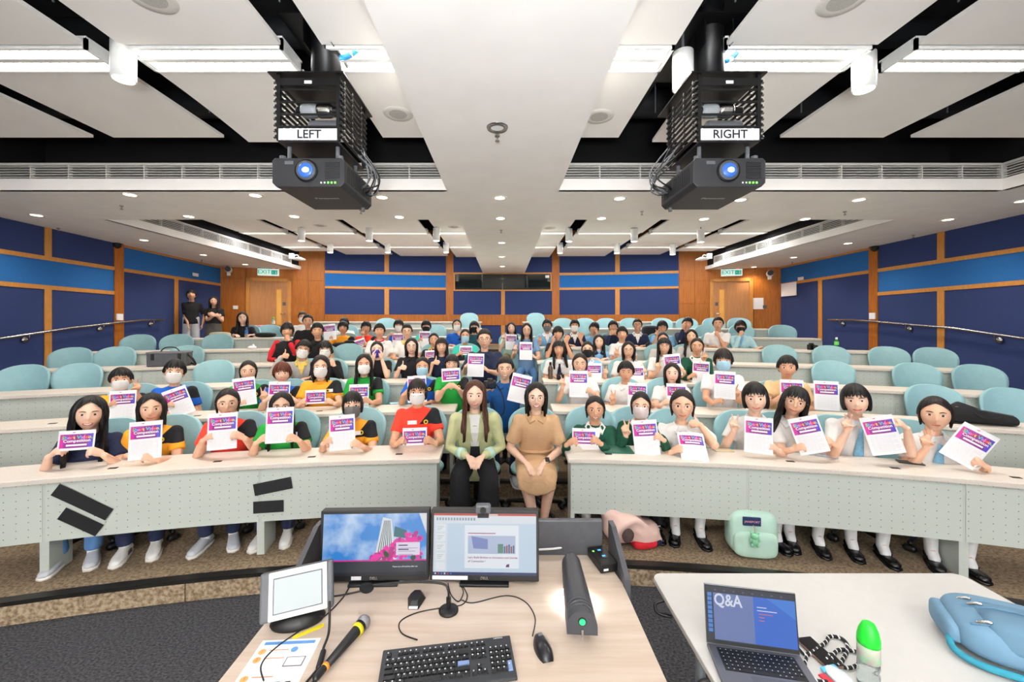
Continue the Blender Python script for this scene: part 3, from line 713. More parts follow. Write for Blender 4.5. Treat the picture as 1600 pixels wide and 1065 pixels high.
# ================================================================ DESKS
ENDS = {1:(-4.9,4.9),2:(-5.3,5.3),3:(-6.0,6.1),4:(-6.40,6.35),5:(-6.85,6.25),6:(-6.2,6.15),7:(-6.0,5.95),8:(-5.0,4.75)}
ORD = ['first','second','third','fourth','fifth','sixth','seventh','last']
def desk(n, side):
    Rb = RB(n); Rf = Rb-0.40; z = FL(n)
    xo = ENDS[n][0 if side == 'left' else 1]; xi = -0.56 if side == 'left' else 0.55
    if n == 8: xi = -0.62 if side == 'left' else 0.5
    a0, a1 = sorted((math.asin(xi/Rb), math.asin(xo/Rb)))
    d = thing('curved_desk', 'cream curved desk with perforated front, %s row from the stage, %s of aisle' % (ORD[n-1], side), 'desk', (0,0,0), 0, 'curved lecture desks')
    mb = MB(); arc_box(mb, Rf, Rb, a0, a1, z+0.705, z+0.745); mb.build('desktop', M_top, d, bevel=0.006)
    w = 1.33; L = (a1-a0)*Rb; k = max(1, round(L/w)); da = (a1-a0)/k
    ins = 0.02/Rf
    for i in range(k):
        b0, b1 = a0+da*i, a0+da*(i+1)
        if side == 'left': b0, b1 = a1-da*(i+1), a1-da*i
        Rp = Rf+0.035
        seg = 6; vs = []; fs = []; us = []
        c0, c1 = b0+0.0008, b1-0.0008
        if i == 0: c0, c1 = (c0, c1-ins) if side == 'left' else (c0+ins, c1)
        for j in range(seg+1):
            a = c0+(c1-c0)*j/seg
            for (R, zz) in ((Rp, z+0.27), (Rp, z+0.49), (Rp, z+0.705), (Rp+0.02, z+0.705), (Rp+0.02, z+0.27)):
                vs.append(pol(R, a, zz)); us.append(((a-c0)*Rp+0.02, zz-z-0.02))
        for j in range(seg):
            for q in range(5): fs.append((j*5+q, (j+1)*5+q, (j+1)*5+(q+1)%5, j*5+(q+1)%5))
        fs += [tuple(range(5)), tuple(range(seg*5+4, seg*5-1, -1))]
        fs = [tuple(reversed(f)) for f in fs]
        mb = MB().add(vs, fs); me = mb.mesh('front_panel', M_perf)
        uvl = me.uv_layers.new(name='UVMap')
        for lp in me.loops: uvl.data[lp.index].uv = us[lp.vertex_index]
        link('front_panel', me, d)
        e = (b1 if side == 'right' else b0)
        for aa in ((e,) if i else (e, (a1-ins*2.2 if side == 'left' else a0+ins*2.2))):
            mb = MB(); h = 0.028/Rf
            if i == 0 and aa != e: h = 0.016/Rf
            arc_box(mb, Rf+0.04, Rf+0.26, aa-h, aa+h, z, z+0.705, seg=1); mb.build('leg', M_steel, d)
    if n <= 2:
        for i in range(k*2):
            a = a0+(a1-a0)*(i+0.5)/(k*2)
            mb = MB(); arc_box(mb, Rf+0.12, Rf+0.15, a-0.0022, a+0.0022, z+0.744, z+0.748, seg=1); mb.build('cable_port', M_black, d)
    return d
for n in range(1, 9):
    desk(n, 'left'); desk(n, 'right')
# tape strips across the seams of the front left desk
def tape(x, y, L, rz, label):
    p = at_r(x, y, RB(1)-0.40+0.018); a = math.atan2(p.x, p.y-CEN)
    mb = MB(); n = 6
    vs = []
    for i in range(n+1):
        u = -L/2 + L*i/n
        for v in (-0.048, 0.048):
            X = u*math.cos(rz)-v*math.sin(rz); Z = u*math.sin(rz)+v*math.cos(rz)
            for dd in (0.0, 0.002):
                zz = p.z+Z - FL(1); bow = 0.0*max(0.0, 1-abs(zz-0.49)/0.22)
                q = pol(rad(p)+0.012-bow-0.004-dd, a+X/rad(p), p.z+Z); vs.append(q)
    fs = []
    for i in range(n):
        b = 4*i; fs += [(b+1,b+5,b+7,b+3),(b,b+2,b+6,b+4),(b,b+4,b+5,b+1),(b+2,b+3,b+7,b+6)]
    fs += [(0,1,3,2),(4*n,4*n+2,4*n+3,4*n+1)]
    tag(mb.add(vs, fs).build('tape_strip', mat('gaffer_tape','17171a',0.6,noise=0.2,nscale=30)), label, 'tape')
tape(128, 785, 0.40, -0.60, 'upper slanted black tape strip on the far left of the front left desk')
tape(125, 816, 0.28, -0.60, 'lower slanted black tape strip on the far left of the front left desk')
tape(426, 760, 0.29, 0.16, 'upper black tape strip over the seam right on the front left desk')
tape(419, 792, 0.23, 0.0, 'lower black tape strip over the seam right on the front left desk')

# ================================================================ CHAIRS
def shell_grid(h, depth, thick, n=14, m=14):
    """curved backrest shell with a rounded top, widest at two thirds of its height"""
    vs = []; fs = []
    for k in (0, 1):
        for j in range(m+1):
            v = math.sin(j/m*PI/2)
            if v < 0.62: w = 0.175+0.09*math.sin(v/0.62*PI/2)
            else: w = 0.265*max(0.0, 1-((v-0.62)/0.385)**2.6)**(1/2.2)
            for i in range(n+1):
                u = -1+2*i/n; x = u*w
                y = -depth*(x/0.26)**2 + 0.06*v*v + (thick*(1-0.4*abs(u)**3) if k else 0)
                vs.append((x, y, h*v))
    N = (n+1)*(m+1)
    for j in range(m):
        for i in range(n):
            a = j*(n+1)+i
            fs.append((a, a+1, a+n+2, a+n+1)); fs.append((N+a, N+a+n+1, N+a+n+2, N+a+1))
    edge = [i for i in range(n+1)] + [j*(n+1)+n for j in range(1, m+1)] + [m*(n+1)+i for i in range(n-1, -1, -1)] + [j*(n+1) for j in range(m-1, 0, -1)]
    for a, b in zip(edge, edge[1:]+edge[:1]): fs.append((a, N+a, N+b, b))
    return vs, fs
def make_chair(full):
    t = thing('swivel_chair', 'chair', 'chair')
    v, f = shell_grid(0.50, 0.07, 0.045)
    o = MB().add([(x, y+0.17, z+0.50) for x, y, z in v], f).build('backrest', M_aqua, t, True)
    mb = MB(); prof = [(0.0,0.0),(0.18,0.0),(0.235,0.025),(0.24,0.05),(0.22,0.075),(0.0,0.085)]
    mb.lathe((0,0,0.40), prof[1:-1], 24); mb.build('seat', M_aqua, t, True, bevel=0)
    MB().box(-0.03, 0.03, 0.16, 0.25, 0.42, 0.62).build('back_bar', M_black, t)
    MB().cyl((0,0), 0.03, 0.10, 0.41, 12).build('gas_stem', M_black, t)
    if full:
        for k in range(5):
            a = 2*PI*k/5+0.3; c, s = math.cos(a), math.sin(a)
            MB().tube([(0.03*c,0.03*s,0.115),(0.28*c,0.28*s,0.075)], [0.028,0.018], 8).build('base_leg', M_black, t, True)
            MB().tube([(0.285*c-0.02*s,0.285*s+0.02*c,0.032),(0.285*c+0.02*s,0.285*s-0.02*c,0.032)], 0.03, 12).build('caster', M_black, t, True)
    else:
        mb = MB()
        for k in range(5):
            a = 2*PI*k/5+0.3; c, s = math.cos(a), math.sin(a)
            mb.tube([(0,0,0.10),(0.28*c,0.28*s,0.03)], 0.025, 6)
        mb.build('star_base', M_black, t)
    return t
proto_full, proto_lite = make_chair(True), make_chair(False)
used = set()
def chair(n, a, label, dR=0.42, full=False, turn=0.0, group='aqua swivel chairs'):
    src = proto_full if full else proto_lite
    if src.name in used: o = copy_tree(src)
    else: used.add(src.name); o = src
    o.location = pol(RB(n)+dR, a, FL(n)); o.rotation_euler = (0, 0, -a+turn)
    return tag(o, label, 'chair', group)
# empty chairs seen in the photograph: row, pixel column of the backrest, place
EMPTY = [(3,30,'at the far left end of the third row'),(3,117,'second from the left in the third row'),(3,332,'alone in the third row, left block'),
 (4,107,'first from the left in the fourth row'),(4,177,'second from the left in the fourth row'),(4,288,'behind the grey camera bag in the fourth row'),(5,213,'first from the left in the fifth row'),(5,274,'second from the left in the fifth row'),(5,338,'third from the left in the fifth row'),
 (6,419,'beside the seated person in black, sixth row'),(4,543,'in the fourth row beside the person in the black jacket'),(7,603,'seventh row, left of the person with the white mask'),(6,680,'sixth row behind the person with the black mask'),(8,733,'back row, nearest the aisle on the left'),(7,730,'seventh row, nearest the aisle on the left'),
 (8,837,'back row, nearest the aisle on the right'),(7,842,'seventh row, nearest the aisle on the right'),(6,838,'sixth row, nearest the aisle on the right'),(7,880,'seventh row, second from the aisle on the right'),(7,914,'seventh row, third from the aisle on the right'),(6,915,'sixth row behind the person with the white mask'),(7,948,'seventh row, fourth from the aisle on the right'),(7,985,'seventh row behind the person in the navy vest'),(6,1022,'sixth row beside the dark rucksack'),(7,1035,'seventh row, sixth from the aisle on the right'),(7,1074,'seventh row behind the person in the navy sweater'),
 (7,1116,'seventh row in front of the right door'),(7,1156,'seventh row, outermost by the right door'),(6,1105,'sixth row behind the person with a finger on the lips'),(6,1160,'sixth row behind the person in the pale jacket'),(6,1224,'at the right end of the sixth row'),
 (4,1220,'in the fourth row above the person in the beige shirt'),(4,1301,'below the green bottle in the fourth row'),(4,1392,'second from the right end of the fourth row'),(3,1305,'third row, right of the person in beige'),(3,1437,'third row, second from the right edge'),(3,1535,'third row, at the far right'),(2,1465,'second row, behind the person at the far right'),(2,1590,'second row, beside the black instrument bag'),(4,1465,'at the right end of the fourth row')]
for (n, x, w) in EMPTY:
    chair(n, ang(x, RB(n)+0.5), 'empty aqua swivel chair ' + w)
# ================================================================ PEOPLE
SKIN = [mat('skin_light','deb094',0.55,noise=0.06,nscale=25), mat('skin_tan','cf9c7d',0.55,noise=0.06,nscale=25), mat('skin_pale','e6bda5',0.55,noise=0.05,nscale=25)]
M_hairs = {'k': hair_mat('hair_black','100c0b'), 'b': hair_mat('hair_brown','553120'), 'r': hair_mat('hair_auburn','64290f'), 'd': hair_mat('hair_dark_brown','1e1310')}
M_eyew = mat('eye_white','e9e4e0',0.3,noise=0.02); M_iris = mat('eye_dark','1a100c',0.2,noise=0.05)
M_brow = mat('brow','241814',0.8,noise=0.1); M_lip = mat('lip','b9615a',0.5,noise=0.08); M_teeth = mat('teeth','f2eee6',0.4,noise=0.02)
M_frame = mat('glasses_frame','2a2522',0.35,noise=0.05); M_gold = mat('glasses_wire','a08b76',0.3,metal=0.6,noise=0.05)
CLOTH = {'white':'e9e7e6','navy':'1d2542','black':'17171b','grey':'a8a6a4','green_cardigan':'0f4a35','peach':'e6bd8e','denim':'4f78a8','skyblue':'7fb2dc','polo_blue':'114a86','mustard':'d8b85a','teal':'1f5560','turquoise':'36bfae','mint':'bfe0cf','offwhite':'dcd8cf','olive_blazer':'c3c596','beige':'c6a07a','paleblue':'a9d0d8','lightgrey':'c3c1be','slate':'6f8fb4','khaki':'8a7a58','grey_trouser':'b9bcc2','skirt_grey':'55524e'}
def cloth(k):
    if k in ('orange','red','green','blue'):
        return house_shirt('sports_shirt_'+k, {'orange':'f2a52a','red':'ea3a28','green':'1f9a3a','blue':'1458b8'}[k])
    m = mat('cloth_'+k, CLOTH[k], 0.9, noise=0.08, nscale=9, bump=0.8)
    for nd in m.node_tree.nodes:
        if nd.type == 'BUMP': nd.inputs['Distance'].default_value = 0.02
    return m

# ---- head prototype in the head frame (face to -Y, origin at mid height)
def sm(a, b, x):
    t = np.clip((x-a)/(b-a), 0, 1); return t*t*(3-2*t)
def head_mesh():
    n, m = 36, 28
    th = np.linspace(0, 2*PI, n, endpoint=False); ph = np.linspace(-PI/2, PI/2, m+1)[1:-1]
    T, P = np.meshgrid(th, ph)
    x = np.cos(P)*np.sin(T); y = -np.cos(P)*np.cos(T); z = np.sin(P)
    x = np.append(x.ravel(), [0, 0]); y = np.append(y.ravel(), [0, 0]); z = np.append(z.ravel(), [-1, 1])
    X, Y, Z = x*0.079, y*0.094, z*0.113
    low = sm(0.1, -1.0, z)
    X = X*(1-0.30*low**1.3); Y = np.where(y > 0, Y*(1-0.45*low), Y*(1-0.05*low))
    X = np.where(z > 0, np.sign(X)*np.abs(X)**0.95*0.079**0.05, X)
    front = sm(0.2, 0.8, -y)
    g = lambda cx, cz, sx, sz: np.exp(-((X-cx)/sx)**2-((Z-cz)/sz)**2)*front
    Y = Y - 0.025*g(0, -0.024, 0.012, 0.015) - 0.012*g(0, 0.0, 0.009, 0.022) - 0.006*g(0, -0.058, 0.022, 0.012) - 0.007*g(0, -0.098, 0.02, 0.016)
    Y = Y + 0.007*g(0.031, 0.008, 0.016, 0.012) + 0.007*g(-0.031, 0.008, 0.016, 0.012)
    Y = Y - 0.004*g(0.04, -0.03, 0.018, 0.02) - 0.004*g(-0.04, -0.03, 0.018, 0.02)
    V = np.stack([X, Y, Z], 1); fs = []
    r = m-1; 
    for j in range(r-1):
        for i in range(n): fs.append((j*n+i, j*n+(i+1)%n, (j+1)*n+(i+1)%n, (j+1)*n+i))
    lo, hi = n*r, n*r+1
    fs += [(lo, (i+1)%n, i) for i in range(n)] + [(hi, (r-1)*n+i, (r-1)*n+(i+1)%n) for i in range(n)]
    mb = MB().add(V.tolist(), fs)
    for s in (-1, 1): mb.ell((s*0.079, 0.012, -0.008), (0.010, 0.018, 0.030), 10, 8)
    return mb
HEAD = head_mesh()
HV = np.array(HEAD.v)
def face_y(x, z, off=0.0):
    """y of the face surface (front) at x, z of the head frame"""
    c = 1-(x/0.079)**2-(z/0.113)**2
    return -0.094*math.sqrt(max(0.02, c)) - off

# ---- hair styles: grid from the crown down to a hairline that depends on the direction
def hair_mesh(style):
    n = 108
    S = dict(front=0.066, side=-0.02, back=-0.075, th=0.010, hang=0.0, a1=54, a2=68, top=0.014, wob=0.0015, fr=0.0, part=0.03)
    S.update({'short': dict(front=0.052, side=-0.002, back=-0.07, th=0.012, top=0.022, wob=0.0045, fr=0.009),
     'bowl': dict(front=0.034, side=-0.012, back=-0.08, th=0.015, top=0.020, wob=0.0035, fr=0.010),
     'crop': dict(front=0.070, side=0.002, back=-0.06, th=0.008, top=0.019, wob=0.003, a1=56, a2=70, part=0.02),
     'tied': dict(front=0.082, side=-0.01, back=-0.09, th=0.008, top=0.011, a1=60, a2=74, part=0.05),
     'tiedbangs': dict(front=0.044, side=-0.07, back=-0.09, th=0.010, top=0.014, a1=54, a2=66, fr=0.010),
     'bob': dict(front=0.086, side=-0.130, back=-0.13, th=0.014, top=0.014, hang=1.0, a1=52, a2=63, wob=0.003, part=0.05),
     'bobbangs': dict(front=0.040, side=-0.125, back=-0.13, th=0.014, top=0.014, hang=1.0, a1=52, a2=63, wob=0.003, fr=0.009),
     'long': dict(front=0.088, side=-0.28, back=-0.33, th=0.013, top=0.013, hang=1.25, a1=52, a2=64, wob=0.004, part=0.055),
     'longbangs': dict(front=0.046, side=-0.26, back=-0.30, th=0.013, top=0.014, hang=1.2, a1=52, a2=64, wob=0.004, fr=0.010)}.get(style, {}))
    rows, inner = 18, 4
    angs = []
    for i in range(n): angs.append(-PI + 2*PI*i/n)
    vs = []
    rnd = random.Random(hash(style) % 1000 if False else len(style)*7)
    ph = [rnd.random()*6 for _ in range(6)]
    for i, t in enumerate(angs):       # t = 0 looks to -Y (the face)
        d = abs(math.degrees(t))
        k = min(1, max(0, (d-S['a1'])/(S['a2']-S['a1']))); k = k*k*(3-2*k)
        zl = S['front']*(1-k) + S['side']*k
        if d > 95:
            q = min(1, (d-95)/45); zl = zl*(1-q)+S['back']*q
        if d < S['a2']: zl += S['fr']*math.sin(t*23+ph[0])*0.9 + (S['fr']*0.8*math.sin(t*41+ph[1])) - (0.014*(d/S['a1'])**2 if S['fr'] else S['part']*(d/S['a1'])**1.6)
        elif S['hang']: zl += 0.010*math.sin(t*17+ph[2])
        a, b, c = 0.079+S['th'], 0.094+S['th'], 0.113+S['top']
        wob = S['wob']*(math.sin(t*13+ph[3])+0.8*math.sin(t*29+ph[4])+0.6*math.sin(t*47+ph[5]))
        def pos(z, inset):
            wob = S['wob']*(math.sin(t*13+ph[3]+z*18)+0.8*math.sin(t*29+ph[4]-z*25)+0.6*math.sin(t*47+ph[5]))
            A, B, Cc = a-inset, b-inset, c-inset
            if z >= 0: r = math.sqrt(max(0, 1-(z/Cc)**2))
            else:
                body = math.sqrt(max(0.1, 1-(z/0.16)**2)) if z > -0.15 else 0.35
                straight = 1.0+0.10*min(1, -z/0.3) if S['hang'] > 1.1 else 1.0-0.10*min(1, -z/0.14)
                r = straight if S['hang'] else body
            x, y = math.sin(t)*(A+wob)*r, -math.cos(t)*(B+wob)*r
            if S['hang'] > 1.1 and z < -0.10:
                q = min(1, (-z-0.10)/0.12)
                if d < 100: y -= 0.065*q*(1 if d < 80 else (100-d)/20); x *= 1+0.06*q
                elif d > 120: y += 0.03*q
            return (x, y, z)
        for j in range(rows):
            u = j/(rows-1)
            if zl < 0.0:
                ztop = c*math.cos(min(1, u*1.8)*PI/2) if u*1.8 < 1 else 0.0
                z = ztop if u*1.8 < 1 else zl*(u*1.8-1)/0.8
            else:
                e = math.acos(min(1, zl/c)); z = c*math.cos(e*u)
            vs.append(pos(z, (S['th']*0.65*u**5 if d < S['a2']+6 and zl > -0.02 else 0.0)))
        for j in range(inner):
            u = (j+1)/inner; th = S['th']+0.012
            z0 = zl + (0.004 if j == 0 else 0.01 + (0.0 if not S['hang'] else 0.0))*u
            ins = th*u if S['hang'] else th*u
            z1 = z0 if j < inner-1 else (min(0.03, z0+0.10) if S['hang'] else z0+0.02)
            p = pos(max(min(z1, c*0.9), zl), ins*1.0); vs.append(p)
    R = rows+inner; fs = []
    for i in range(n):
        k = (i+1) % n
        for j in range(R-1): fs.append((i*R+j, i*R+j+1, k*R+j+1, k*R+j))
    mb = MB().add(vs, fs)
    if style in ('tied', 'tiedbangs'): mb.ell((0, 0.112, -0.01), (0.026, 0.03, 0.032), 10, 8)
    return mb
HAIR = {}
def hair(style, colr):
    k = (style, colr)
    if k not in HAIR: HAIR[k] = hair_mesh(style).mesh('hair', M_hairs[colr], True)
    return HAIR[k]

# ---- face details, shared by all heads
def eye_mesh(s):
    mb = MB(); x0 = s*0.031; z0 = 0.006
    def disc(rx, rz, off, mi, n=12):
        vs = []
        for k in range(n):
            x = x0+rx*math.cos(2*PI*k/n); z = z0+rz*math.sin(2*PI*k/n)*(1 if math.sin(2*PI*k/n) > 0 else 0.8); vs.append((x, face_y(x, z, off)+0.0055, z))
        c = (x0, face_y(x0, z0, off)+0.0045, z0); vs.append(c)
        mb.add(vs, [(k, (k+1) % n, n) for k in range(n)], mi)
    disc(0.0185, 0.0074, 0.0015, 1); disc(0.0155, 0.0051, 0.0030, 0); disc(0.0070, 0.0058, 0.0045, 1)
    return mb.mesh('eye', [M_eyew, M_iris])
def brow_mesh(s):
    pts = [(s*(0.014+0.034*k/4), 0, 0.0255+0.0035*math.sin(k/4*PI)) for k in range(5)]
    pts = [(x, face_y(x, z, -0.0012), z) for x, y, z in pts]
    return MB().tube(pts, [0.0024,0.0033,0.0033,0.0028,0.0018], 6).mesh('eyebrow', M_brow, True)
def mouth_mesh(smile):
    mb = MB(); n = 9
    w, up = (0.026, 0.008) if smile else (0.021, 0.002)
    pts = []
    for k in range(n):
        u = -1+2*k/(n-1); pts.append((u*w, face_y(u*w, -0.058, 0.0045)+0.004*abs(u), -0.061+up*u*u))
    mb.tube(pts, [0.0015]+[0.0045 if smile != 2 else 0.007]*(n-2)+[0.0015], 6)
    mi = [M_lip]
    if smile == 2:
        mb.tube([(x*0.85, y-0.004, z+0.0008) for x, y, z in pts], [0.001]+[0.0038]*(n-2)+[0.001], 6, 1); mi = [M_lip, M_teeth]
    return mb.mesh('mouth', mi, True)
EYES = [eye_mesh(-1), eye_mesh(1)]; BROWS = [brow_mesh(-1), brow_mesh(1)]; MOUTH = [mouth_mesh(0), mouth_mesh(1), mouth_mesh(2)]
def glasses_mesh(m, nm):
    mb = MB(); gr = 0.0011 if nm == 'wire_glasses' else 0.0015
    for s in (-1, 1):
        pts = [(s*0.033+0.024*math.cos(2*PI*k/16), 0, 0.004+0.021*math.sin(2*PI*k/16)) for k in range(17)]
        pts = [(x, face_y(x*0.75, z, 0.012), z) for x, y, z in pts]
        mb.tube(pts, gr, 6, caps=0)
        mb.tube([(s*0.056, face_y(0.056*0.75, 0.008, 0.012), 0.010), (s*0.083, -0.045, 0.010), (s*0.084, 0.01, 0.006)], gr, 6)
    mb.tube([(-0.010, face_y(0, 0.008, 0.015), 0.008), (0.010, face_y(0, 0.008, 0.015), 0.008)], gr, 6)
    return mb.mesh(nm, m, True)
GLASS = {'k': glasses_mesh(M_frame, 'glasses'), 'g': glasses_mesh(M_gold, 'wire_glasses')}
def mask_mesh(m):
    n, r = 16, 8; vs = []
    for k in (0, 1):
        for j in range(r+1):
            z = -0.108 + (0.108+0.002)*j/r
            for i in range(n+1):
                u = -1+2*i/n; w = 0.067*(0.80+0.20*math.sin(j/r*PI))
                zz = z*(1-0.15*u*u) + (0.006*(1-abs(u))**2 if j == r else 0)
                x = u*w
                y = -0.094*math.sqrt(max(0.03, 1-(x/0.079)**2*1.0-(zz/0.135)**2)) - 0.012 - 0.012*math.exp(-(x/0.016)**2)*sm(-0.10, -0.02, np.array(zz)).item() + (0.006 if k else 0)
                vs.append((x, y, zz))
    N = (n+1)*(r+1); fs = []
    for j in range(r):
        for i in range(n):
            a = j*(n+1)+i; fs += [(a, a+1, a+n+2, a+n+1), (N+a, N+a+n+1, N+a+n+2, N+a+1)]
    e = list(range(n+1)) + [j*(n+1)+n for j in range(1, r+1)] + [r*(n+1)+i for i in range(n-1, -1, -1)] + [j*(n+1) for j in range(r-1, 0, -1)]
    for a, b in zip(e, e[1:]+e[:1]): fs.append((a, N+a, N+b, b))
    mb = MB().add(vs, fs)
    for s in (-1, 1):
        for z in (-0.018, -0.085): mb.tube([(s*0.055, -0.05, z), (s*0.074, -0.01, z*0.5+0.0), (s*0.079, 0.02, 0.005)], 0.0016, 5)
    return mb.mesh('mask', m, True)
MASKC = {'white':'eceae8','blue':'a9d2e6','grey':'6d6c6e','black':'17171a','pink':'e2d2d3','purple':'4a3fae'}
MASKS = {k: mask_mesh(mat('mask_'+k, v, 0.85, noise=0.04, bump=0.15)) for k, v in MASKC.items()}

# ---- hands: wrist at the origin, fingers along +Z, palm to -Y, thumb on the side +X*side
def hand_tubes(gest, side):
    out = [([(0,0,-0.02),(0,0,0.015),(side*0.002,0,0.05),(side*0.002,0,0.082)], [0.021,0.024,0.036,0.034], 0.46)]
    base = [-0.030, -0.010, 0.010, 0.029]; ln = [0.058, 0.074, 0.080, 0.072]
    curl = {'v':[95,95,4,4],'fist':[92,92,92,92],'thumb':[95,95,95,92],'grip':[62,58,54,48],'flat':[20,17,15,15],'point':[95,95,95,4],'five':[6,3,3,4],'rest':[38,34,30,26]}[gest]
    fan = {'v':[0,0,-11,13],'five':[-16,-5,5,16]}.get(gest, [-3,-1,1,3])
    for b, L, c, fa in zip(base, ln, curl, fan):
        p = Vector((side*b, 0, 0.078)); pts = [p.copy()]; el = math.radians(c)*0.55; f = math.radians(fa)*side
        for seg, q in ((0.44, 1.0), (0.31, 1.9), (0.25, 2.6)):
            ee = math.radians(c)*q if c > 40 else el*q
            d = Vector((math.sin(f)*math.cos(ee), -math.sin(ee), math.cos(ee)*math.cos(f))); p = p + d*L*seg; pts.append(p.copy())
        out.append((pts, [0.0095, 0.0088, 0.0082, 0.0070], 1.0))
    if gest == 'thumb': th = [(0.028,0.0,0.03),(0.048,-0.008,0.045),(0.072,-0.008,0.05),(0.098,-0.004,0.05)]
    elif gest in ('v','fist','point'): th = [(0.024,-0.004,0.022),(0.036,-0.022,0.045),(0.018,-0.034,0.062),(-0.006,-0.036,0.068)]
    elif gest == 'grip': th = [(0.024,-0.004,0.022),(0.042,-0.022,0.045),(0.036,-0.036,0.070),(0.028,-0.042,0.09)]
    else: th = [(0.024,-0.003,0.02),(0.045,-0.010,0.042),(0.056,-0.014,0.066),(0.060,-0.016,0.088)]
    out.append(([Vector((side*x, y, z)) for x, y, z in th], [0.014,0.0115,0.0100,0.0085], 1.0))
    return out
def ik(S, W, l1, l2, pole):
    d = W-S; L = d.length
    if L > (l1+l2)*0.995: W = S+d*((l1+l2)*0.995/L); d = W-S; L = d.length
    if L < abs(l1-l2)+0.03: L = abs(l1-l2)+0.03
    c = (l1*l1+L*L-l2*l2)/(2*L); h = math.sqrt(max(0, l1*l1-c*c)); u = d.normalized()
    p = (pole-u*pole.dot(u)); p = p.normalized() if p.length > 1e-4 else u.orthogonal().normalized()
    return S+u*c+p*h, W

def loft(mb, rings, n=20, mi=0):
    """rings of (centre, rx, ry) stacked; squarish ellipses; closed ends"""
    vs = []
    for (c, rx, ry) in rings:
        for k in range(n):
            t = 2*PI*k/n; ct, st = math.cos(t), math.sin(t)
            vs.append((c[0]+rx*math.copysign(abs(ct)**0.85, ct), c[1]+ry*math.copysign(abs(st)**0.85, st), c[2]))
    fs = []
    for j in range(len(rings)-1):
        for k in range(n): fs.append((j*n+k, j*n+(k+1)%n, (j+1)*n+(k+1)%n, (j+1)*n+k))
    fs += [tuple(range(n-1, -1, -1)), tuple(range((len(rings)-1)*n, len(rings)*n))]
    return mb.add(vs, fs, mi)

BAKE = []
def remeshed(name, mb, mats, parent, voxel, loc=(0,0,0), smooth=2):
    o = mb.build(name, mats, parent, loc=loc)
    r = o.modifiers.new('remesh', 'REMESH'); r.mode = 'VOXEL'; r.voxel_size = voxel; r.use_smooth_shade = True
    s = o.modifiers.new('smooth', 'SMOOTH'); s.factor = 0.5; s.iterations = smooth
    BAKE.append(o); return o
def bake_all():
    dg = bpy.context.evaluated_depsgraph_get(); dg.update()
    new = []
    for o in BAKE:
        me = bpy.data.meshes.new_from_object(o.evaluated_get(dg)); new.append((o, me))
    for o, me in new:
        o.modifiers.clear(); old = o.data; mats = [m for m in old.materials]; o.data = me
        me.materials.clear()
        for m in mats: me.materials.append(m)
        me.polygons.foreach_set('use_smooth', [True]*len(me.polygons))
        bpy.data.meshes.remove(old)
    BAKE.clear()

sole_m = mat('shoe_sole','e6e3dc',0.6,noise=0.03)
def shoe_mesh(kind):
    """toe to -Y, heel at +Y, ankle at origin"""
    vs = []; fs = []; n = 14
    m = {'sneaker': mat('sneaker_white','e3e2df',0.6,noise=0.08,nscale=20), 'grey_sneaker': mat('sneaker_grey','b9bdc4',0.7,noise=0.12,nscale=25), 'maryjane': mat('patent_black','101012',0.25,noise=0.1), 'heel': mat('shoe_nude','c49a80',0.5,noise=0.05)}[kind]
    secs = [(0.07,0.030,0.060),(0.05,0.036,0.075),(0.0,0.038,0.085 if kind != 'maryjane' else 0.05),(-0.06,0.042,0.068 if kind != 'maryjane' else 0.038),(-0.12,0.047,0.052 if kind != 'maryjane' else 0.042),(-0.17,0.040,0.042),(-0.195,0.022,0.030)]
    for (y, rx, h) in secs:
        for k in range(n):
            t = 2*PI*k/n; x = rx*math.cos(t); z = 0.012+h/2*(1+math.sin(t)) if math.sin(t) > 0 else 0.012+h/2*(1+math.sin(t)*0.95)
            vs.append((x, y, z))
    for j in range(len(secs)-1):
        for k in range(n): fs.append((j*n+k, (j+1)*n+k, (j+1)*n+(k+1)%n, j*n+(k+1)%n))
    fs += [tuple(range(n)), tuple(range(len(secs)*n-1, (len(secs)-1)*n-1, -1))]
    mb = MB().add(vs, fs, 0)
    out = [(x*1.06, y*1.03-0.002) for (x, y) in [(0.030,0.07),(0.040,0.0),(0.043,-0.06),(0.047,-0.12),(0.038,-0.175),(0.0,-0.2),(-0.038,-0.175),(-0.047,-0.12),(-0.043,-0.06),(-0.040,0.0),(-0.030,0.07)]]
    mb.prism(out, 0.0, 0.020 if 'sneaker' in kind else 0.014, 1)
    if kind == 'maryjane': mb.tube([(-0.042,-0.035,0.04),(-0.02,-0.04,0.075),(0.02,-0.04,0.075),(0.042,-0.035,0.04)], 0.008, 6, 0)
    if kind == 'sneaker':
        for q in range(4): mb.tube([(-0.02,-0.03-0.022*q,0.083-0.006*q),(0.02,-0.038-0.022*q,0.083-0.006*q)], 0.004, 5, 1)
        for q in range(3): mb.box(0.036+0.002*q, 0.046, -0.02-0.022*q, -0.009-0.022*q, 0.03, 0.06, 2)
    return mb.mesh('shoe', [m, sole_m if 'sneaker' in kind else m, mat('shoe_stripe','4a3c38',0.7,noise=0.05)], True)
SHOES = {}
def shoe(k):
    if k not in SHOES: SHOES[k] = shoe_mesh(k)
    return SHOES[k]

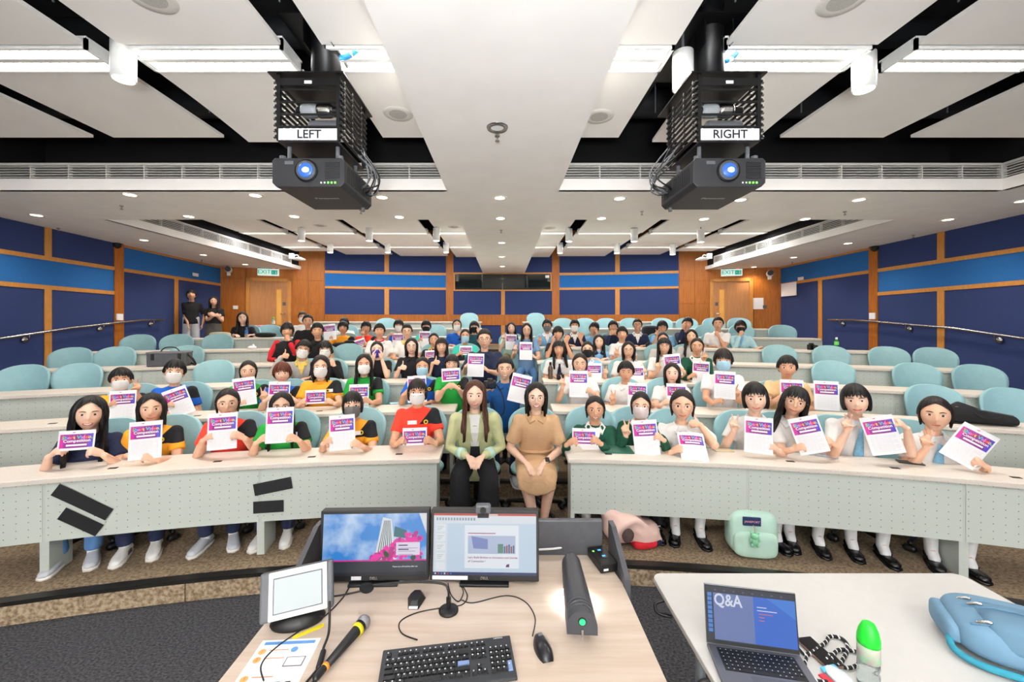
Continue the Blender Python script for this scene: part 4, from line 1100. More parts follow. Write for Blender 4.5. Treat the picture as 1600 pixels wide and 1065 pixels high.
logo_me = MB().cyl((0,0), 0.021, 0, 0.003, 16).mesh('badge', mat('badge_yellow','f0c81c',0.5,noise=0.1,nscale=60))
logo2_me = MB().cyl((0,0), 0.012, 0.003, 0.0045, 10).mesh('badge_mark', M_black)
NPERS = [0]
def person(n, x, y, label, hairst='short', hc='k', shirt='white', hands=None, mask=None, glasses=None, hs=1.0, dR=0.13, smile=1, skin=None, tilt=0.0,
           collar=None, tie=None, logo=False, sticker=None, legs='lite', shoes='sneaker', trouser='navy', sleeve=0.5, feet=None, stand=False, pos=None, wide=1.0, yawk=0.5, headyaw=None, vest=None, seat=True, hipback=0.13, chairfull=False, pitch=0.0, longsleeve=False, extra=None):
    """a seated person of row n whose head centre is seen at pixel x, y"""
    idx = NPERS[0]; NPERS[0] += 1
    rnd = random.Random(idx*13+5); hs = hs*1.05
    H = at_r(x, y, RB(n)+dR) if pos is None else pos
    a = math.atan2(H.x, H.y-CEN); camyaw = math.atan2(-H.x, H.y)   # rotation that faces the lens
    yawk = 0.36 if n == 1 and pos is None else yawk; yaw = camyaw*yawk + (-a)*(1-yawk)
    fz = FL(n)
    base = Vector((H.x, H.y, fz)) + Vector((-math.sin(yaw), math.cos(yaw), 0))*hipback
    root = thing('person', label, 'person', base, yaw, None)
    MI = (Matrix.Translation(base) @ Matrix.Rotation(yaw, 4, 'Z')).inverted()
    h = MI @ H
    det = 0 if n <= 1 else (1 if n <= 3 else 2)
    vox = (0.0072, 0.0085, 0.0115)[det]; svox = (0.0125, 0.015, 0.020)[det]
    sk = SKIN[rnd.choice([0,0,2,2,1])] if skin is None else SKIN[skin]
    hy = (camyaw*0.92 - yaw) if headyaw is None else headyaw
    HM = Matrix.Translation(h) @ Matrix.Rotation(hy, 4, 'Z') @ Matrix.Rotation(pitch, 4, 'X') @ Matrix.Rotation(tilt, 4, 'Y') @ Matrix.Scale(hs, 4)
    N = h + Vector((-0.10*math.sin(tilt), 0.035, -0.152*hs))          # base of the neck
    hip = Vector((0, 0, 0.50)) if not stand else Vector((0, 0.0, 0.92))
    sw = 0.152*wide
    # -- body: head, neck, inner trunk, arms and hands in one surface
    mb = MB(); o = len(mb.v)
    hv = [tuple(HM @ Vector(v)) for v in HEAD.v]; mb.add(hv, HEAD.f)
    mb.tube([N+Vector((0,0.01,-0.06)), N+Vector((0,0.006,0.0)), h+Vector((0,0.022,-0.05*hs))], [0.062*wide, 0.050, 0.050], 12)
    mb.tube([hip+Vector((0,0,0.05)), hip.lerp(N, 0.6), N+Vector((0,0.01,-0.05))], [0.085, 0.085, 0.07], 12)
    Sx = {}; armpts = {}
    hands = hands or {}
    zt = 0.745+fz
    for sd, s in (('L', -1), ('R', 1)):
        S = N + Vector((s*sw, 0.015, -0.062)); Sx[sd] = S
        spec = hands.get(sd, ('rest', None, None))
        g = spec[0]
        if spec[1] is None:    # resting on the desk or the lap
            W = MI @ (pol(RB(n)-0.02, a, zt+0.03)) + Vector((s*0.12, 0, 0)) if not stand else S+Vector((s*0.07, -0.05, -0.47))
            W = W if g != 'lap' else hip+Vector((s*0.07, -0.30, 0.12))
            if g == 'lap': g = 'rest'
            d = Vector((-s*0.75, -0.55, -0.05)) if not stand else Vector((-s*0.1, -0.15, -1)); nrm = Vector((0,0,-1)) if not stand else Vector((-s,0,0))
        else:
            dr = spec[3] if len(spec) > 3 else -0.235
            if isinstance(dr, str): W = MI @ at_y(spec[1], spec[2], float(dr))
            else: W = MI @ at_r(spec[1], spec[2], RB(n)+dr)
            if g in ('v','five','point'): d, nrm = Vector((s*0.12, -0.12, 1)), Vector((-s*0.15, -1, -0.1))
            elif g == 'thumb': d, nrm = Vector((-s*1.0, -0.35, 0.15)), Vector((-s*0.2, 0.9, -0.3))
            elif g == 'grip': d, nrm = Vector((-s*0.75, -0.35, 0.62)), Vector((-s*0.55, 0.55, -0.6))
            elif g == 'chin': d, nrm, g = Vector((-s*0.45, 0.1, 0.9)), Vector((-s*0.4, 0.8, 0)), 'fist'
            elif g == 'cheek': d, nrm, g = Vector((0.0, 0.2, 1)), Vector((-s*0.9, 0.4, 0)), 'rest'
            elif g == 'lap': d, nrm, g = Vector((-s*0.55, -0.75, -0.35)), Vector((0, 0.2, -1)), 'rest'
            elif g == 'down': d, nrm, g = Vector((-s*0.1, -0.1, -1)), Vector((-s, 0, 0)), 'rest'
            elif g == 'cross': d, nrm, g = Vector((-s*0.95, -0.1, 0.12)), Vector((0, 1, -0.2)), 'rest'
            else: d, nrm = Vector((-s*0.7, -0.6, -0.05)), Vector((0, 0, -1))
            if g != 'grip': W = W - d.normalized()*0.055
            else: W = W - d.normalized()*0.06
        pole = Vector((s*0.38, 0.18, -1.0))
        E, W = ik(S, W, 0.275, 0.245, pole)
        q = 0.78 if longsleeve else 1.0
        mb.tube([S.lerp(E, 0.12), S.lerp(E, 0.5), E], [0.046*wide*q, 0.045*q, 0.037*q], 12)
        mb.tube([E, E.lerp(W, 0.3), E.lerp(W, 0.75), W], [0.037*q, 0.037*q, 0.028, 0.0235], 12)
        zA = d.normalized(); yA = -(nrm - zA*nrm.dot(zA)).normalized(); xA = yA.cross(zA)
        HMm = Matrix((xA, yA, zA)).transposed().to_4x4(); HMm.translation = W
        tside = -s                       # thumbs toward the middle when palms face the lens
        # thumb side: right-handed frame, flip when the palm faces away
        if spec[0] in ('thumb',): tside = 1 if (HMm.to_3x3() @ Vector((1,0,0))).z > 0 else -1
        elif spec[0] in ('grip','chin','cheek','cross','lap','rest','flat'): tside = 1 if (HMm.to_3x3() @ Vector((1,0,0))).dot(Vector((-s*0.5,-0.3,1.0))) > 0 else -1
        else: tside = 1 if (HMm.to_3x3() @ Vector((1,0,0))).x*(-s) > 0 else -1
        for pts, rr, flat in hand_tubes(g, tside):
            P2 = [HMm @ Vector(p) for p in pts]
            if flat != 1.0:
                v, f = tube_mesh(pts, rr, 12, 2, 1.0); v = [HMm @ Vector((q.x, q.y*flat, q.z)) for q in v]; mb.add(v, f)
            else: mb.tube(P2, [max(r, vox*0.95) for r in rr], 8)
        armpts[sd] = (S, E, W)
    body = remeshed('body', mb, sk, root, vox, smooth=1)
    for k in (0, 1):
        link('eye', EYES[k], body, mw=HM); link('eyebrow', BROWS[k], body, mw=HM)
    link('hair', hair(hairst, hc), root, mw=HM @ Matrix.Diagonal((rnd.choice((-1,1))*(0.98+0.05*rnd.random()), 0.99+0.04*rnd.random(), 0.98+0.05*rnd.random(), 1)))
    if mask: link('mask', MASKS[mask], root, mw=HM)
    else: link('mouth', MOUTH[smile], body, mw=HM)
    if glasses: link('glasses', GLASS[glasses], root, mw=HM)
    # -- shirt
    sb = MB(); w = wide
    up = N-hip
    c = lambda t, dy=0.0: hip + up*t + Vector((0, dy, 0))
    hem = Vector((0, 0, -0.06))
    rings = [(c(-0.02)+hem, 0.165*w, 0.125*w), (c(0.12), 0.160*w, 0.125*w), (c(0.38), 0.150*w, 0.118*w), (c(0.62, 0.0), 0.160*w, 0.122*w), (c(0.78, 0.005), 0.170*w, 0.118*w), (c(0.90, 0.012), 0.168*w, 0.095*w), (c(0.965, 0.014), 0.125*w, 0.078*w), (c(1.0, 0.012)+Vector((0,0,0.008)), 0.070*w, 0.064)]
    loft(sb, rings, 22)
    for sd in 'LR':
        S, E, W = armpts[sd]
        sb.ell(S+Vector((0,0,0.004)), (0.060*w, 0.062*w, 0.058*w), 14, 10)
        if longsleeve: sb.tube([S, S.lerp(E,0.5), E, E.lerp(W,0.5), W.lerp(E,0.08)], [0.059*w, 0.056, 0.050, 0.044, 0.037], 12, caps=2)
        else: sb.tube([S+Vector((0,0,0.0)), S.lerp(E, sleeve*0.6), S.lerp(E, sleeve*1.25)], [0.058*w, 0.059*w, 0.064*w], 14, caps=0)
    sb.v = [tuple(Vector(v)-N) for v in sb.v]
    sh = remeshed('shirt', sb, cloth(shirt), root, svox, loc=N, smooth=3)
    chest = lambda t, x=0.0, off=0.004: c(t) + Vector((x, -(0.122*w)*max(0.05, 1-(abs(x)/(0.165*w))**2.353)**0.425 - off - 0.003, 0))
    if shirt in ('orange','red','green','blue'):
        p = chest(0.80, 0.085, 0.002); M = Matrix.Translation(p) @ Matrix.Rotation(0.25, 4, 'Z') @ Matrix.Rotation(PI/2-0.1, 4, 'X')
        b = link('badge', logo_me, root, mw=M); link('badge_mark', logo2_me, b)
        kk = rings[5][0] + Vector((0,0,0.0))
        ring = [N + Vector((0.066*w*math.cos(t), 0.008+0.060*math.sin(t)-(0.022 if math.sin(t) < 0 else 0)*(-math.sin(t)), -0.004+0.020*math.sin(t))) for t in [2*PI*k/20 for k in range(21)]]
        MB().tube(ring, 0.007, 6, caps=0).build('neckband', cloth(shirt), root, True)
    if sticker:
        p = chest(0.80, sticker, 0.004); MB().cbox((0,0,0), (0.085,0.003,0.036)).build('name_sticker', M_paper, root).matrix_local = Matrix.Translation(p) @ Matrix.Rotation(0.1, 4, 'Z')
    if collar:
        m = cloth(collar) if collar in CLOTH else cloth('white')
        cb = MB()
        for s in (-1, 1):
            A = N+Vector((0, 0.07, 0.03)); Bq = N+Vector((s*0.066, 0.02, 0.022)); Cq = N+Vector((s*0.035, -0.060, -0.010)); D = N+Vector((s*0.062, -0.088*w, -0.062)); E2 = N+Vector((s*0.098, -0.03, -0.012)); F2 = N+Vector((0, 0.092, 0.0)); G2 = N+Vector((s*0.012, -0.078, -0.035))
            t = Vector((0, -0.006, 0.008)); top = [A, Bq, Cq, G2, D, E2, F2]
            v = [p+t for p in top]+[p-t for p in top]; k = 7
            f = [(0,1,5,6),(1,2,4,5),(2,3,4),(7,13,12,8),(8,12,11,9),(9,11,10)] + [(i, i+7, (i+1)%7+7, (i+1)%7) for i in range(7)]
            cb.add(v, f)
        cb.build('collar', m, root, False)
    if tie:
        pts = [chest(0.90, 0, 0.006), chest(0.84, 0, 0.012), chest(0.7, 0, 0.008), chest(0.5, 0, 0.008), chest(0.35, 0, 0.006)]
        ws = [0.016, 0.014, 0.026, 0.034, 0.036]; v = []; f = []
        for p, q in zip(pts, ws): v += [p+Vector((-q,0.0,0)), p+Vector((0,-0.006,0)), p+Vector((q,0.0,0))]
        for i in range(4): f += [(3*i, 3*i+1, 3*i+4, 3*i+3), (3*i+1, 3*i+2, 3*i+5, 3*i+4)]
        to = MB().add(v, f).build('tie', mat('tie_'+tie, {'sky':'7fb6d8','navy':'1a2440'}[tie], 0.7, noise=0.2, nscale=60), root, True)
        so = to.modifiers.new('solid', 'SOLIDIFY'); so.thickness = 0.006; so.offset = 1
    if vest:    # open front showing the blouse: a V of another colour on the chest
        v = [N+Vector((-0.052,-0.062,0.0)), N+Vector((0.052,-0.062,0.0)), chest(0.62, 0.0, 0.012), chest(0.80, -0.03, 0.010), chest(0.80, 0.03, 0.010), N+Vector((0,-0.078,-0.008))]
        vo = MB().add(v, [(0,3,5),(5,3,4),(5,4,1),(3,2,4)]).build('shirt_front', cloth(vest), root)
        so = vo.modifiers.new('solid', 'SOLIDIFY'); so.thickness = 0.006; so.offset = 0
    # -- legs
    if not stand:
        ft = feet or [(-0.10, -0.36), (0.10, -0.36)]
        if legs in ('full', 'bare', 'wide'):
            for s, (fx, fy) in zip((-1, 1), ft):
                hp = Vector((s*0.085, -0.02, 0.52)); kn = Vector((s*0.10+fx*0.25, -0.36 if n == 1 and seat and pos is None and hipback < 0.2 else -0.42, 0.53)); an = Vector((fx, fy+0.02, 0.09))
                if legs == 'bare':
                    if shoes != 'heel': MB().tube([hp, kn], [0.085, 0.065], 12).build('skirt_leg', cloth(trouser), root, True)
                    mid = kn.lerp(an, 0.35)
                    MB().tube([kn+Vector((0,0,-0.01)), mid, kn.lerp(an, 0.72), an], [0.058, 0.055, 0.043, 0.035], 12).build('calf', sk, root, True)
                    if shoes == 'maryjane': MB().tube([kn.lerp(an, 0.66), kn.lerp(an, 0.85), an, an+Vector((0,-0.05,-0.035))], [0.046, 0.042, 0.040, 0.036], 12).build('sock', mat('sock_white','e8e8ea',0.9,noise=0.05), root, True)
                elif legs == 'wide':
                    MB().tube([hp, kn, kn.lerp(an, 0.5), an+Vector((0,0,-0.03))], [0.10, 0.085, 0.095, 0.10], 14).build('trouser_leg', cloth(trouser), root, True)
                else:
                    MB().tube([hp, kn, kn.lerp(an, 0.5), an+Vector((0,0,0.03))], [0.085, 0.066, 0.058, 0.056], 12).build('trouser_leg', cloth(trouser), root, True)
                    MB().tube([an+Vector((0,0.0,0.05)), an+Vector((0,-0.01,-0.03))], 0.036, 10).build('sock', mat('sock_white','e8e8ea',0.9,noise=0.05), root, True)
                so = link('shoe', shoe(shoes), root); so.matrix_local = Matrix.Translation((fx, fy+0.02, 0.0)) @ Matrix.Rotation(s*0.12 + (rnd.random()-0.5)*0.3, 4, 'Z')
        else:
            mbl = MB()
            for s in (-1, 1): mbl.tube([(s*0.085,-0.02,0.50),(s*0.10,-0.38,0.50),(s*0.10,-0.40,0.02)], [0.08,0.062,0.05], 6, caps=0)
            mbl.build('trousers', cloth(trouser), root, True)
    else:
        tb = MB(); sp = 0.075
        if legs == 'skirt':
            loft(tb, [(Vector((0,0,0.30)), 0.20, 0.16), (Vector((0,0,0.6)), 0.18, 0.15), (Vector((0,0,0.9)), 0.145, 0.115), (Vector((0,0,1.0)), 0.13, 0.105)], 24)
            for s in (-1, 1): tb.tube([(s*0.07,0,0.35),(s*0.07,0,0.04)], [0.05,0.04], 10)
        else:
            for s in (-1, 1): tb.tube([(s*0.07,0,0.98),(s*0.085,-0.01,0.52),(s*0.09,0,0.05)], [0.092,0.085,0.075], 14)
        tb.build('skirt' if legs == 'skirt' else 'trousers', cloth(trouser), root, True)
        for s in (-1, 1): link('shoe', shoe('sneaker'), root, mw=Matrix.Translation((s*0.09, 0, 0)))
    if extra: extra(root, N, hip, c, chest, armpts, w)
    if seat and not stand:
        chair(n, a, 'aqua chair of the ' + label, rad(base)-RB(n)+0.03, full=chairfull, turn=(yaw+a)*0.6, group='occupied aqua chairs')
    return root
# ================================================================ FLYERS
def bend(x): return 0.9*x*x
def flyer_meshes(h):
    half = h < 0.2
    def sheet(x0, x1, z0, z1, y, nm, m, mats=None, thick=0.0):
        n = 8; mb = MB(); vs = []
        for i in range(n+1):
            x = x0+(x1-x0)*i/n
            vs += [(x, bend(x)+y, z0), (x, bend(x)+y, z1)]
            if thick: vs += [(x, bend(x)+y+thick, z0), (x, bend(x)+y+thick, z1)]
        s = 4 if thick else 2; fs = []; mi = []
        for i in range(n):
            b = i*s; fs.append((b, b+s, b+s+1, b+1)); mi.append(0 if not mats else mats(i))
            if thick:
                fs += [(b+2, b+3, b+s+3, b+s+2), (b+1, b+s+1, b+s+3, b+3), (b, b+2, b+s+2, b+s)]; mi += [0]*3
        if thick: fs += [(0,1,3,2), (n*s, n*s+2, n*s+3, n*s+1)]; mi += [0, 0]
        mb.add(vs, fs); mb.m = mi
        return mb.mesh(nm, m)
    out = []
    out.append(('sheet', sheet(-0.105, 0.105, -h, 0, 0, 'sheet', M_paper, thick=0.0009)))
    zt, zb = (-0.035, -0.135) if not half else (-0.028, -0.132)
    out.append(('banner', sheet(-0.094, 0.094, zb, zt, -0.0006, 'banner', [M_magenta, M_purple, M_indigo], lambda i: 0 if i < 1 else (2 if i > 6 else 1))))
    def flat(me, x0, z0, y):
        me = me.copy()
        for v in me.vertices:
            X, Z = v.co.x+x0, v.co.y+z0; v.co = (X, bend(X)+y-v.co.z, Z)
        return me
    cols = ['ff5a3c','ffd21e','53d84a','38b8ff','ff8ad0']
    t1 = flat(text_mesh('Short Video,', 0.034), 0.004, zt-0.026, -0.0012)
    for i, c in enumerate(cols): t1.materials.append(mat('print_%d' % i, c, 0.5, noise=0.02))
    for p in t1.polygons: p.material_index = int((p.center.x+0.2)/0.0165) % 5
    t2 = flat(text_mesh('Competition', 0.030), 0.004, zt-0.052, -0.0012); t2.materials.append(M_brightw)
    out += [('title_text', t1), ('subtitle_text', t2)]
    out.append(('title_bar', sheet(-0.055, 0.062, zb+0.014, zb+0.027, -0.0012, 'title_bar', M_brightw)))
    mb = MB(); rr = random.Random(4)
    for k in range(14):
        x, z = -0.085+0.17*rr.random(), zt-0.006-(zt-zb-0.012)*rr.random()
        if abs(z-(zt-0.045)) < 0.03 and abs(x) < 0.07: z = zt-0.008
        s = 0.0022; mb.add([(x-s, bend(x)-0.001, z), (x, bend(x)-0.001, z-s), (x+s, bend(x)-0.001, z), (x, bend(x)-0.001, z+s)], [(0,1,2,3)])
    out.append(('star_print', mb.mesh('star_print', mat('print_star','e88ae0',0.5,noise=0.02))))
    mb = MB(); mb.add([(-0.030, bend(0.03)-0.001, -0.016), (-0.016, bend(0.02)-0.001, -0.020), (-0.004, bend(0)-0.001, -0.012), (-0.016, bend(0.02)-0.001, -0.013)], [(0,1,2,3)])
    out.append(('logo', mb.mesh('logo', mat('print_red','d0304a',0.5,noise=0.05))))
    if not half:
        mb = MB()
        for k in range(13):
            z = -0.152-0.0098*k; w = 0.085 if k % 4 != 3 else 0.05
            for i in range(6):
                x0 = -0.085+(w+0.085)*i/6; x1 = -0.085+(w+0.085)*(i+1)/6-0.002
                mb.add([(x0, bend(x0)-0.0006, z-0.0028), (x1, bend(x1)-0.0006, z-0.0028), (x1, bend(x1)-0.0006, z), (x0, bend(x0)-0.0006, z)], [(0,1,2,3)])
        out.append(('body_text', mb.mesh('body_text', M_ink)))
    return out
FLY = {'full': flyer_meshes(0.297), 'half': flyer_meshes(0.150)}
def flyer(n, x, y, roll, kind, who, dr=-0.22, Y=None, pitch=0.12, k=0.6):
    p = at_r(x, y, RB(n)+dr) if Y is None else at_y(x, y, Y)
    cy = math.atan2(-p.x, p.y)*k
    t = thing('competition_flyer', 'competition flyer held by ' + who, 'flyer', p, 0, 'printed competition flyers')
    t.matrix_world = Matrix.Translation(p) @ Matrix.Rotation(cy, 4, 'Z') @ Matrix.Rotation(-pitch, 4, 'X') @ Matrix.Rotation(math.radians(roll), 4, 'Y')
    for nm, me in FLY[kind]: link(nm, me, t)
    return t

def pp(who, n, x, y, paper=None, **kw):
    person(n, x, y, who, **kw)
    if paper:
        px, py, roll, kind = paper[:4]
        flyer(n, px, py, roll, kind, who, **(paper[4] if len(paper) > 4 else {}))
G, V, T, FI = 'grip', 'v', 'thumb', 'five'
row1 = dict(legs='full', chairfull=True)
# ---- first row, left
pp('person in navy shirt with long black hair, far left', 1, 140, 646, (121,672,3,'half'), hairst='long', shirt='navy', collar='navy', hands={'L':(G,86,706),'R':(G,149,706)}, hs=1.13, dR=0.02, smile=2, skin=2, tilt=0.08, shoes='grey_sneaker', trouser='denim', **row1)
pp('person in orange sports shirt with black bob, second from left', 1, 237, 638, (228,658,0,'full'), hairst='bob', shirt='orange', hands={'L':('rest',None,None),'R':(G,234,714,-0.24)}, hs=1.06, dR=0.06, skin=0, **row1)
pp('person in red sports shirt with glasses, first row', 1, 356, 629, (348,645,0,'full'), hairst='tied', hc='d', shirt='red', glasses='g', hands={'L':(G,325,682),'R':(G,372,680)}, hs=1.05, dR=0.08, smile=0, skin=0, shoes='grey_sneaker', **row1)
pp('person in green sports shirt peering over the flyer, first row', 1, 440, 634, (438,636,1,'full'), hairst='long', shirt='green', glasses='k', sticker=0.1, hands={'L':(G,408,686),'R':(G,458,684)}, hs=1.02, dR=0.08, skin=0, **row1)
pp('person in orange sports shirt with grey mask, first row', 1, 551, 632, (534,648,-2,'full'), hairst='tiedbangs', shirt='orange', mask='grey', sticker=0.04, hands={'L':(G,512,688),'R':(G,558,693)}, hs=1.02, dR=0.10, skin=0, **row1)
pp('person in red sports shirt with white mask beside the aisle', 1, 652, 612, (648,668,0,'half'), hairst='tiedbangs', hc='d', shirt='red', mask='white', glasses='g', sticker=-0.04, hands={'L':(G,626,689),'R':(G,672,688)}, hs=1.02, dR=0.10, skin=1, **row1)
# ---- first row, right
pp('person in green cardigan smiling beside the aisle', 1, 930, 639, (913,669,0,'half'), hairst='tied', shirt='green_cardigan', vest='white', collar='white', glasses='g', longsleeve=True, hands={'L':(G,893,690),'R':(G,932,688)}, hs=1.02, dR=0.10, smile=2, skin=1, **dict(row1, legs='bare', shoes='maryjane'))
pp('person in green cardigan with pink mask making a V sign', 1, 1001, 633, (1006,656,-6,'full'), hairst='tied', shirt='green_cardigan', vest='white', collar='white', glasses='g', mask='pink', longsleeve=True, hands={'L':(V,977,672,-0.12),'R':(G,1030,682)}, hs=1.02, dR=0.10, skin=0, **dict(row1, legs='full', trouser='black', shoes='maryjane'))
pp('person in white blouse and pale tie giving a thumbs up', 1, 1066, 633, (1078,675,0,'full',dict(dr=-0.12,pitch=0.98)), hairst='tied', hc='d', shirt='white', collar='white', tie='sky', glasses='g', hands={'L':(G,1057,702,-0.26),'R':(T,1085,662,0.0)}, hs=1.2, dR=0.05, wide=1.15, skin=0, **dict(row1, legs='bare', shoes='maryjane'))
pp('person in white blouse with bangs making a V, mid right', 1, 1180, 622, (1186,652,2,'full'), hairst='tiedbangs', shirt='white', collar='white', hands={'L':(V,1146,664,-0.05),'R':(G,1209,698)}, hs=1.14, dR=0.08, skin=2, tilt=-0.06, **dict(row1, legs='bare', shoes='maryjane'))
pp('person in white blouse with glasses tilting the head', 1, 1242, 627, (1253,651,-17,'full'), hairst='longbangs', shirt='white', collar='white', glasses='g', hands={'L':(G,1248,698),'R':(G,1298,690)}, hs=1.08, dR=0.08, skin=0, tilt=0.22, **dict(row1, legs='bare', shoes='maryjane'))
pp('person in white blouse and blue tie, V sign at cheek', 1, 1337, 625, (1368,650,-15,'full'), hairst='tiedbangs', shirt='white', collar='white', tie='sky', hands={'L':(V,1322,664,-0.05),'R':(G,1408,662)}, hs=1.10, dR=0.04, skin=2, tilt=-0.10, **dict(row1, legs='bare', shoes='maryjane'))
pp('person in white blouse at the far right, V sign', 1, 1461, 647, (1536,672,31,'full'), hairst='tied', hc='d', shirt='white', collar='white', tie='sky', hands={'L':(V,1446,690,-0.15),'R':(G,1532,722)}, hs=1.14, dR=0.0, smile=0, skin=0, **dict(row1, legs='bare', shoes='maryjane'))

# ---- the two seated in the aisle
def blazer(root, N, hip, c, chest, arm, w):
    m = cloth('olive_blazer')
    mb = MB(); loft(mb, [(hip+Vector((0,-0.04,-0.08)), 0.20, 0.21), (hip+Vector((0,-0.03,0.0)), 0.195, 0.19), (hip+Vector((0,0,0.12)), 0.175, 0.135), (c(0.5), 0.165, 0.128), (c(0.6), 0.15, 0.11)], 28)
    mb.build('blazer_skirt', m, root, True)
    for s in (-1, 1):
        v = [N+Vector((s*0.060,-0.035,0.018)), N+Vector((s*0.095,-0.055,-0.02)), chest(0.72, s*0.085, 0.010), chest(0.52, s*0.02, 0.012), chest(0.70, s*0.035, 0.012), N+Vector((s*0.045,-0.075,-0.03))]
        o = MB().add(v, [(0,1,5),(1,2,4,5),(2,3,4)]).build('lapel', m, root)
        so = o.modifiers.new('solid','SOLIDIFY'); so.thickness = 0.010; so.offset = 0
    v = [N+Vector((-0.05,-0.065,0.0)), N+Vector((0.05,-0.065,0.0)), chest(0.70, 0.045, 0.006), chest(0.45, 0.035, 0.008), chest(0.45, -0.035, 0.008), chest(0.70, -0.045, 0.006)]
    o = MB().add(v, [(0,5,2,1),(5,4,3,2)]).build('blouse', cloth('white'), root); so = o.modifiers.new('solid','SOLIDIFY'); so.thickness = 0.006; so.offset = 0
    v = [chest(0.45, -0.04, 0.007), chest(0.45, 0.04, 0.007), chest(0.15, 0.055, 0.04), chest(0.15, -0.055, 0.04)]
    o = MB().add(v, [(0,3,2,1)]).build('black_top', cloth('black'), root); so = o.modifiers.new('solid','SOLIDIFY'); so.thickness = 0.006; so.offset = 0
    for sd in 'LR':
        S, E, W = arm[sd]; MB().tube([E.lerp(W,0.55), E.lerp(W,0.78)], [0.050,0.053], 16, caps=0).build('cuff', cloth('mint'), root, True)
person(1, 742, 617, 'person in pale green blazer and black trousers, hands clasped', hairst='long', hc='b', shirt='olive_blazer', hands={'L':('lap',735,718,'3.50'),'R':('lap',750,718,'3.50')}, hs=1.08, dR=-0.10, hipback=0.28, skin=2, wide=1.12, longsleeve=True, legs='wide', trouser='black', shoes='maryjane', feet=[(-0.12,-0.34),(0.12,-0.34)], extra=blazer, chairfull=True, smile=1)
def dress(root, N, hip, c, chest, arm, w):
    m = cloth('beige'); mb = MB()
    vs = []; fs = []; n = 22
    prof = [(-0.02, 0.60, 0.19, 0.11), (0.10, 0.555, 0.20, 0.115), (0.22, 0.56, 0.195, 0.10), (0.36, 0.555, 0.185, 0.105), (0.45, 0.535, 0.178, 0.10), (0.49, 0.46, 0.168, 0.095)]
    for (y, z, rx, rz) in prof:
        for k in range(n):
            t = 2*PI*k/n; vs.append((rx*math.cos(t), -y, z+rz*math.sin(t)))
    for j in range(len(prof)-1):
        for k in range(n): fs.append((j*n+k, (j+1)*n+k, (j+1)*n+(k+1)%n, j*n+(k+1)%n))
    fs += [tuple(range(n)), tuple(range(len(prof)*n-1, (len(prof)-1)*n-1, -1))]
    remeshed('skirt', MB().add(vs, fs), m, root, 0.016, smooth=4)
    ring = [c(0.33)+Vector((0.158*w*math.cos(t), 0.125*w*math.sin(t), 0)) for t in [2*PI*k/24 for k in range(25)]]
    MB().tube(ring, 0.016, 8, caps=0).build('waist_seam', m, root, True)
    S, E, W = arm['R']; q = E.lerp(W, 0.86); d = (W-E).normalized()
    MB().tube([q-d*0.008, q+d*0.008], 0.030, 16, caps=0).build('watch_strap', M_grey, root, True)
    MB().cbox((0,0,0), (0.036,0.010,0.040)).build('watch_face', M_black, root, bevel=0.003).matrix_local = Matrix.Translation(q+Vector((0,-0.026,0.016))) @ Matrix.Rotation(-0.6, 4, 'X')
person(1, 838, 620, 'person in beige shirt dress with watch, hands on knees', hairst='bob', shirt='beige', collar='beige', glasses='g', hands={'L':('lap',826,728,'3.50'),'R':('lap',846,728,'3.50')}, hs=1.06, dR=-0.10, hipback=0.28, skin=2, wide=1.05, smile=2, legs='bare', trouser='beige', shoes='heel', feet=[(-0.02,-0.36),(0.07,-0.30)], extra=dress, chairfull=True, sleeve=0.62)
# ---- others along the aisle
def belt(root, N, hip, c, chest, arm, w): pass
person(2, 789, 576, 'person in blue polo holding a camera between the front two', hairst='crop', shirt='polo_blue', glasses='g', hands={'L':('grip',763,606,'4.25'),'R':('grip',833,604,'4.25')}, hs=1.06, pos=at_y(789,576,4.5), smile=2, skin=0, legs='full', trouser='navy', shoes='grey_sneaker', chairfull=True, wide=1.12, collar='polo_blue')
flyer(2, 817, 585, 13, 'full', 'person in blue polo with the camera', Y=4.22)
person(3, 757, 530, 'person in dark navy shirt holding a flyer in the aisle', hairst='crop', shirt='navy', collar='navy', glasses='k', hands={'L':('grip',733,568,'5.15'),'R':('grip',757,575,'5.15')}, hs=1.12, pos=at_y(757,530,5.5), smile=0, skin=0, wide=1.18, legs='full', trouser='black', sleeve=0.7)
flyer(3, 744, 552, 2, 'full', 'person in dark navy shirt in the aisle', Y=5.12)
person(4, 823, 516, 'person in grey blue top with very long hair, aisle', hairst='long', shirt='slate', glasses='k', hands={'L':(V,805,545,'6.75'),'R':('grip',833,556,'6.7')}, pos=at_y(823,516,7.0), smile=1, skin=0, legs='full', trouser='denim')
flyer(4, 822, 534, 1, 'full', 'person in grey blue top in the aisle', Y=6.65)
person(5, 799, 513, 'person in pale green top with V sign, upper aisle', hairst='long', shirt='mint', hands={'L':(V,787,527,'7.8'),'R':('grip',808,535,'7.75')}, pos=at_y(799,513,8.0), skin=2, legs='full', trouser='khaki', smile=2, tilt=-0.12)
flyer(5, 799, 522, 2, 'full', 'person in pale green top in the upper aisle', Y=7.7)

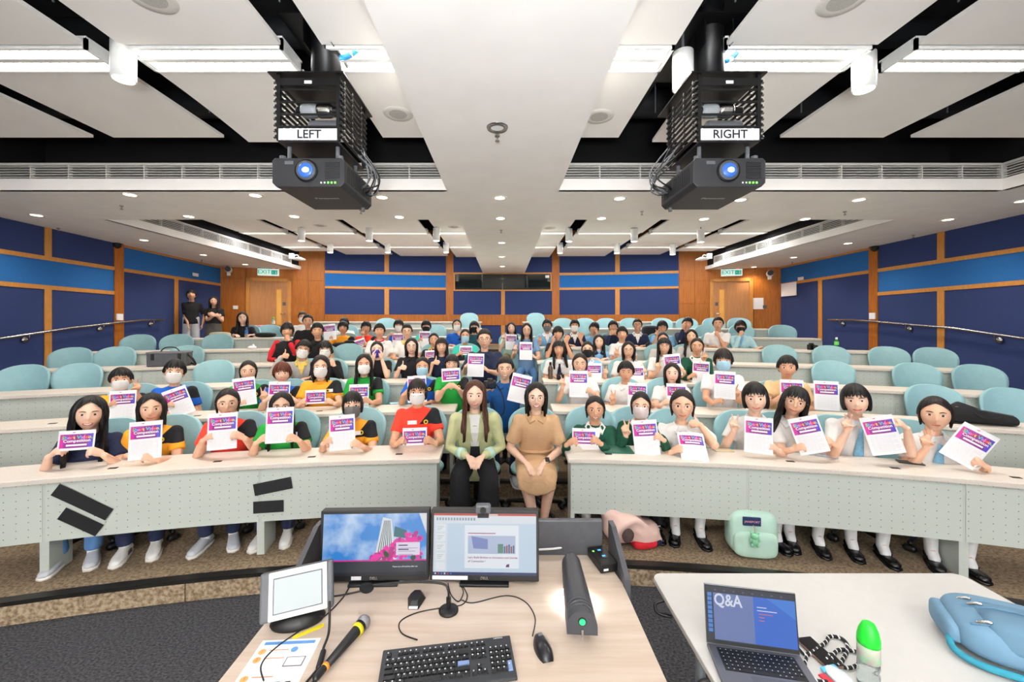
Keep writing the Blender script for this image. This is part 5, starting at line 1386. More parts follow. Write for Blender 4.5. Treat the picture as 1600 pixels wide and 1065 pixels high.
# ---- second row
pp('person in orange sports shirt with white mask, second row', 2, 189, 593, (192,610,0,'full'), hairst='short', shirt='orange', mask='white', hands={'L':(G,174,630),'R':(V,214,606,-0.05)}, skin=1)
pp('person in blue sports shirt with white mask, second row', 2, 273, 581, (270,607,-20,'full'), hairst='short', shirt='blue', mask='white', hands={'L':(G,264,632),'R':('rest',None,None)}, tilt=0.1, skin=0, hs=1.05)
pp('person in green sports shirt with V sign, second row', 2, 388, 580, (380,590,-6,'full'), hairst='tied', shirt='green', glasses='g', hands={'L':(G,378,628),'R':(V,413,618,-0.1)}, smile=2, skin=0)
pp('person with auburn hair and glasses in blue shirt', 2, 441, 583, (437,596,2,'full'), hairst='bowl', hc='r', shirt='blue', glasses='g', hands={'L':(G,420,622),'R':(G,455,622)}, skin=2)
pp('person in orange sports shirt with mask and glasses, second row', 2, 501, 573, (493,609,0,'half'), hairst='bob', hc='d', shirt='orange', mask='white', glasses='g', sticker=0.1, hands={'L':(G,472,628),'R':(G,516,627)}, skin=0, hs=1.08, wide=1.08)
pp('person in green sports shirt with white mask, second row', 2, 569, 569, (561,600,0,'full'), hairst='long', shirt='green', mask='white', hands={'L':('rest',None,None),'R':(G,574,625)}, skin=1, hs=1.02)
pp('person in blue sports shirt with pale blue mask', 2, 660, 573, (651,587,-2,'full'), hairst='tied', shirt='blue', mask='blue', hands={'L':(G,636,612),'R':('rest',None,None)}, skin=1)
pp('person in green sports shirt holding a flyer over the chin', 2, 706, 569, (704,575,-3,'half'), hairst='tiedbangs', shirt='green', glasses='g', hands={'L':(G,700,603),'R':(G,710,603)}, skin=0)
pp('person in white tee with V sign beside the aisle', 2, 906, 568, (904,579,0,'full'), hairst='tied', hc='d', shirt='white', glasses='g', hands={'L':(V,878,598,-0.1),'R':(G,922,610)}, smile=2, skin=0, hs=1.04)
pp('person in white shirt with short hair making a V, second row', 2, 978, 581, (996,598,1,'full'), hairst='short', shirt='white', collar='white', hands={'L':(V,957,622,-0.05),'R':(G,1014,626)}, smile=0, skin=1)
pp('person in white shirt with chin length bob, second row', 2, 1050, 583, (1057,599,0,'full'), hairst='bob', shirt='white', collar='white', hands={'L':(G,1040,628),'R':('rest',None,None)}, smile=0, skin=2)
pp('person in white polo with pale blue mask and tousled hair', 2, 1130, 563, (1133,580,2,'full'), hairst='bowl', hc='d', shirt='white', collar='white', mask='blue', hands={'L':(G,1122,626),'R':(V,1150,614,-0.2)}, skin=1, hs=1.06, wide=1.08)
pp('person in beige tee with short spiky hair', 2, 1230, 574, (1237,593,0,'full'), hairst='short', shirt='peach', hands={'L':(G,1218,622),'R':('rest',None,None)}, smile=0, skin=1, hs=1.04, wide=1.06)
flyer(2, 1291, 595, 0, 'full', 'nobody in view, behind the blue tie', dr=-0.30)
# ---- third row
pp('person in grey hoodie and mustard polo, thumbs up', 3, 474, 546, None, hairst='short', shirt='grey', vest='mustard', collar='mustard', mask='white', glasses='k', longsleeve=True, hands={'L':(T,446,556,-0.05),'R':('rest',None,None)}, tilt=0.2, skin=1, hs=1.06)
pp('person in black jacket with glasses and white mask', 3, 508, 546, None, hairst='bowl', shirt='black', vest='white', mask='white', glasses='k', longsleeve=True, hands={'L':('rest',None,None),'R':('chin',520,566,0.0)}, skin=0)
pp('person in black top with purple mask, hands on cheeks', 3, 589, 546, None, hairst='tied', shirt='black', mask='purple', hands={'L':('cheek',583,556,0.0),'R':('cheek',597,556,0.0)}, skin=2)
pp('person in black polo with glasses giving a thumbs up', 3, 643, 541, None, hairst='bob', shirt='black', collar='black', glasses='k', hands={'L':(T,630,574,-0.1),'R':('rest',None,None)}, skin=2)
pp('person in navy shirt giving a thumbs up, third row', 3, 690, 541, None, hairst='longbangs', hc='d', shirt='navy', collar='navy', glasses='g', hands={'L':(T,682,566,-0.1),'R':('rest',None,None)}, skin=0)
pp('person in white blouse with navy tie, third row', 3, 873, 545, None, hairst='longbangs', shirt='white', collar='white', tie='navy', tilt=-0.1, skin=1)
pp('person in blue shirt with black mask and glasses', 3, 918, 546, (928,567,0,'full'), hairst='tied', shirt='skyblue', collar='white', mask='black', glasses='k', hands={'L':(G,918,584),'R':(V,946,582,-0.1)}, skin=0)
pp('person in white shirt with black bob and glasses', 3, 982, 547, (994,571,0,'full',dict(dr=-0.12)), hairst='bob', shirt='white', collar='white', glasses='k', hands={'L':('rest',None,None),'R':(V,1006,580,-0.1)}, skin=0)
pp('person in white shirt with side ponytail and raised finger', 3, 1038, 541, (1049,553,-7,'full'), hairst='longbangs', shirt='white', collar='white', glasses='k', hands={'L':('point',1028,572,-0.1),'R':(G,1064,576)}, skin=0)
pp('person in green cardigan with glasses making a V, third row', 3, 1089, 541, (1096,564,3,'full'), hairst='tied', shirt='green_cardigan', vest='white', collar='white', glasses='g', longsleeve=True, hands={'L':(G,1082,586),'R':(V,1101,558,-0.05)}, skin=1)
# ---- fourth row
pp('person in red and black jacket, hand at the chin', 4, 449, 517, None, hairst='bowl', shirt='black', longsleeve=True, hands={'L':('rest',None,None),'R':('chin',450,527,-0.02)}, smile=0, skin=1, hs=1.05,
   extra=lambda root, N, hip, c, chest, arm, w: [MB().tube([arm[s][0]+Vector((0,0,0.035)), arm[s][0].lerp(arm[s][1],0.6)+Vector((-0.03 if s == 'L' else 0.03,-0.02,0.03)), arm[s][1]+Vector((-0.02 if s == 'L' else 0.02,-0.03,0.02)), arm[s][1].lerp(arm[s][2],0.7)+Vector((0,-0.02,0.01))], [0.052,0.050,0.044,0.04], 12).build('red_sleeve', mat('cloth_red','c8202c',0.85,noise=0.1), root, True) for s in 'LR'])
pp('person in black shirt looking down, fourth row left', 4, 496, 517, None, hairst='short', shirt='black', collar='black', smile=0, skin=1, hs=1.06)
pp('person in white polo with red collar', 4, 593, 517, None, hairst='short', shirt='white', skin=1, collar='white', extra=lambda root, N, hip, c, chest, arm, w: MB().tube([N+Vector((0.07*math.cos(t), 0.07*math.sin(t)-0.01, 0.012+0.03*math.sin(t))) for t in [2*PI*k/18 for k in range(19)]], 0.014, 8, caps=0).build('red_collar', mat('cloth_red','c8202c',0.85,noise=0.1), root, True))
pp('person in white shirt with yellow collar and glasses', 4, 636, 518, None, hairst='crop', shirt='white', collar='mustard', glasses='k', smile=0, skin=0)
pp('person in dark top holding a flyer, fourth row', 4, 678, 531, (674,547,-3,'half'), hairst='tied', shirt='black', collar='mustard', hands={'L':(G,666,560),'R':('rest',None,None)}, skin=1, smile=0)
pp('person in turquoise shirt with pale blue mask', 4, 727, 525, (728,540,1,'half'), hairst='tied', shirt='turquoise', mask='blue', glasses='g', hands={'L':(G,718,552),'R':(G,737,552)}, skin=1, smile=0)
pp('person in black top framing the face with both hands', 4, 872, 521, None, hairst='bowl', shirt='black', hands={'L':('cheek',863,532,-0.05),'R':(FI,886,532,-0.05)}, skin=1)
pp('person in pale blue denim shirt, arms on the desk', 4, 936, 534, None, hairst='long', hc='d', shirt='skyblue', collar='navy', longsleeve=True, skin=2, smile=0)
pp('person in white shirt making a V, fourth row right', 4, 972, 522, None, hairst='short', shirt='white', collar='white', hands={'L':(V,963,552,-0.1),'R':('rest',None,None)}, smile=0, skin=1)
pp('person in light grey shirt half hidden, fourth row', 4, 1036, 530, None, hairst='tied', shirt='lightgrey', skin=1)
pp('person in light grey shirt with long hair, fourth row', 4, 1080, 526, None, hairst='long', shirt='lightgrey', skin=0)
# ---- fifth row
pp('person in black tee smiling, fifth row left', 5, 481, 502, None, hairst='crop', shirt='black', smile=1, skin=1, hs=1.05, wide=1.1)
pp('person in orange shirt with bowl haircut', 5, 536, 512, (514,506,-6,'full'), hairst='bowl', shirt='orange', hands={'L':(G,516,527),'R':('rest',None,None)}, skin=1)
pp('person in red shirt with a hand at the mouth', 5, 572, 512, (560,530,-18,'half'), hairst='bowl', shirt='red', hands={'L':(V,567,521,0.0),'R':(G,573,537)}, skin=1)
pp('person in blue shirt with white mask, fifth row left', 5, 623, 509, (622,520,0,'full'), hairst='bowl', shirt='blue', mask='white', hands={'L':(G,610,522),'R':('rest',None,None)}, skin=1)
pp('person with black mask behind a flyer, fifth row left', 5, 666, 510, (664,517,1,'full'), hairst='bowl', shirt='turquoise', mask='black', hands={'L':(G,656,530),'R':('rest',None,None)}, skin=1)
pp('person in blue shirt with white mask, hand at chin', 5, 714, 508, None, hairst='tied', shirt='blue', mask='white', hands={'L':('rest',None,None),'R':('chin',718,520,0.0)}, skin=0)
pp('person in dark teal top with black mask', 5, 741, 511, None, hairst='bobbangs', shirt='teal', mask='black', hands={'L':('rest',None,None),'R':('cheek',748,517,0.02)}, skin=0)
pp('person in blue vest with grey mask making a V', 5, 855, 509, None, hairst='short', shirt='skyblue', vest='white', collar='white', mask='grey', longsleeve=False, hands={'L':(V,843,531,-0.1),'R':('rest',None,None)}, skin=1)
pp('person in navy vest with white mask', 5, 898, 509, None, hairst='short', shirt='navy', vest='white', collar='white', mask='white', hands={'L':('rest',None,None),'R':(FI,908,527,-0.1)}, skin=1)
pp('person in light blue shirt leaning on both hands', 5, 928, 513, None, hairst='bowl', shirt='skyblue', hands={'L':('rest',None,None),'R':('cheek',933,519,0.02)}, tilt=0.3, skin=1)
pp('person in navy sweater covering the mouth', 5, 958, 511, None, hairst='short', shirt='navy', longsleeve=True, hands={'L':('chin',955,519,-0.02),'R':('chin',962,519,-0.02)}, skin=1)
pp('person in navy vest with glasses and white collar', 5, 996, 508, None, hairst='crop', shirt='navy', vest='white', collar='white', glasses='k', longsleeve=True, skin=1)
pp('person in light blue shirt making a V, fifth row right', 5, 1035, 511, None, hairst='bowl', shirt='skyblue', glasses='k', hands={'L':(V,1026,522,-0.05),'R':('rest',None,None)}, skin=1)
pp('person in navy sweater with a hand at the temple', 5, 1074, 506, None, hairst='short', hc='d', shirt='navy', longsleeve=True, hands={'L':('cheek',1067,510,0.0),'R':('rest',None,None)}, tilt=0.2, skin=1)
pp('person in white shirt with a finger on the lips', 5, 1122, 506, None, hairst='crop', shirt='white', collar='white', hands={'L':('rest',None,None),'R':('chin',1121,521,-0.03)}, smile=0, skin=1, wide=1.1, hs=1.05)
pp('person in pale blue jacket with black mask, arm on desk', 5, 1157, 511, None, hairst='bowl', shirt='paleblue', vest='skyblue', mask='black', longsleeve=True, hands={'L':('chin',1158,520,-0.03),'R':('rest',1186,543,-0.22)}, skin=1)
# ---- sixth row and the back
pp('person in white tee with mask making a V, sixth row', 6, 473, 496, None, hairst='crop', shirt='white', mask='white', hands={'L':(V,452,507,-0.02),'R':('rest',None,None)}, skin=1)
pp('person in white shirt hidden behind the bowl haircut', 6, 538, 505, None, hairst='bowl', shirt='white', skin=1)
pp('person in black tee with long hair leaning on the desk', 6, 379, 497, None, hairst='long', shirt='black', hands={'L':('rest',368,523,-0.1),'R':('rest',392,523,-0.1)}, skin=2, smile=1, hs=1.05, yawk=0.2)
person(7, 299, 461, 'person standing in black tee and grey trousers by the left wall', hairst='bowl', shirt='black', stand=True, trouser='grey_trouser', pos=at_y(299,461,9.55), hands={'L':('down',296,520,'9.35')}, smile=0, skin=1, hs=1.02, pitch=-0.2, sleeve=0.7, wide=0.96, hipback=-0.02)
person(7, 334, 471, 'person standing in black tee and grey skirt by the left wall', hairst='long', hc='d', shirt='black', stand=True, legs='skirt', trouser='skirt_grey', pos=at_y(334,471,9.8), hands={'L':('cross',338,493,'9.6'),'R':('cross',332,491,'9.6')}, smile=0, skin=0, hipback=-0.02)
bake_all()
# ================================================================ THE LECTERN DESK IN FRONT
ZD = 0.87
M_dwood = mat('lectern_laminate', 'c2b2a4', 0.4, nscale=2.2, hex2='b6a392', stretch=(1.2, 14, 3), bump=0.05)
M_dark = mat('lectern_grey', '46474c', 0.45, noise=0.15, nscale=25)
ld = thing('lectern_desk', 'wide lectern desk with pale timber top and dark grey surround', 'desk', (0,0,0))
xl0, xr0 = -0.94, 0.535
MB().prism([(xl0,0.85),(xr0,0.85),(xr0,1.80),(0.50,2.02),(-0.90,2.02),(xl0,1.80)], ZD-0.03, ZD).build('desktop', M_dwood, ld, bevel=0.003)
MB().box(-0.90, 0.49, 1.0, 1.98, 0.02, ZD-0.03).build('cabinet', mat('cabinet_wood','c9b297',0.5,noise=0.1,nscale=3,stretch=(1,10,1)), ld)
MB().box(-0.90, 0.50, 2.02, 2.05, 0.25, 1.045).build('back_screen', M_dark, ld, bevel=0.008)
for s, x in ((-1, xl0-0.012), (1, xr0)):
    v = []
    for xx in (x, x+0.024):
        v += [(xx,1.76,ZD-0.06),(xx,2.05,ZD-0.06),(xx,2.05,1.03),(xx,1.99,1.03),(xx,1.79,0.925),(xx,1.76,0.91)]
    MB().add(v, [(5,4,3,2,1,0),(6,7,8,9,10,11)]+[(i,(i+1)%6,6+(i+1)%6,6+i) for i in range(6)]).build('side_wing', M_dark, ld)

def screen_quad(parent, name, m, x0, x1, z0, z1, y): return MB().add([(x0,y,z0),(x1,y,z0),(x1,y,z1),(x0,y,z1)], [(0,1,2,3)]).build(name, m, parent)
def em(name, hexc, k=0.9, **kw):
    m = mat(name, hexc, 0.35, emit=k*0.85, **kw); m.node_tree.nodes['Principled BSDF'].inputs['Base Color'].default_value = (0.012, 0.012, 0.014, 1); return m
def sky_screen():
    m = mat('screen_sky', '2f8fd8', 0.3); nt = m.node_tree; b = nt.nodes['Principled BSDF']
    tc = nt.nodes.new('ShaderNodeTexCoord'); nz = nt.nodes.new('ShaderNodeTexNoise'); nz.inputs['Scale'].default_value = 7; nz.inputs['Detail'].default_value = 6
    cr = nt.nodes.new('ShaderNodeValToRGB'); cr.color_ramp.elements[0].position = 0.42; cr.color_ramp.elements[1].position = 0.72
    cr.color_ramp.elements[0].color = lin('1e7fd0'); cr.color_ramp.elements[1].color = lin('dcecf6')
    nt.links.new(tc.outputs['Object'], nz.inputs['Vector']); nt.links.new(nz.outputs['Fac'], cr.inputs[0]); nt.links.new(cr.outputs[0], b.inputs['Emission Color'])
    b.inputs['Base Color'].default_value = (0.02,0.02,0.02,1); b.inputs['Emission Strength'].default_value = 0.9
    return m
def monitor(xc, label, yaw):
    t = thing('monitor', label, 'monitor', (xc, 1.79, ZD), yaw)
    W, H, z0 = 0.492, 0.305, 0.016
    MB().box(-0.11, 0.11, -0.02, 0.16, 0.0, 0.012).build('stand_foot', M_black, t, bevel=0.003)
    MB().box(-0.03, 0.03, 0.07, 0.10, 0.01, 0.22).build('stand_neck', M_black, t)
    p = MB().box(-W/2, W/2, 0.0, 0.045, 0, H).build('bezel', M_black, t, bevel=0.003)
    p.matrix_local = Matrix.Translation((0,0,z0)) @ Matrix.Rotation(-0.10, 4, 'X')
    return t, p, W, H
t1, p1, W, H = monitor(-0.588, 'left monitor showing a sky, tower and pink blossom picture', 0.03)
x0, x1, z0, z1 = -W/2+0.014, W/2-0.012, 0.026, H-0.014
screen_quad(p1, 'screen', sky_screen(), x0, x1, z0, z1, -0.0012)
screen_quad(p1, 'picture_base', em('screen_dusk','2b3440',0.7), x0, x1, z0, z0+0.062, -0.002)
screen_quad(p1, 'picture_stripe', em('screen_pinkline','e0189a',0.9), x0, x1, z0+0.060, z0+0.066, -0.0026)
mT = em('screen_tower','dfe6ea',0.9); mTd = em('screen_towerdark','3c5560',0.6)
MB().add([(0.0,-0.0022,z0+0.066),(0.035,-0.0022,z1-0.015),(0.075,-0.0022,z1-0.025),(0.10,-0.0022,z0+0.066)], [(3,2,1,0)][::-1] and [(0,3,2,1)]).build('tower_picture', mT, p1)
for k in range(7):
    u = 0.012+k*0.011; MB().add([(u,-0.0027,z0+0.08),(u+0.004,-0.0027,z0+0.08),(0.042+k*0.004+0.002,-0.0027,z1-0.03),(0.042+k*0.004,-0.0027,z1-0.03)], [(0,1,2,3)]).build('tower_line', mTd, p1)
MB().add([(0.09,-0.0023,z1-0.055),(0.145,-0.0023,z1-0.075),(0.15,-0.0023,z1-0.11),(0.085,-0.0023,z1-0.10)], [(3,2,1,0)]).build('tower_annex', em('screen_annex','2f7a86',0.7), p1)
MB().add([(x1-0.035,-0.0022,z1),(x1,-0.0022,z1),(x1,-0.0022,z1-0.09)], [(2,1,0)]).build('corner_picture', mT, p1)
rr = random.Random(3); mb = MB()
mP = [em('blossom_a','f21ea6',0.9), em('blossom_b','c8108a',0.8), em('blossom_leaf','2c5a2a',0.6)]
for k in range(150):
    u = rr.random(); x = -0.01+(x1-0.012)*u+0.0; top = z0+0.075+0.11*min(1, u*1.3); z = z0+0.07+(top-z0-0.07)*rr.random(); s = 0.008+0.006*rr.random(); yy = -0.003-0.000004*k
    pl = [(min(x1, x+s*math.cos(a)*(0.7+0.5*rr.random())), yy, min(z1, z+s*math.sin(a)*(0.7+0.5*rr.random()))) for a in [2*PI*i/7 for i in range(7)]]
    mb.add(pl, [tuple(range(7))], rr.choice([0,0,0,1,1,2] if z < z0+0.11 else [0,0,0,1]))
tag(mb.build('blossom_picture', mP, p1), kind='stuff')
screen_quad(p1, 'caption_card', em('screen_card','e6dff2',0.9), 0.098, 0.205, z0+0.085, z0+0.14, -0.0042)
mI = em('screen_text','5d4a92',0.5)
screen_quad(p1, 'caption_line', mI, 0.108, 0.150, z0+0.125, z0+0.130, -0.0048); screen_quad(p1, 'caption_line', mI, 0.108, 0.155, z0+0.107, z0+0.112, -0.0048)
for k in range(3): screen_quad(p1, 'caption_line', em('screen_textlight','a79fc0',0.6), 0.108, 0.195-0.01*k, z0+0.117-0.0085*k*1.6-0.003, z0+0.119-0.0085*k*1.6-0.003, -0.0048)
text_obj('lettering', 'Please turn off machine after use', 0.0085, em('screen_white','e8eef4',0.9), p1, Matrix.Translation((0.14,-0.0035,z0+0.036)) @ Matrix.Rotation(PI/2,4,'X'))
screen_quad(p1, 'taskbar', em('screen_bar','141a2a',0.5), x0, x1, z0, z0+0.013, -0.003)
for k in range(4): screen_quad(p1, 'taskbar_icon', em('icon_%d' % (k % 3), ('e8e8e8','d8302a','3a78e0')[k % 3], 0.8), x0+0.008+k*0.012, x0+0.014+k*0.012, z0+0.003, z0+0.010, -0.0036)
text_obj('brand_lettering', 'DELL', 0.016, M_chrome, p1, Matrix.Translation((0.0,-0.0012,0.012)) @ Matrix.Rotation(PI/2,4,'X'))
screen_quad(p1, 'sticker', M_paper, -0.10, -0.055, 0.006, 0.022, -0.0014)
t2, p2, W, H = monitor(-0.09, 'right monitor showing a slide editor window', -0.02)
screen_quad(p2, 'screen', em('screen_pale','ccdff0',0.85), x0, x1, z0, z1, -0.0012)
screen_quad(p2, 'title_bar', em('screen_orange','cc4426',0.85), x0, x1, z1-0.009, z1, -0.002)
screen_quad(p2, 'search_box', em('screen_searchbox','f0d8d0',0.8), -0.03, 0.06, z1-0.0075, z1-0.0015, -0.0026)
screen_quad(p2, 'ribbon', em('screen_ribbon','e4ebf2',0.85), x0, x1, z1-0.043, z1-0.009, -0.002)
for k in range(14): screen_quad(p2, 'ribbon_icon', em('screen_ribbonicon','9fb2c8',0.7), x0+0.012+k*0.013, x0+0.020+k*0.013, z1-0.030, z1-0.018, -0.0026)
screen_quad(p2, 'slide_list', em('screen_list','dfe9f3',0.85), x0, x0+0.062, z0+0.013, z1-0.043, -0.002)
for k in range(5):
    screen_quad(p2, 'slide_thumbnail', em('screen_thumb','eef3f8',0.85), x0+0.012, x0+0.054, z0+0.022+k*0.041, z0+0.054+k*0.041, -0.0026)
    if k: 
        for j in range(3): screen_quad(p2, 'thumbnail_line', em('screen_thumbline','a8b8a8',0.6), x0+0.016, x0+0.046-0.006*j, z0+0.044+k*0.041-0.007*j, z0+0.0455+k*0.041-0.007*j, -0.0032)
screen_quad(p2, 'slide', em('screen_slide','e9f0f8',0.9), -0.09, 0.155, z0+0.030, z1-0.050, -0.0026)
screen_quad(p2, 'slide_rule', em('screen_rule','b8487a',0.8), -0.075, 0.05, z1-0.087, z1-0.083, -0.0032)
screen_quad(p2, 'slide_picture', em('screen_room','b9c6e2',0.85), -0.075, 0.14, z0+0.092, z1-0.095, -0.0032)
MB().add([(-0.05,-0.0038,z0+0.115),(0.015,-0.0038,z0+0.112),(0.015,-0.0038,z0+0.155),(-0.06,-0.0038,z0+0.168)], [(0,1,2,3)]).build('slide_board', em('screen_board','7f90cc',0.8), p2)
screen_quad(p2, 'slide_table', em('screen_plant','5f9a86',0.7), 0.06, 0.085, z0+0.096, z0+0.135, -0.0038)
for k in range(5): screen_quad(p2, 'slide_figure', em('screen_fig%d' % (k % 2), ('5a6a9a','a85a5a')[k % 2], 0.7), 0.088+k*0.010, 0.095+k*0.010, z0+0.096, z0+0.125+0.004*(k % 3), -0.0038)
mR = em('screen_redtext','b04a78',0.7)
text_obj('slide_text', "Let's Build Bridges to Innovation and Stories", 0.0125, mR, p2, Matrix.Translation((-0.075,-0.0036,z0+0.076)) @ Matrix.Rotation(PI/2,4,'X'), align='LEFT')
text_obj('slide_text', 'of Connection !', 0.0125, mR, p2, Matrix.Translation((-0.075,-0.0036,z0+0.060)) @ Matrix.Rotation(PI/2,4,'X'), align='LEFT')
MB().add([(0.095,-0.0036,z0+0.036),(0.112,-0.0036,z0+0.036),(0.112,-0.0036,z0+0.050),(0.10,-0.0036,z0+0.047)], [(0,1,2,3)]).build('slide_logo', em('screen_logo','7a2a6a',0.7), p2)
screen_quad(p2, 'taskbar', em('screen_bar2','1c3a78',0.6), x0, x1, z0, z0+0.013, -0.003)
for k in range(6): screen_quad(p2, 'taskbar_icon', em('icon_%d' % (k % 3), 'e8e8e8', 0.8), x0+0.008+k*0.014, x0+0.014+k*0.014, z0+0.003, z0+0.010, -0.0036)
text_obj('brand_lettering', 'DELL', 0.016, M_chrome, p2, Matrix.Translation((0.0,-0.0012,0.012)) @ Matrix.Rotation(PI/2,4,'X'))
screen_quad(p2, 'sticker', M_paper, -0.235, -0.075, 0.005, 0.022, -0.0014)
wc = thing('webcam', 'small black webcam clipped on top of the right monitor', 'webcam', (-0.094, 1.765, ZD+0.30))
MB().box(-0.034, 0.034, -0.005, 0.03, 0.028, 0.070).build('housing', M_grey, wc, bevel=0.010)
MB().cyl((0,0), 0.013, 0, 0.008, 16).build('lens', M_black, wc).matrix_local = Matrix.Translation((0,-0.005,0.049)) @ Matrix.Rotation(PI/2,4,'X')
MB().box(-0.025, 0.025, 0.0, 0.06, 0.012, 0.028).build('clip', M_black, wc)

# keyboard
A, B, Cc = Vector((-0.424,1.404,0)), Vector((0.021,1.471,0)), Vector((0.042,1.306,0))
kx = (B-A).normalized(); kyaw = math.atan2(kx.y, kx.x); kc = (A+Cc)/2
kb = thing('keyboard', 'black full size keyboard on the lectern desk', 'keyboard', (kc.x, kc.y, ZD), kyaw)
KW, KD = 0.452, 0.160
v = [(-KW/2,-KD/2,0),(KW/2,-KD/2,0),(KW/2,KD/2,0),(-KW/2,KD/2,0),(-KW/2,-KD/2,0.010),(KW/2,-KD/2,0.010),(KW/2,KD/2,0.028),(-KW/2,KD/2,0.028)]
MB().add(v, [(0,3,2,1),(4,5,6,7),(0,1,5,4),(1,2,6,5),(2,3,7,6),(3,0,4,7)]).build('case', M_grey if False else mat('keyboard_case','2b2d31',0.5,noise=0.1), kb, bevel=0.004)
slope = math.atan2(0.018, KD)
def key(x, y, w, d, m, nm='key'):
    z = 0.010+0.018*(y+KD/2)/KD
    a, b = w/2, d/2; v = [(-a,-b,0),(a,-b,0),(a,b,0),(-a,b,0),(-a+0.002,-b+0.002,0.007),(a-0.002,-b+0.002,0.007),(a-0.002,b-0.002,0.007),(-a+0.002,b-0.002,0.007)]
    kk = ('key', round(w,4), round(d,4), m.name)
    if kk not in TXT: TXT[kk] = MB().add(v, [(4,5,6,7),(0,1,5,4),(1,2,6,5),(2,3,7,6),(3,0,4,7)]).mesh('key', m)
    o = link(nm, TXT[kk], kb); o.matrix_local = Matrix.Translation((x, y, z-0.001)) @ Matrix.Rotation(slope, 4, 'X')
    return o
M_key = mat('key_black','17181b',0.4,noise=0.1); M_legend = mat('key_legend','c9ccd0',0.6,noise=0.02); M_keyb = mat('key_blue','6a7fa8',0.5,noise=0.05)
U = 0.019; ys = [0.055, 0.030, 0.011, -0.008, -0.027, -0.046]
leg = MB()
def put(x, y, w=U-0.002, d=U-0.003, m=M_key):
    key(x, y, w, d, m); z = 0.010+0.018*(y+KD/2)/KD+0.0068
    if w < 0.03: leg.add([(x-0.005,y+0.0005,z+0.0005),(x-0.0005,y+0.0005,z+0.0005),(x-0.0005,y+0.005,z+0.001),(x-0.005,y+0.005,z+0.001)], [(0,1,2,3)])
X0 = -0.212
for k in range(1): put(X0+U/2, ys[0])
for k in range(12): put(X0+U*(2.5+k+0.5*(k//4)), ys[0], d=0.011)
for k in range(13): put(X0+U*(0.5+k), ys[1])
put(X0+U*14, ys[1], 2*U-0.002)
put(X0+U*0.75, ys[2], 1.5*U-0.002)
for k in range(12): put(X0+U*(2+k), ys[2])
put(X0+U*14.25, ys[2], 1.5*U-0.002)
put(X0+U*0.87, ys[3], 1.75*U-0.002)
for k in range(11): put(X0+U*(2.25+k), ys[3])
put(X0+U*13.87, ys[3], 2.25*U-0.002, m=M_keyb)
put(X0+U*1.12, ys[4], 2.25*U-0.002)
for k in range(10): put(X0+U*(2.75+k), ys[4])
put(X0+U*13.6, ys[4], 2.75*U-0.002)
for w, x in ((1.25,0.62),(1.25,1.87),(1.25,3.12),(6.25,6.87),(1.25,10.62),(1.25,11.87),(1.25,13.12),(1.25,14.37)): put(X0+U*x, ys[5], w*U-0.002)
for k in range(3):
    put(X0+U*(15.7+k), ys[0], d=0.011); put(X0+U*(15.7+k), ys[1]); put(X0+U*(15.7+k), ys[2]); put(X0+U*(15.7+k), ys[5])
put(X0+U*16.7, ys[4])
for r in range(1, 6):
    for k in range(3):
        put(X0+U*(19.1+k), ys[r])
    if r < 4: put(X0+U*22.1, ys[r], m=M_key)
put(X0+U*22.1, (ys[4]+ys[5])/2, d=2*U-0.003, m=M_keyb)
tag(leg.build('key_legend', M_legend, kb), kind='stuff')
text_obj('brand_lettering', 'Lenovo', 0.011, mat('logo_grey','b9bbc0',0.4,noise=0.02), kb, Matrix.Translation((0.18, 0.072, 0.0285)) @ Matrix.Rotation(slope, 4, 'X'))
# mouse
def pt(x, y, z=ZD): return at_z(x, y, z)
ms = thing('computer_mouse', 'black computer mouse right of the keyboard', 'mouse', (0.139, 1.435, ZD), 0.25)
mb = MB(); vs = []; n = 20
for j in range(9):
    t = j/8; y = -0.056+0.112*t; w = 0.031*math.sin(PI*min(1,0.12+t*0.80))**0.5; h = 0.036*math.sin(PI*(0.10+0.78*t))**0.7
    for k in range(n):
        a = PI*k/(n-1); vs.append((w*math.cos(a), y, h*math.sin(a)))
fs = [(j*n+k, j*n+k+1, (j+1)*n+k+1, (j+1)*n+k) for j in range(8) for k in range(n-1)] + [tuple(range(n-1,-1,-1)), tuple(range(8*n, 9*n))] + [tuple([j*n for j in range(9)][::-1] + [j*n+n-1 for j in range(9)])]
mb.add(vs, fs).build('shell', mat('mouse_black','1a1a1d',0.28,noise=0.1), ms, True)
MB().tube([(-0.004,0.030,0.031),(0.004,0.030,0.031)], 0.007, 12).build('wheel', M_grey, ms, True)
def cord(name, pts, r, label, m=None, z=ZD):
    P = smooth_path([tuple(pt(q[0], q[1], z)[:2]) + (z + r + (q[2] if len(q) > 2 else 0.0),) for q in pts])
    return tag(MB().tube(P, r, 7).build(name, m or M_black, smooth=True), label, 'cable')
cord('mouse_cable', [(832,994),(836,965),(820,940),(790,931),(740,942),(722,938)], 0.0022, 'thin black cable curling from the mouse to the monitors')
cord('keyboard_cable', [(652,1000),(628,990),(625,972),(650,958),(690,950),(722,945),(730,930),(720,912)], 0.0024, 'thin black cable looping from the keyboard past the microphone')
cord('black_cable', [(700,912),(705,930),(717,940),(724,925),(718,912)], 0.0024, 'short black cable loop under the right monitor')
cord('black_cable', [(520,912),(519,930),(530,931),(560,925),(580,920)], 0.0035, 'black cable under the left monitor')
cord('black_cable', [(548,913),(535,935),(505,965),(470,985),(428,1015),(408,1040),(412,1064)], 0.0026, 'long black cable running across the instruction sheet')
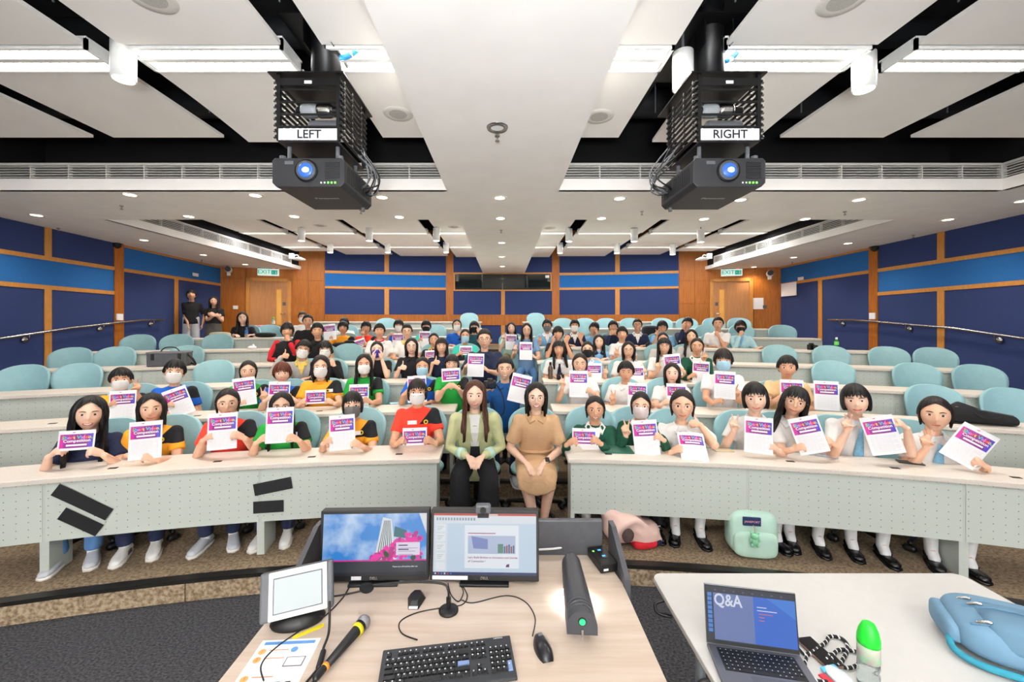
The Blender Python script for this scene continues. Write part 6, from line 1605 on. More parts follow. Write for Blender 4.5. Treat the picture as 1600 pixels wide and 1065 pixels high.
# gooseneck microphone
p = pt(701, 954)
gm = thing('gooseneck_microphone', 'black gooseneck microphone on a round desk base', 'microphone', (p.x, p.y, ZD))
MB().lathe((0,0,0), [(0.040,0.0),(0.040,0.006),(0.030,0.012),(0.012,0.014)], 26).build('base', M_black, gm, True)
MB().cyl((0,0), 0.010, 0.012, 0.055, 14).build('collar', M_black, gm)
q = at_y(573, 918, 1.66)
MB().tube(smooth_path([(0,0,0.05),(-0.003,0.0,0.085),(-0.03,0.01,0.105),(-0.16,0.02,0.105),(q.x-p.x+0.03, q.y-p.y, q.z-ZD+0.012)]), 0.0045, 8).build('neck', M_black, gm, True)
MB().ell((q.x-p.x, q.y-p.y, q.z-ZD), (0.030,0.021,0.020), 16, 12).build('foam_cover', mat('foam_black','101012',0.95,noise=0.3,nscale=90,bump=0.6), gm, True)
# boundary microphone
p = pt(650, 938)
bm = thing('boundary_microphone', 'small black wedge shaped desk microphone', 'microphone', (p.x, p.y, ZD))
pl = [(-0.022,-0.055),(0.022,-0.055),(0.040,0.015),(0.020,0.050),(-0.020,0.050),(-0.040,0.015)]
v = [(x, y, 0) for x, y in pl] + [(x*0.6, y*0.62, 0.026) for x, y in pl]
MB().add(v, [tuple(range(5,-1,-1)), tuple(range(6,12))]+[(i,(i+1)%6,6+(i+1)%6,6+i) for i in range(6)]).build('housing', M_black, bm, bevel=0.003)
MB().box(-0.018, 0.018, -0.054, -0.046, 0.003, 0.010).build('label_plate', M_paper, bm)
# touch panel on its stand
bp = pt(466, 970)
tp = thing('touch_panel', 'tilted grey control touch panel on a black stand', 'touch panel', (bp.x, bp.y, ZD), 0.30)
MB().lathe((0,0,0), [(0.095,0.0),(0.10,0.010),(0.075,0.035),(0.03,0.05)], 28).build('stand', M_grey if False else M_black, tp, True).scale = (1.0, 0.62, 1.0)
pf = MB().box(-0.13, 0.13, 0.0, 0.028, -0.08, 0.09).build('housing', M_grey, tp, bevel=0.008)
pf.matrix_local = Matrix.Translation((0.0, -0.02, 0.125)) @ Matrix.Rotation(-0.32, 4, 'X') @ Matrix.Rotation(-0.05, 4, 'Y')
MB().box(-0.098, 0.108, -0.010, 0.001, -0.075, 0.088).build('bezel', M_brightw, pf, bevel=0.003)
MB().box(-0.082, 0.092, -0.0125, -0.009, -0.055, 0.068).build('inner_frame', M_grey, pf)
MB().box(-0.078, 0.088, -0.0135, -0.012, -0.051, 0.064).build('screen', em('panel_screen','dfe9ea',0.95), pf)
# handheld microphone
a, b = pt(568, 972, ZD+0.02), pt(505, 1045, ZD+0.02)
d = (b-a).normalized()
hm = thing('handheld_microphone', 'silver headed handheld microphone with orange ring and cable', 'microphone')
MB().ell(a-d*0.0, (0.026,0.026,0.026), 18, 14).build('grille_head', mat('mic_grille','9a9a9c',0.5,metal=0.5,noise=0.3,nscale=300), hm, True)
MB().tube([a+d*0.018, a+d*0.05, a+d*0.20], [0.024, 0.019, 0.012], 16, caps=0).build('handle', M_black, hm, True)
MB().tube([a+d*0.030, a+d*0.045], [0.0238,0.0215], 16, caps=0).build('yellow_tag', mat('tag_yellow','e8d21c',0.6,noise=0.05), hm, True)
MB().tube([a+d*0.200, a+d*0.212], 0.0135, 14, caps=0).build('orange_ring', mat('ring_orange','e88a2a',0.5,noise=0.05), hm, True)
MB().tube([a+d*0.212, a+d*0.25], 0.012, 12).build('plug', M_black, hm, True)
MB().tube(smooth_path([a+d*0.25, a+d*0.32+Vector((0.0,0,-0.008)), a+d*0.42+Vector((-0.03,-0.04,-0.012))]), 0.004, 8).build('cable', M_black, hm, True)
ca = thing('cable_connector', 'black cable with plug hanging beside the touch panel', 'cable')
MB().tube(smooth_path([pt(515,940,ZD+0.10), pt(514,985,ZD+0.03), pt(506,1010,ZD+0.012), pt(503,1022,ZD+0.012)]), 0.0045, 8).build('cord', M_black, ca, True)
MB().tube([pt(505,1018,ZD+0.012), pt(498,1042,ZD+0.012)], 0.010, 10).build('plug', M_black, ca, True)
MB().tube(smooth_path([pt(498,1042,ZD+0.012), pt(485,1058,ZD+0.008), pt(470,1075,ZD+0.006)]), 0.004, 8).build('tail', M_black, ca, True)
# instruction sheet
s0 = Vector((-0.78, 1.333, ZD+0.0015))
sh = thing('instruction_sheet', 'white printed instruction sheet on the left of the lectern', 'paper', s0, 0.06)
MB().box(-0.105, 0.105, -0.148, 0.148, -0.001, 0.0).build('sheet', M_paper, sh)
mO = mat('print_orange','f0a060',0.6,noise=0.05); mB = mat('print_blue','5a8ecb',0.6,noise=0.05)
MB().box(-0.09, 0.09, 0.125, 0.138, 0, 0.0006).build('heading_print', mB, sh)
for k, (x, y) in enumerate(((-0.08,0.095),(-0.08,0.06),(-0.08,-0.015),(-0.08,-0.085))):
    MB().cyl((x, y), 0.013, 0, 0.0006, 18).build('step_circle', mO, sh)
    text_obj('step_number', str(k+1), 0.016, mat('print_darkorange','c8702a',0.6,noise=0.02), sh, Matrix.Translation((x, y, 0.0012)))
    for j in range(2): MB().box(x+0.022, x+0.09-0.02*j, y+0.004-0.010*j, y+0.007-0.010*j, 0, 0.0006).build('text_line', M_ink if j else mat('print_tomato','e07848',0.6,noise=0.02), sh)
MB().cyl((0.03, 0.10), 0.012, 0, 0.0006, 18).build('icon_print', mB, sh)
MB().box(0.02, 0.085, 0.028, 0.068, 0, 0.0005).build('panel_print', M_text, sh); MB().box(0.023, 0.082, 0.031, 0.065, 0, 0.0009).build('panel_picture', M_ink, sh)
for k in range(4): MB().box(-0.045+k*0.035, -0.028+k*0.035, -0.04, -0.030, 0, 0.0006).build('device_print', M_text, sh)
MB().box(-0.03, 0.05, -0.115, -0.09, 0, 0.0006).build('device_print', M_grey, sh)
tag(MB().prism([tuple(pt(455,1000)[:2]), tuple(pt(458,994)[:2]), tuple(pt(506,973)[:2]), tuple(pt(506,979)[:2])], ZD, ZD+0.001).build('yellow_label', mat('tag_yellow','e8d21c',0.6,noise=0.05)), 'yellow tape label under the touch panel', 'label')
# document visualiser
vz = thing('document_visualiser', 'dark grey rounded document camera arm with green button', 'document camera', (0.286, 1.46, ZD), -0.06)
n = 18; vs = []; L = 0.50
prof = [(-0.056, 0.0)] + [(-0.056*math.cos(PI*k/(n-1)), 0.025+0.062*math.sin(PI*k/(n-1))) for k in range(n)] + [(0.056, 0.0)]
N_ = len(prof); M_vz = mat('visualiser_grey','3c3d42',0.42,noise=0.08)
for (y, s, dz) in ((0.0,1.0,0.035),(0.10,0.98,0.036),(0.20,0.9,0.04),(0.30,0.82,0.044),(0.38,0.76,0.046),(0.405,0.55,0.055)):
    vs += [(x*s, y, dz+(z if z else -0.002)*s) for x, z in prof]
fs = [(j*N_+k, (j+1)*N_+k, (j+1)*N_+k+1, j*N_+k+1) for j in range(5) for k in range(N_-1)] + [(j*N_, j*N_+N_-1, (j+1)*N_+N_-1, (j+1)*N_) for j in range(5)] + [tuple(range(N_)), tuple(range(6*N_-1, 5*N_-1, -1))]
MB().add(vs, fs).build('arm', M_vz, vz)
MB().box(-0.03, 0.03, 0.30, 0.39, 0.0, 0.06).build('pedestal', M_vz, vz)
RX = Matrix.Rotation(PI/2, 4, 'X')
MB().cyl((0,0), 0.011, 0, 0.004, 18).build('button', mat('button_green','22d86a',0.4,emit=1.2), vz).matrix_local = Matrix.Translation((0,0.0,0.082)) @ RX
MB().cyl((0,0), 0.0155, 0, 0.002, 18).build('button_ring', M_black, vz).matrix_local = Matrix.Translation((0,0.0,0.082)) @ RX
MB().box(-0.004, 0.004, -0.006, 0.002, 0.028, 0.055).build('latch', M_chrome, vz)
for k in range(3):
    y = 0.035+0.018*k; MB().tube([(-0.0555*math.cos(a)*0.985, y, 0.035+0.025+0.0632*math.sin(a)) for a in [0.5+2.1*i/12 for i in range(13)]], 0.0016, 5, caps=0).build('ring_line', M_grey, vz, True)
area_light('lamp', (0,0.22,0.030), 0.10, 0.06, 0.9, (1,1,1), vz)
MB().box(-0.05, 0.05, 0.19, 0.25, 0.031, 0.034).build('lamp_panel', mat('visualiser_lamp','ffffff',0.4,emit=8.0), vz)
# outlet box and white cable
p = pt(941, 880, ZD)
ob = thing('power_outlet_box', 'black desk power box with two round sockets', 'outlet', (p.x, p.y, ZD), 0.22)
MB().box(-0.045, 0.045, -0.075, 0.075, 0, 0.045).build('housing', M_black, ob, bevel=0.006)
for y in (0.035, -0.015):
    MB().cyl((0,y), 0.020, 0.0455, 0.047, 20).build('socket', mat('socket_dark','050507',0.3,noise=0.1), ob); MB().box(-0.008, 0.008, y-0.006, y+0.004, 0.0465, 0.048).build('socket_light', mat('led_blue','4aa8ff',0.4,emit=0.8), ob)
MB().box(-0.035, -0.028, 0.03, 0.037, 0.045, 0.0465).build('status_light', mat('led_green','6dff4a',0.4,emit=3.0), ob)
MB().box(-0.03, -0.006, -0.0765, -0.074, 0.012, 0.022).build('label_plate', M_paper, ob)
cord('white_cable', [(842,869,0.03),(870,867,0.03),(895,862,0.03),(925,862,0.03)], 0.005, 'white cable along the dark lectern screen', M_brightw)
tag(MB().tube(smooth_path([(0.545,1.36,ZD-0.01),(0.55,1.34,0.75),(0.56,1.30,0.4),(0.55,1.28,0.0)]), 0.004, 7).build('hanging_cable', M_black, smooth=True), 'black cable hanging off the right edge of the lectern', 'cable')

# ================================================================ WHITE TABLE
ZT = 0.74
wt = thing('white_table', 'white folding table with rounded corners right of the lectern', 'table', (0,0,0))
tx0, tx1, ty0, ty1, r = 0.766, 2.38, 1.27, 2.08, 0.05
poly = []
for (cx, cy, a0) in ((tx1-r,ty0+r,-90),(tx1-r,ty1-r,0),(tx0+r,ty1-r,90),(tx0+r,ty0+r,180)):
    for k in range(7): a = math.radians(a0+15*k); poly.append((cx+r*math.cos(a), cy+r*math.sin(a)))
MB().prism(poly, ZT-0.026, ZT).build('tabletop', mat('table_white','c4c3c0',0.4,noise=0.03), wt, bevel=0.004)
for x in (tx0+0.16, tx1-0.16):
    for y in (ty0+0.12, ty1-0.2):
        MB().cyl((x, y), 0.022, 0.07, ZT-0.03, 14).build('leg', mat('table_leg','8d959c',0.35,metal=0.5,noise=0.05), wt, True)
        MB().tube([(x-0.012, y, 0.035),(x+0.012, y, 0.035)], 0.035, 14).build('caster', M_black, wt, True)
    MB().box(x-0.03, x+0.03, ty0+0.05, ty1-0.05, 0.07, 0.10).build('foot_bar', mat('table_leg','8d959c',0.35,metal=0.5,noise=0.05), wt)
for y in (1.5, 1.93): MB().tube(smooth_path([(tx0+0.05,y,ZT-0.03),(tx0-0.03,y,ZT-0.05),(tx0-0.035,y-0.03,ZT-0.075),(tx0+0.02,y-0.05,ZT-0.08)]), 0.008, 8).build('hook', M_black, wt, True)
# laptop
A = at_z(1104, 1003, ZT+0.016); B = at_z(1250, 1023, ZT+0.016)
dx = (B-A); LW = dx.length; yaw = math.atan2(dx.y, dx.x); mid = (A+B)/2
lp = thing('laptop', 'open grey laptop showing a blue Q and A slide', 'laptop', (mid.x, mid.y, ZT), yaw)
M_alu = mat('laptop_grey','6d6f78',0.35,metal=0.6,noise=0.04)
D = LW*0.70
MB().box(-LW/2, LW/2, -D, 0.0, 0.002, 0.016).build('base', M_alu, lp, bevel=0.004)
MB().box(-LW/2+0.03, LW/2-0.03, -0.125, -0.018, 0.0155, 0.0168).build('key_well', M_black, lp)
lk = MB()
for r_ in range(6):
    w_ = (LW-0.066)/14
    for k in range(14 if r_ < 5 else 10):
        xx = -LW/2+0.033+w_*(k+0.5); yy = -0.027-0.0178*r_; ww = w_*0.86
        if r_ == 5 and 3 <= k <= 6:
            if k == 3: xx += 1.5*w_; ww = w_*4.8
            else: continue
        elif r_ == 5 and k > 6: xx += w_*2
        kk = ('lkey', round(ww,4))
        if kk not in TXT: TXT[kk] = MB().box(-ww/2, ww/2, -0.0078, 0.0078, 0, 0.0016).mesh('key', M_key)
        link('key', TXT[kk], lp, loc=(xx, yy, 0.0167)); lk.add([(xx-0.0018,yy-0.0018,0.0188),(xx+0.0018,yy-0.0018,0.0188),(xx+0.0018,yy+0.0018,0.0188),(xx-0.0018,yy+0.0018,0.0188)], [(0,1,2,3)])
tag(lk.build('key_legend', M_legend, lp), kind='stuff')
MB().box(-0.06, 0.06, -D+0.012, -0.135, 0.0158, 0.0165).build('trackpad', mat('trackpad','5f616a',0.3,metal=0.4,noise=0.03), lp)
SH = LW*0.655
ls = MB().box(-LW/2, LW/2, -0.004, 0.003, 0, SH).build('screen_lid', M_alu, lp, bevel=0.002)
ls.matrix_local = Matrix.Translation((0,0.002,0.014)) @ Matrix.Rotation(-0.16, 4, 'X')
screen_quad(ls, 'bezel', M_black, -LW/2+0.002, LW/2-0.002, 0.004, SH-0.002, -0.0046)
a0, a1, b0, b1 = -LW/2+0.006, LW/2-0.006, 0.016, SH-0.007
screen_quad(ls, 'screen', em('lap_dark','1a1f38',0.6), a0, a1, b0, b1, -0.0052)
screen_quad(ls, 'slide_left', em('lap_greyblue','6f84c0',0.75), a0+0.026, 0.012, b0+0.004, b1-0.022, -0.0058)
screen_quad(ls, 'slide_right', em('lap_blue','1668d8',0.85), 0.012, a1, b0+0.004, b1-0.022, -0.0058)
MB().add([(0.06,-0.0064,b1-0.022),(a1,-0.0064,b1-0.09),(a1,-0.0064,b1-0.022)], [(0,1,2)]).build('slide_wedge', em('lap_blue2','2f7fe0',0.85), ls)
for k in range(9): screen_quad(ls, 'slide_thumbnail', em('lap_thumb','3f8be8',0.8), a0+0.004, a0+0.020, b0+0.03+k*0.0165, b0+0.043+k*0.0165, -0.0058)
text_obj('slide_title', 'Q&A', 0.062, em('lap_white','d9e2f2',0.9), ls, Matrix.Translation((a0+0.028,-0.0066,b1-0.048)) @ Matrix.Rotation(PI/2,4,'X') @ Matrix.Diagonal((0.8,1,1,1)), align='LEFT')
for k, (xx, w_, m_) in enumerate(((0.024,0.035,'lap_white'),(0.024,0.072,'lap_white'),(0.03,0.05,'lap_red'),(0.03,0.02,'lap_red'),(0.03,0.02,'lap_red'))):
    screen_quad(ls, 'slide_text', em(m_, 'e07070' if m_ == 'lap_red' else 'd9e2f2', 0.8), xx, xx+w_, b1-0.060-0.012*k, b1-0.057-0.012*k, -0.0066)
for k in range(8): screen_quad(ls, 'toolbar_icon', em('lap_icon','55607c',0.6), a0+0.03+k*0.035, a0+0.038+k*0.035, b1-0.014, b1-0.009, -0.0058)
# bottle with green cap
def bottle(p, h, r, label, capm, liqm, name='bottle', lab=None):
    t = thing(name, label, 'bottle', p)
    MB().lathe((0,0,0), [(r*0.9,0.0),(r,0.01),(r,h*0.30),(r*0.86,h*0.36),(r,h*0.44),(r,h*0.66),(r*0.55,h*0.80),(r*0.42,h*0.86)], 20).build('body', liqm, t, True)
    if lab: MB().lathe((0,0,0), [(r*1.02,h*0.42),(r*1.02,h*0.68)], 20, caps=False).build('label_wrap', lab, t, True)
    MB().lathe((0,0,0), [(r*0.5,h*0.84),(r*0.5,h*0.97),(r*0.42,h)], 16).build('cap', capm, t, True)
    return t
M_clear = mat('clear_plastic','dfe8e6',0.12,noise=0.05,trans=0.85,spec=0.5)
M_gcap = mat('cap_green','22d434',0.4,noise=0.05)
p = at_z(1357, 1072, ZT)
bt = thing('water_bottle', 'clear water bottle with large green cap beside the laptop', 'bottle', p)
MB().lathe((0,0,0), [(0.030,0.0),(0.033,0.008),(0.033,0.05),(0.028,0.062),(0.033,0.075),(0.032,0.10)], 22).build('body', M_clear, bt, True)
MB().lathe((0,0,0), [(0.0335,0.098),(0.0335,0.150),(0.032,0.158)], 22).build('label_wrap', mat('bottle_label','9fd8a8',0.5,noise=0.0,nscale=30,hex2='d8a8b8'), bt, True)
MB().lathe((0,0,0), [(0.034,0.155),(0.034,0.175),(0.028,0.205),(0.018,0.228),(0.008,0.234)], 22).build('cap', M_gcap, bt, True)
# phone, lanyard, tissue packet
p = at_z(1279, 1014, ZT+0.02)
ph = thing('mobile_phone', 'dark mobile phone lying on the white table by the laptop', 'phone', (p.x, p.y, ZT+0.003), 0.12)
o = MB().box(-0.036, 0.036, -0.074, 0.074, 0.0, 0.009).build('body', mat('phone_edge','8a6a5a',0.3,metal=0.5,noise=0.05), ph, bevel=0.004)
MB().box(-0.033, 0.033, -0.071, 0.071, 0.0088, 0.0096).build('screen', mat('phone_glass','16161c',0.08,noise=0.2,nscale=10), ph)
def stripe_mat():
    m = mat('lanyard_rope','16161a',0.8); nt = m.node_tree; b = nt.nodes['Principled BSDF']
    tc = nt.nodes.new('ShaderNodeTexCoord'); w = nt.nodes.new('ShaderNodeTexWave'); w.inputs['Scale'].default_value = 14; cr = nt.nodes.new('ShaderNodeValToRGB')
    cr.color_ramp.elements[0].position = 0.86; cr.color_ramp.elements[1].position = 0.9; cr.color_ramp.elements[0].color = lin('141418'); cr.color_ramp.elements[1].color = lin('d8d8d8')
    nt.links.new(tc.outputs['Object'], w.inputs['Vector']); nt.links.new(w.outputs['Fac'], cr.inputs[0]); nt.links.new(cr.outputs[0], b.inputs['Base Color']); return m
P = [at_z(x, y, ZT+0.008) for x, y in ((1250,1014),(1262,1022),(1290,1003),(1296,994),(1315,997),(1325,1010),(1318,1028),(1308,1040),(1300,1030),(1310,1015),(1335,1017),(1344,1022),(1340,1038),(1320,1042),(1300,1022),(1292,1030))]
tag(MB().tube(smooth_path(P), 0.0065, 9).build('lanyard', stripe_mat(), smooth=True), 'black and white rope lanyard looped on the white table', 'lanyard')
P = [at_z(x, y, ZT+0.008) for x, y in ((1262,1020),(1258,1045),(1275,1062),(1292,1064))]
tag(MB().tube(smooth_path(P), 0.0055, 8).build('lanyard', stripe_mat(), smooth=True), 'black and white strap running along the laptop edge', 'lanyard')
p = at_z(1312, 1062, ZT)
tk = thing('tissue_packet', 'clear blue edged tissue packet beside the phone', 'tissue packet', (p.x, p.y, ZT), 0.2)
MB().ell((0,0,0.012), (0.035,0.05,0.012), 16, 8).build('packet', mat('tissue_wrap','d8e4ec',0.3,noise=0.1,nscale=30), tk, True)
MB().box(-0.033, 0.033, 0.028, 0.048, 0.004, 0.016).build('blue_edge', mat('tissue_blue','5fb8d8',0.4,noise=0.1), tk, bevel=0.004)
MB().box(-0.06, -0.035, -0.03, 0.03, 0.0, 0.006).build('red_card', mat('card_red','c8283a',0.5,noise=0.05), tk)
# blue backpack
p = at_z(1560, 1010, ZT)
bk = thing('blue_backpack', 'dusty blue backpack lying on the white table', 'backpack', (2.03, 1.55, ZT), -0.5)
bk.scale = (0.85, 0.85, 0.95)
M_bp = mat('backpack_blue','6c90aa',0.85,noise=0.12,nscale=6,bump=0.4)
def pillow(mb, c, r, e=0.5, n=28, m=16):
    vs = []
    for j in range(m+1):
        t = -PI/2+PI*j/m
        for k in range(n):
            a = 2*PI*k/n; f = lambda q: math.copysign(abs(q)**e, q)
            vs.append((c[0]+r[0]*f(math.cos(t))*f(math.cos(a)), c[1]+r[1]*f(math.cos(t))*f(math.sin(a)), c[2]+r[2]*f(math.sin(t))))
    fs = [(j*n+k, j*n+(k+1)%n, (j+1)*n+(k+1)%n, (j+1)*n+k) for j in range(m) for k in range(n)]
    return mb.add(vs, fs)
pillow(MB(), (0,0,0.085), (0.26,0.17,0.085), 0.55).build('main_compartment', M_bp, bk, True)
pillow(MB(), (0.02,-0.06,0.125), (0.20,0.12,0.07), 0.6).build('front_pocket', mat('backpack_blue_dark','62849c',0.85,noise=0.12,nscale=6,bump=0.4), bk, True)
pillow(MB(), (-0.25,0.02,0.07), (0.04,0.12,0.05), 0.6).build('top_flap', M_bp, bk, True)
for k, (y, z) in enumerate(((0.06,0.165),(-0.04,0.196),(-0.12,0.165))):
    MB().tube(smooth_path([(-0.22,y,z-0.02),(-0.1,y-0.01,z+0.003),(0.1,y-0.01,z+0.003),(0.2,y,z-0.02)]), 0.004, 7).build('zip', mat('zip_blue','4f7896',0.6,noise=0.1), bk, True)
    MB().tube([(-0.20,y,z-0.01),(-0.175,y-0.008,z+0.006),(-0.16,y-0.01,z+0.006)], 0.006, 8).build('zip_pull', M_chrome, bk, True)
MB().cyl((0.06,-0.07), 0.022, 0.192, 0.199, 24).build('round_logo', M_chrome, bk); MB().cyl((0.06,-0.07), 0.018, 0.198, 0.2005, 24).build('logo_field', M_bp, bk)
MB().tube(smooth_path([(-0.26,-0.04,0.06),(-0.28,-0.12,0.03),(-0.22,-0.18,0.02),(-0.08,-0.2,0.02),(0.1,-0.2,0.015)]), 0.014, 8).build('strap', mat('strap_teal','2f8aa0',0.8,noise=0.1), bk, True)

# ================================================================ THINGS ON THE ROWS
p = at_z(985, 868, FL(1))
pk = thing('pink_bag', 'pale pink hooded jacket heaped over a red and navy bag', 'bag', (p.x*1.04, p.y+0.20, FL(1)), 0.2)
M_pk = mat('pink_cloth','e6c3b8',0.9,noise=0.08,nscale=8,bump=0.5)
mb = MB(); pillow(mb, (-0.05,0.02,0.16), (0.17,0.13,0.15), 0.8); pillow(mb, (0.12,-0.03,0.10), (0.14,0.12,0.10), 0.8); mb.ell((-0.14,0.03,0.26), (0.10,0.10,0.08)); mb.tube(smooth_path([(-0.2,-0.08,0.05),(-0.12,-0.12,0.2),(0.0,-0.12,0.25),(0.12,-0.12,0.16),(0.24,-0.1,0.05)]), 0.03, 8); mb.tube(smooth_path([(-0.1,-0.1,0.24),(0.05,-0.13,0.14),(0.2,-0.13,0.13)]), 0.022, 8)
remeshed('hood', mb, M_pk, pk, 0.02, smooth=5)
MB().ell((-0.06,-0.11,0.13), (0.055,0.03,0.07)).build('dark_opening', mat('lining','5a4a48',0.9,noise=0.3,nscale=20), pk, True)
pillow(MB(), (0.10,-0.09,0.035), (0.11,0.06,0.035), 0.6).build('red_panel', mat('cloth_red','c8202c',0.85,noise=0.1), pk, True)
pillow(MB(), (0.20,-0.06,0.04), (0.06,0.07,0.04), 0.6).build('navy_panel', cloth('navy'), pk, True)
p = at_z(1170, 879, FL(1))
mbk = thing('mint_backpack', 'mint green backpack with a plush charm under the right desk', 'backpack', (p.x*1.055, p.y+0.15, FL(1)), -0.15)
mbk.scale = (1.0, 1.0, 0.92)
M_mint = mat('mint_cloth','bfe0d0',0.85,noise=0.08,nscale=8,bump=0.3)
pillow(MB(), (0,0,0.20), (0.185,0.10,0.20), 0.5).build('body', M_mint, mbk, True)
pillow(MB(), (0.0,-0.075,0.12), (0.165,0.045,0.115), 0.5).build('front_pocket', M_mint, mbk, True)
MB().box(-0.10, 0.03, -0.112, -0.098, 0.29, 0.36).build('logo_patch', mat('patch_navy','20305a',0.7,noise=0.1), mbk)
text_obj('patch_lettering', 'JANSPORT', 0.024, mat('patch_pink','e8a0a8',0.6,noise=0.02), mbk, Matrix.Translation((-0.035,-0.114,0.325)) @ Matrix.Rotation(PI/2,4,'X'))
ch = MB(); ch.ell((-0.03,-0.145,0.22), (0.03,0.022,0.028)); ch.ell((-0.03,-0.145,0.175), (0.024,0.02,0.03)); 
for s in (-1,1): ch.ell((-0.03+s*0.024,-0.145,0.248), (0.010,0.008,0.014)); ch.ell((-0.03+s*0.020,-0.15,0.145), (0.011,0.011,0.018)); ch.ell((-0.03+s*0.03,-0.148,0.185), (0.010,0.010,0.018))
ch.build('plush_charm', mat('plush_green','8fd0a8',0.95,noise=0.2,nscale=40,bump=0.5), mbk, True)
MB().tube([(-0.03,-0.12,0.30),(-0.03,-0.14,0.27),(-0.03,-0.145,0.25)], 0.003, 6).build('charm_cord', M_gold, mbk, True)
def on_desk(n, x, dR=-0.2): 
    q = at_r(x, CY, RB(n)+dR); return Vector((q.x, q.y, FL(n)+0.746))
# black instrument bag on the second row desk
q = on_desk(2, 1532); yw = -math.atan2(q.x, q.y-CEN)
ib = thing('instrument_bag', 'long black padded bag lying on the second row desk, right', 'bag', q, yw)
M_bag = mat('bag_black','131316',0.8,noise=0.2,nscale=10,bump=0.3)
vs = []; n = 18
for (x, h, d) in ((X_*0.72, H_*1.35, D_) for (X_, H_, D_) in ((-0.34,0.04,0.04),(-0.30,0.12,0.09),(-0.22,0.15,0.10),(-0.10,0.125,0.10),(0.05,0.09,0.10),(0.22,0.075,0.09),(0.31,0.07,0.085),(0.33,0.05,0.06))):
    vs += [(x, d*math.cos(2*PI*k/n), h*0.5+h*0.5*math.sin(2*PI*k/n)) for k in range(n)]
MB().add(vs, [(j*n+k, j*n+(k+1)%n, (j+1)*n+(k+1)%n, (j+1)*n+k) for j in range(7) for k in range(n)] + [tuple(range(n)), tuple(range(8*n-1, 7*n-1, -1))]).build('case', M_bag, ib, True)
MB().tube(smooth_path([(-0.11,-0.08,0.13),(-0.06,-0.11,0.08),(0.03,-0.11,0.07),(0.10,-0.08,0.08)]), 0.012, 8).build('handle', M_bag, ib, True)
MB().tube(smooth_path([(-0.21,-0.05,0.16),(0.0,-0.06,0.135),(0.2,-0.05,0.10)]), 0.005, 6).build('zip', M_grey, ib, True)
# grey camera bag on the fourth row desk
q = on_desk(4, 266, -0.25)
cbg = thing('camera_bag', 'boxy grey camera bag on the fourth row desk, left', 'bag', q, -math.atan2(q.x, q.y-CEN))
MB().box(-0.24, 0.24, -0.12, 0.12, 0, 0.20).build('body', mat('bag_grey','55565a',0.85,noise=0.1,nscale=20,bump=0.3), cbg, bevel=0.02)
MB().box(-0.245, 0.245, -0.125, 0.125, 0.185, 0.215).build('lid', mat('bag_greylid','6a6b70',0.85,noise=0.1,nscale=20), cbg, bevel=0.01)
MB().tube(smooth_path([(-0.12,0,0.21),(-0.06,0,0.27),(0.06,0,0.27),(0.12,0,0.21)]), 0.008, 8).build('handle', M_black, cbg, True)
MB().tube(smooth_path([(0.24,-0.05,0.17),(0.31,-0.08,0.10),(0.33,-0.05,0.02),(0.26,0.02,0.03)]), 0.016, 8).build('strap', M_black, cbg, True)
for s in (-1, 1): MB().box(s*0.16-0.02, s*0.16+0.02, -0.13, -0.12, 0.10, 0.19).build('buckle', M_black, cbg)
# bottles and small things
M_drink = mat('drink_green','2f8a2a',0.15,noise=0.1,trans=0.3)
bottle(on_desk(5, 1307), 0.22, 0.032, 'green drink bottle with white cap on the fifth row desk, right', M_brightw, M_drink, lab=mat('label_green','6fd060',0.5,noise=0.2,nscale=30))
bottle(on_desk(6, 385, -0.14), 0.21, 0.03, 'water bottle with blue label before the person leaning on the desk', mat('cap_blue','3a78d8',0.4,noise=0.05), M_clear, lab=mat('label_blue','2f6ac8',0.5,noise=0.2,nscale=30))
bottle(on_desk(7, 427, -0.3), 0.26, 0.036, 'clear bottle with green cap near the left exit door', M_gcap, M_clear, lab=mat('bottle_label','9fd8a8',0.5,hex2='d8a8b8',nscale=30))
bottle(on_desk(4, 466, -0.1), 0.20, 0.028, 'small pale green drink bottle beside the red and black jacket', M_brightw, mat('drink_pale','c8d090',0.2,noise=0.1,trans=0.4))
bottle(on_desk(3, 860, -0.12), 0.24, 0.034, 'brown glass flask with dark lid on the third row desk', M_black, mat('flask_brown','6a5648',0.15,noise=0.2,nscale=20,trans=0.3))
def dslr(p, yaw, label, s=1.0):
    t = thing('camera', label, 'camera', p, yaw); t.scale = (s,s,s)
    MB().box(-0.065, 0.065, -0.02, 0.035, 0, 0.085).build('body', M_black, t, bevel=0.012)
    MB().box(-0.028, 0.028, -0.02, 0.03, 0.08, 0.108).build('prism_housing', M_black, t, bevel=0.008)
    MB().cyl((0,0), 0.036, 0, 0.06, 22).build('lens', M_black, t, True).matrix_local = Matrix.Translation((0,-0.018,0.042)) @ Matrix.Rotation(PI/2,4,'X')
    MB().cyl((0,0), 0.028, 0, 0.004, 20).build('lens_glass', mat('lens_glass','20283a',0.05,noise=0.1), t).matrix_local = Matrix.Translation((0,-0.077,0.042)) @ Matrix.Rotation(PI/2,4,'X')
    return t
q = at_y(766, 607, 4.20); dslr((q.x, q.y, q.z), 0.25, 'black camera held up by the person in blue polo')
tag(MB().tube(smooth_path([at_y(775,600,4.2), at_y(783,612,4.26), at_y(788,632,4.26), at_y(786,646,4.28), at_y(776,648,4.28), at_y(770,630,4.26)]), 0.006, 7).build('camera_strap', mat('strap_black','1c1a1e',0.8,noise=0.4,nscale=40), smooth=True), 'dark camera strap hanging over the blue polo', 'strap')
dslr(on_desk(4, 720, -0.12), 0.0, 'black camera lying on the desk before the turquoise shirt')
dslr(on_desk(5, 1014, -0.1), 0.2, 'black camera on the desk before the navy vest', 0.9)
dslr(on_desk(3, 876, -0.2), -0.3, 'black camera on the third row desk beside the flask', 0.9)
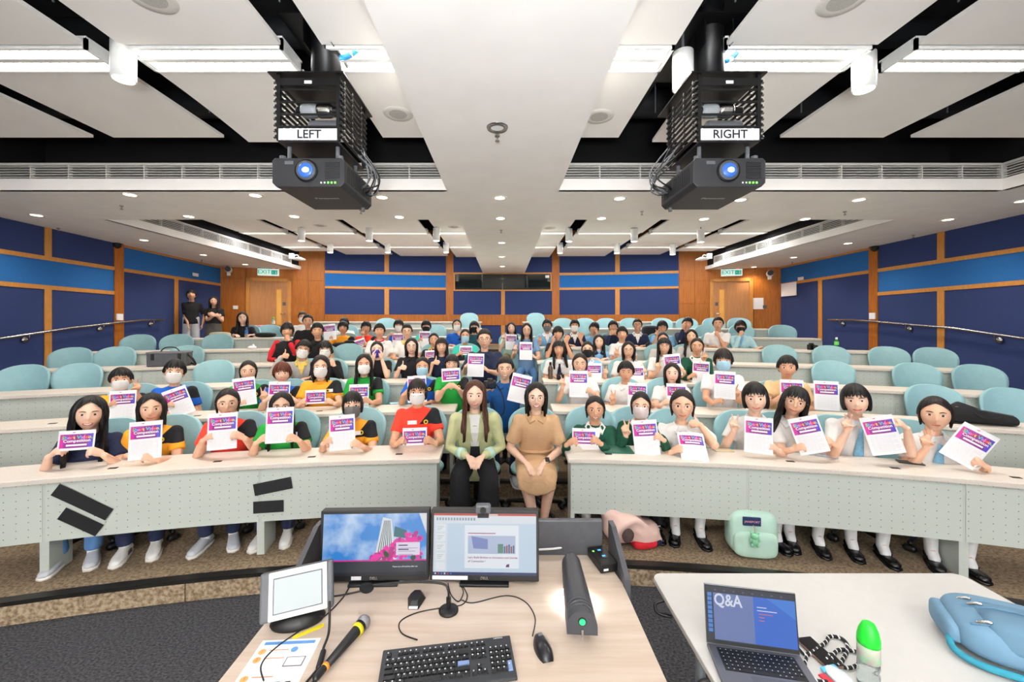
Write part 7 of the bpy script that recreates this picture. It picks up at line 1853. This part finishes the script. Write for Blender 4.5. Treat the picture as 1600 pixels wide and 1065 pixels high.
dslr(on_desk(5, 1268, -0.2), 0.4, 'black camera on the fifth row desk, right of the pale jacket', 1.1)
q = on_desk(5, 541, -0.15)
jk = MB(); pillow(jk, (0,0,0.05), (0.26,0.10,0.05), 0.8); pillow(jk, (0.08,0,0.08), (0.12,0.08,0.06), 0.8); o = jk.build('black_jacket', cloth('black'), smooth=True); o.location = q; tag(o, 'crumpled black jacket on the desk before the orange shirt', 'jacket')
o = pillow(MB(), (0,0,0.12), (0.17,0.11,0.12), 0.6).build('dark_rucksack', mat('ruck_black','1a1a22',0.8,noise=0.2,nscale=8,bump=0.4), smooth=True); q = on_desk(6, 1016, -0.15); o.location = q; tag(o, 'dark rucksack on the sixth row desk behind the navy vest', 'backpack')
o = pillow(MB(), (0,0,0.06), (0.2,0.09,0.06), 0.7).build('canvas_bag', mat('canvas','b9ae90',0.9,noise=0.1,nscale=10,bump=0.4), smooth=True); q = on_desk(6, 344, -0.2); o.location = q; tag(o, 'pale canvas bag at the left end of the sixth row desk', 'bag')
o = pillow(MB(), (0,0,0.04), (0.22,0.08,0.04), 0.7).build('pink_scarf', mat('scarf_pink','c88a98',0.9,noise=0.3,nscale=14,bump=0.4), smooth=True); q = on_desk(7, 407, -0.25); o.location = q; tag(o, 'pink folded scarf beside the bottle near the left door', 'scarf')
bbg = pillow(MB(), (0,0,0.05), (0.2,0.1,0.05), 0.7).build('black_pouch', M_bag, smooth=True); bbg.location = on_desk(6, 415, -0.12); tag(bbg, 'black pouch on the desk in front of an empty chair, sixth row', 'bag')
def flat_item(name, n, x, y, w, d, h, m, label, cat, yaw=0.0):
    q = at_z(x, y, FL(n)+0.7455); a = -math.atan2(q.x, q.y-CEN)
    o = MB().box(-w/2, w/2, -d/2, d/2, 0, h).build(name, m, bevel=0.002); o.location = q; o.rotation_euler = (0,0,a+yaw); return tag(o, label, cat)
flat_item('tablet_case', 1, 964, 703, 0.26, 0.19, 0.012, mat('case_green','1f5a48',0.6,noise=0.1), 'closed dark green tablet case on the front right desk', 'tablet', 0.0)
flat_item('paper_sheet', 1, 925, 699, 0.20, 0.12, 0.002, M_paper, 'blank white sheet on the front right desk by the aisle', 'paper', 0.1)
flat_item('mobile_phone', 1, 1130, 704, 0.16, 0.075, 0.009, mat('phone_gold','c8b898',0.3,noise=0.1), 'gold phone lying on the front right desk', 'phone', 0.1)
flat_item('pencil_case', 1, 1285, 712, 0.20, 0.07, 0.02, mat('pencil_clear','9fa2a8',0.3,noise=0.3,nscale=30), 'clear grey pencil case on the front right desk', 'pencil case', -0.35)
flat_item('mobile_phone', 1, 1422, 723, 0.16, 0.075, 0.009, M_black, 'black phone on the desk before the far right blouse', 'phone', -0.2)
flat_item('face_mask', 2, 618, 630, 0.13, 0.09, 0.008, mat('mask_blue','a9d2e6',0.85), 'pale blue face mask lying on the second row desk', 'mask', 0.3)
tn = MB(); pillow(tn, (0,0,0.03), (0.07,0.05,0.03), 0.9); tn.ell((0.02,0,0.055), (0.02,0.02,0.035)); o = tn.build('tissue', M_paper, smooth=True); o.location = on_desk(5, 394, -0.25); tag(o, 'crumpled white tissue on the fifth row desk, left', 'tissue')
hb = thing('brown_handbag', 'small brown handbag on the desk before the navy shirt', 'bag', at_z(104, 715, FL(1)+0.746) , 0.3)
MB().box(-0.13, 0.13, -0.02, 0.03, 0, 0.035).build('body', mat('leather_brown','5a4034',0.5,noise=0.2), hb, bevel=0.01)
MB().tube(smooth_path([(-0.1,0,0.03),(-0.05,0,0.075),(0.02,0,0.075),(0.06,0,0.03)]), 0.005, 7).build('handle', mat('leather_brown','5a4034',0.5,noise=0.2), hb, True)
bake_all()
for o in (proto_full, proto_lite):
    if o.name not in used: bpy.data.objects.remove(o)
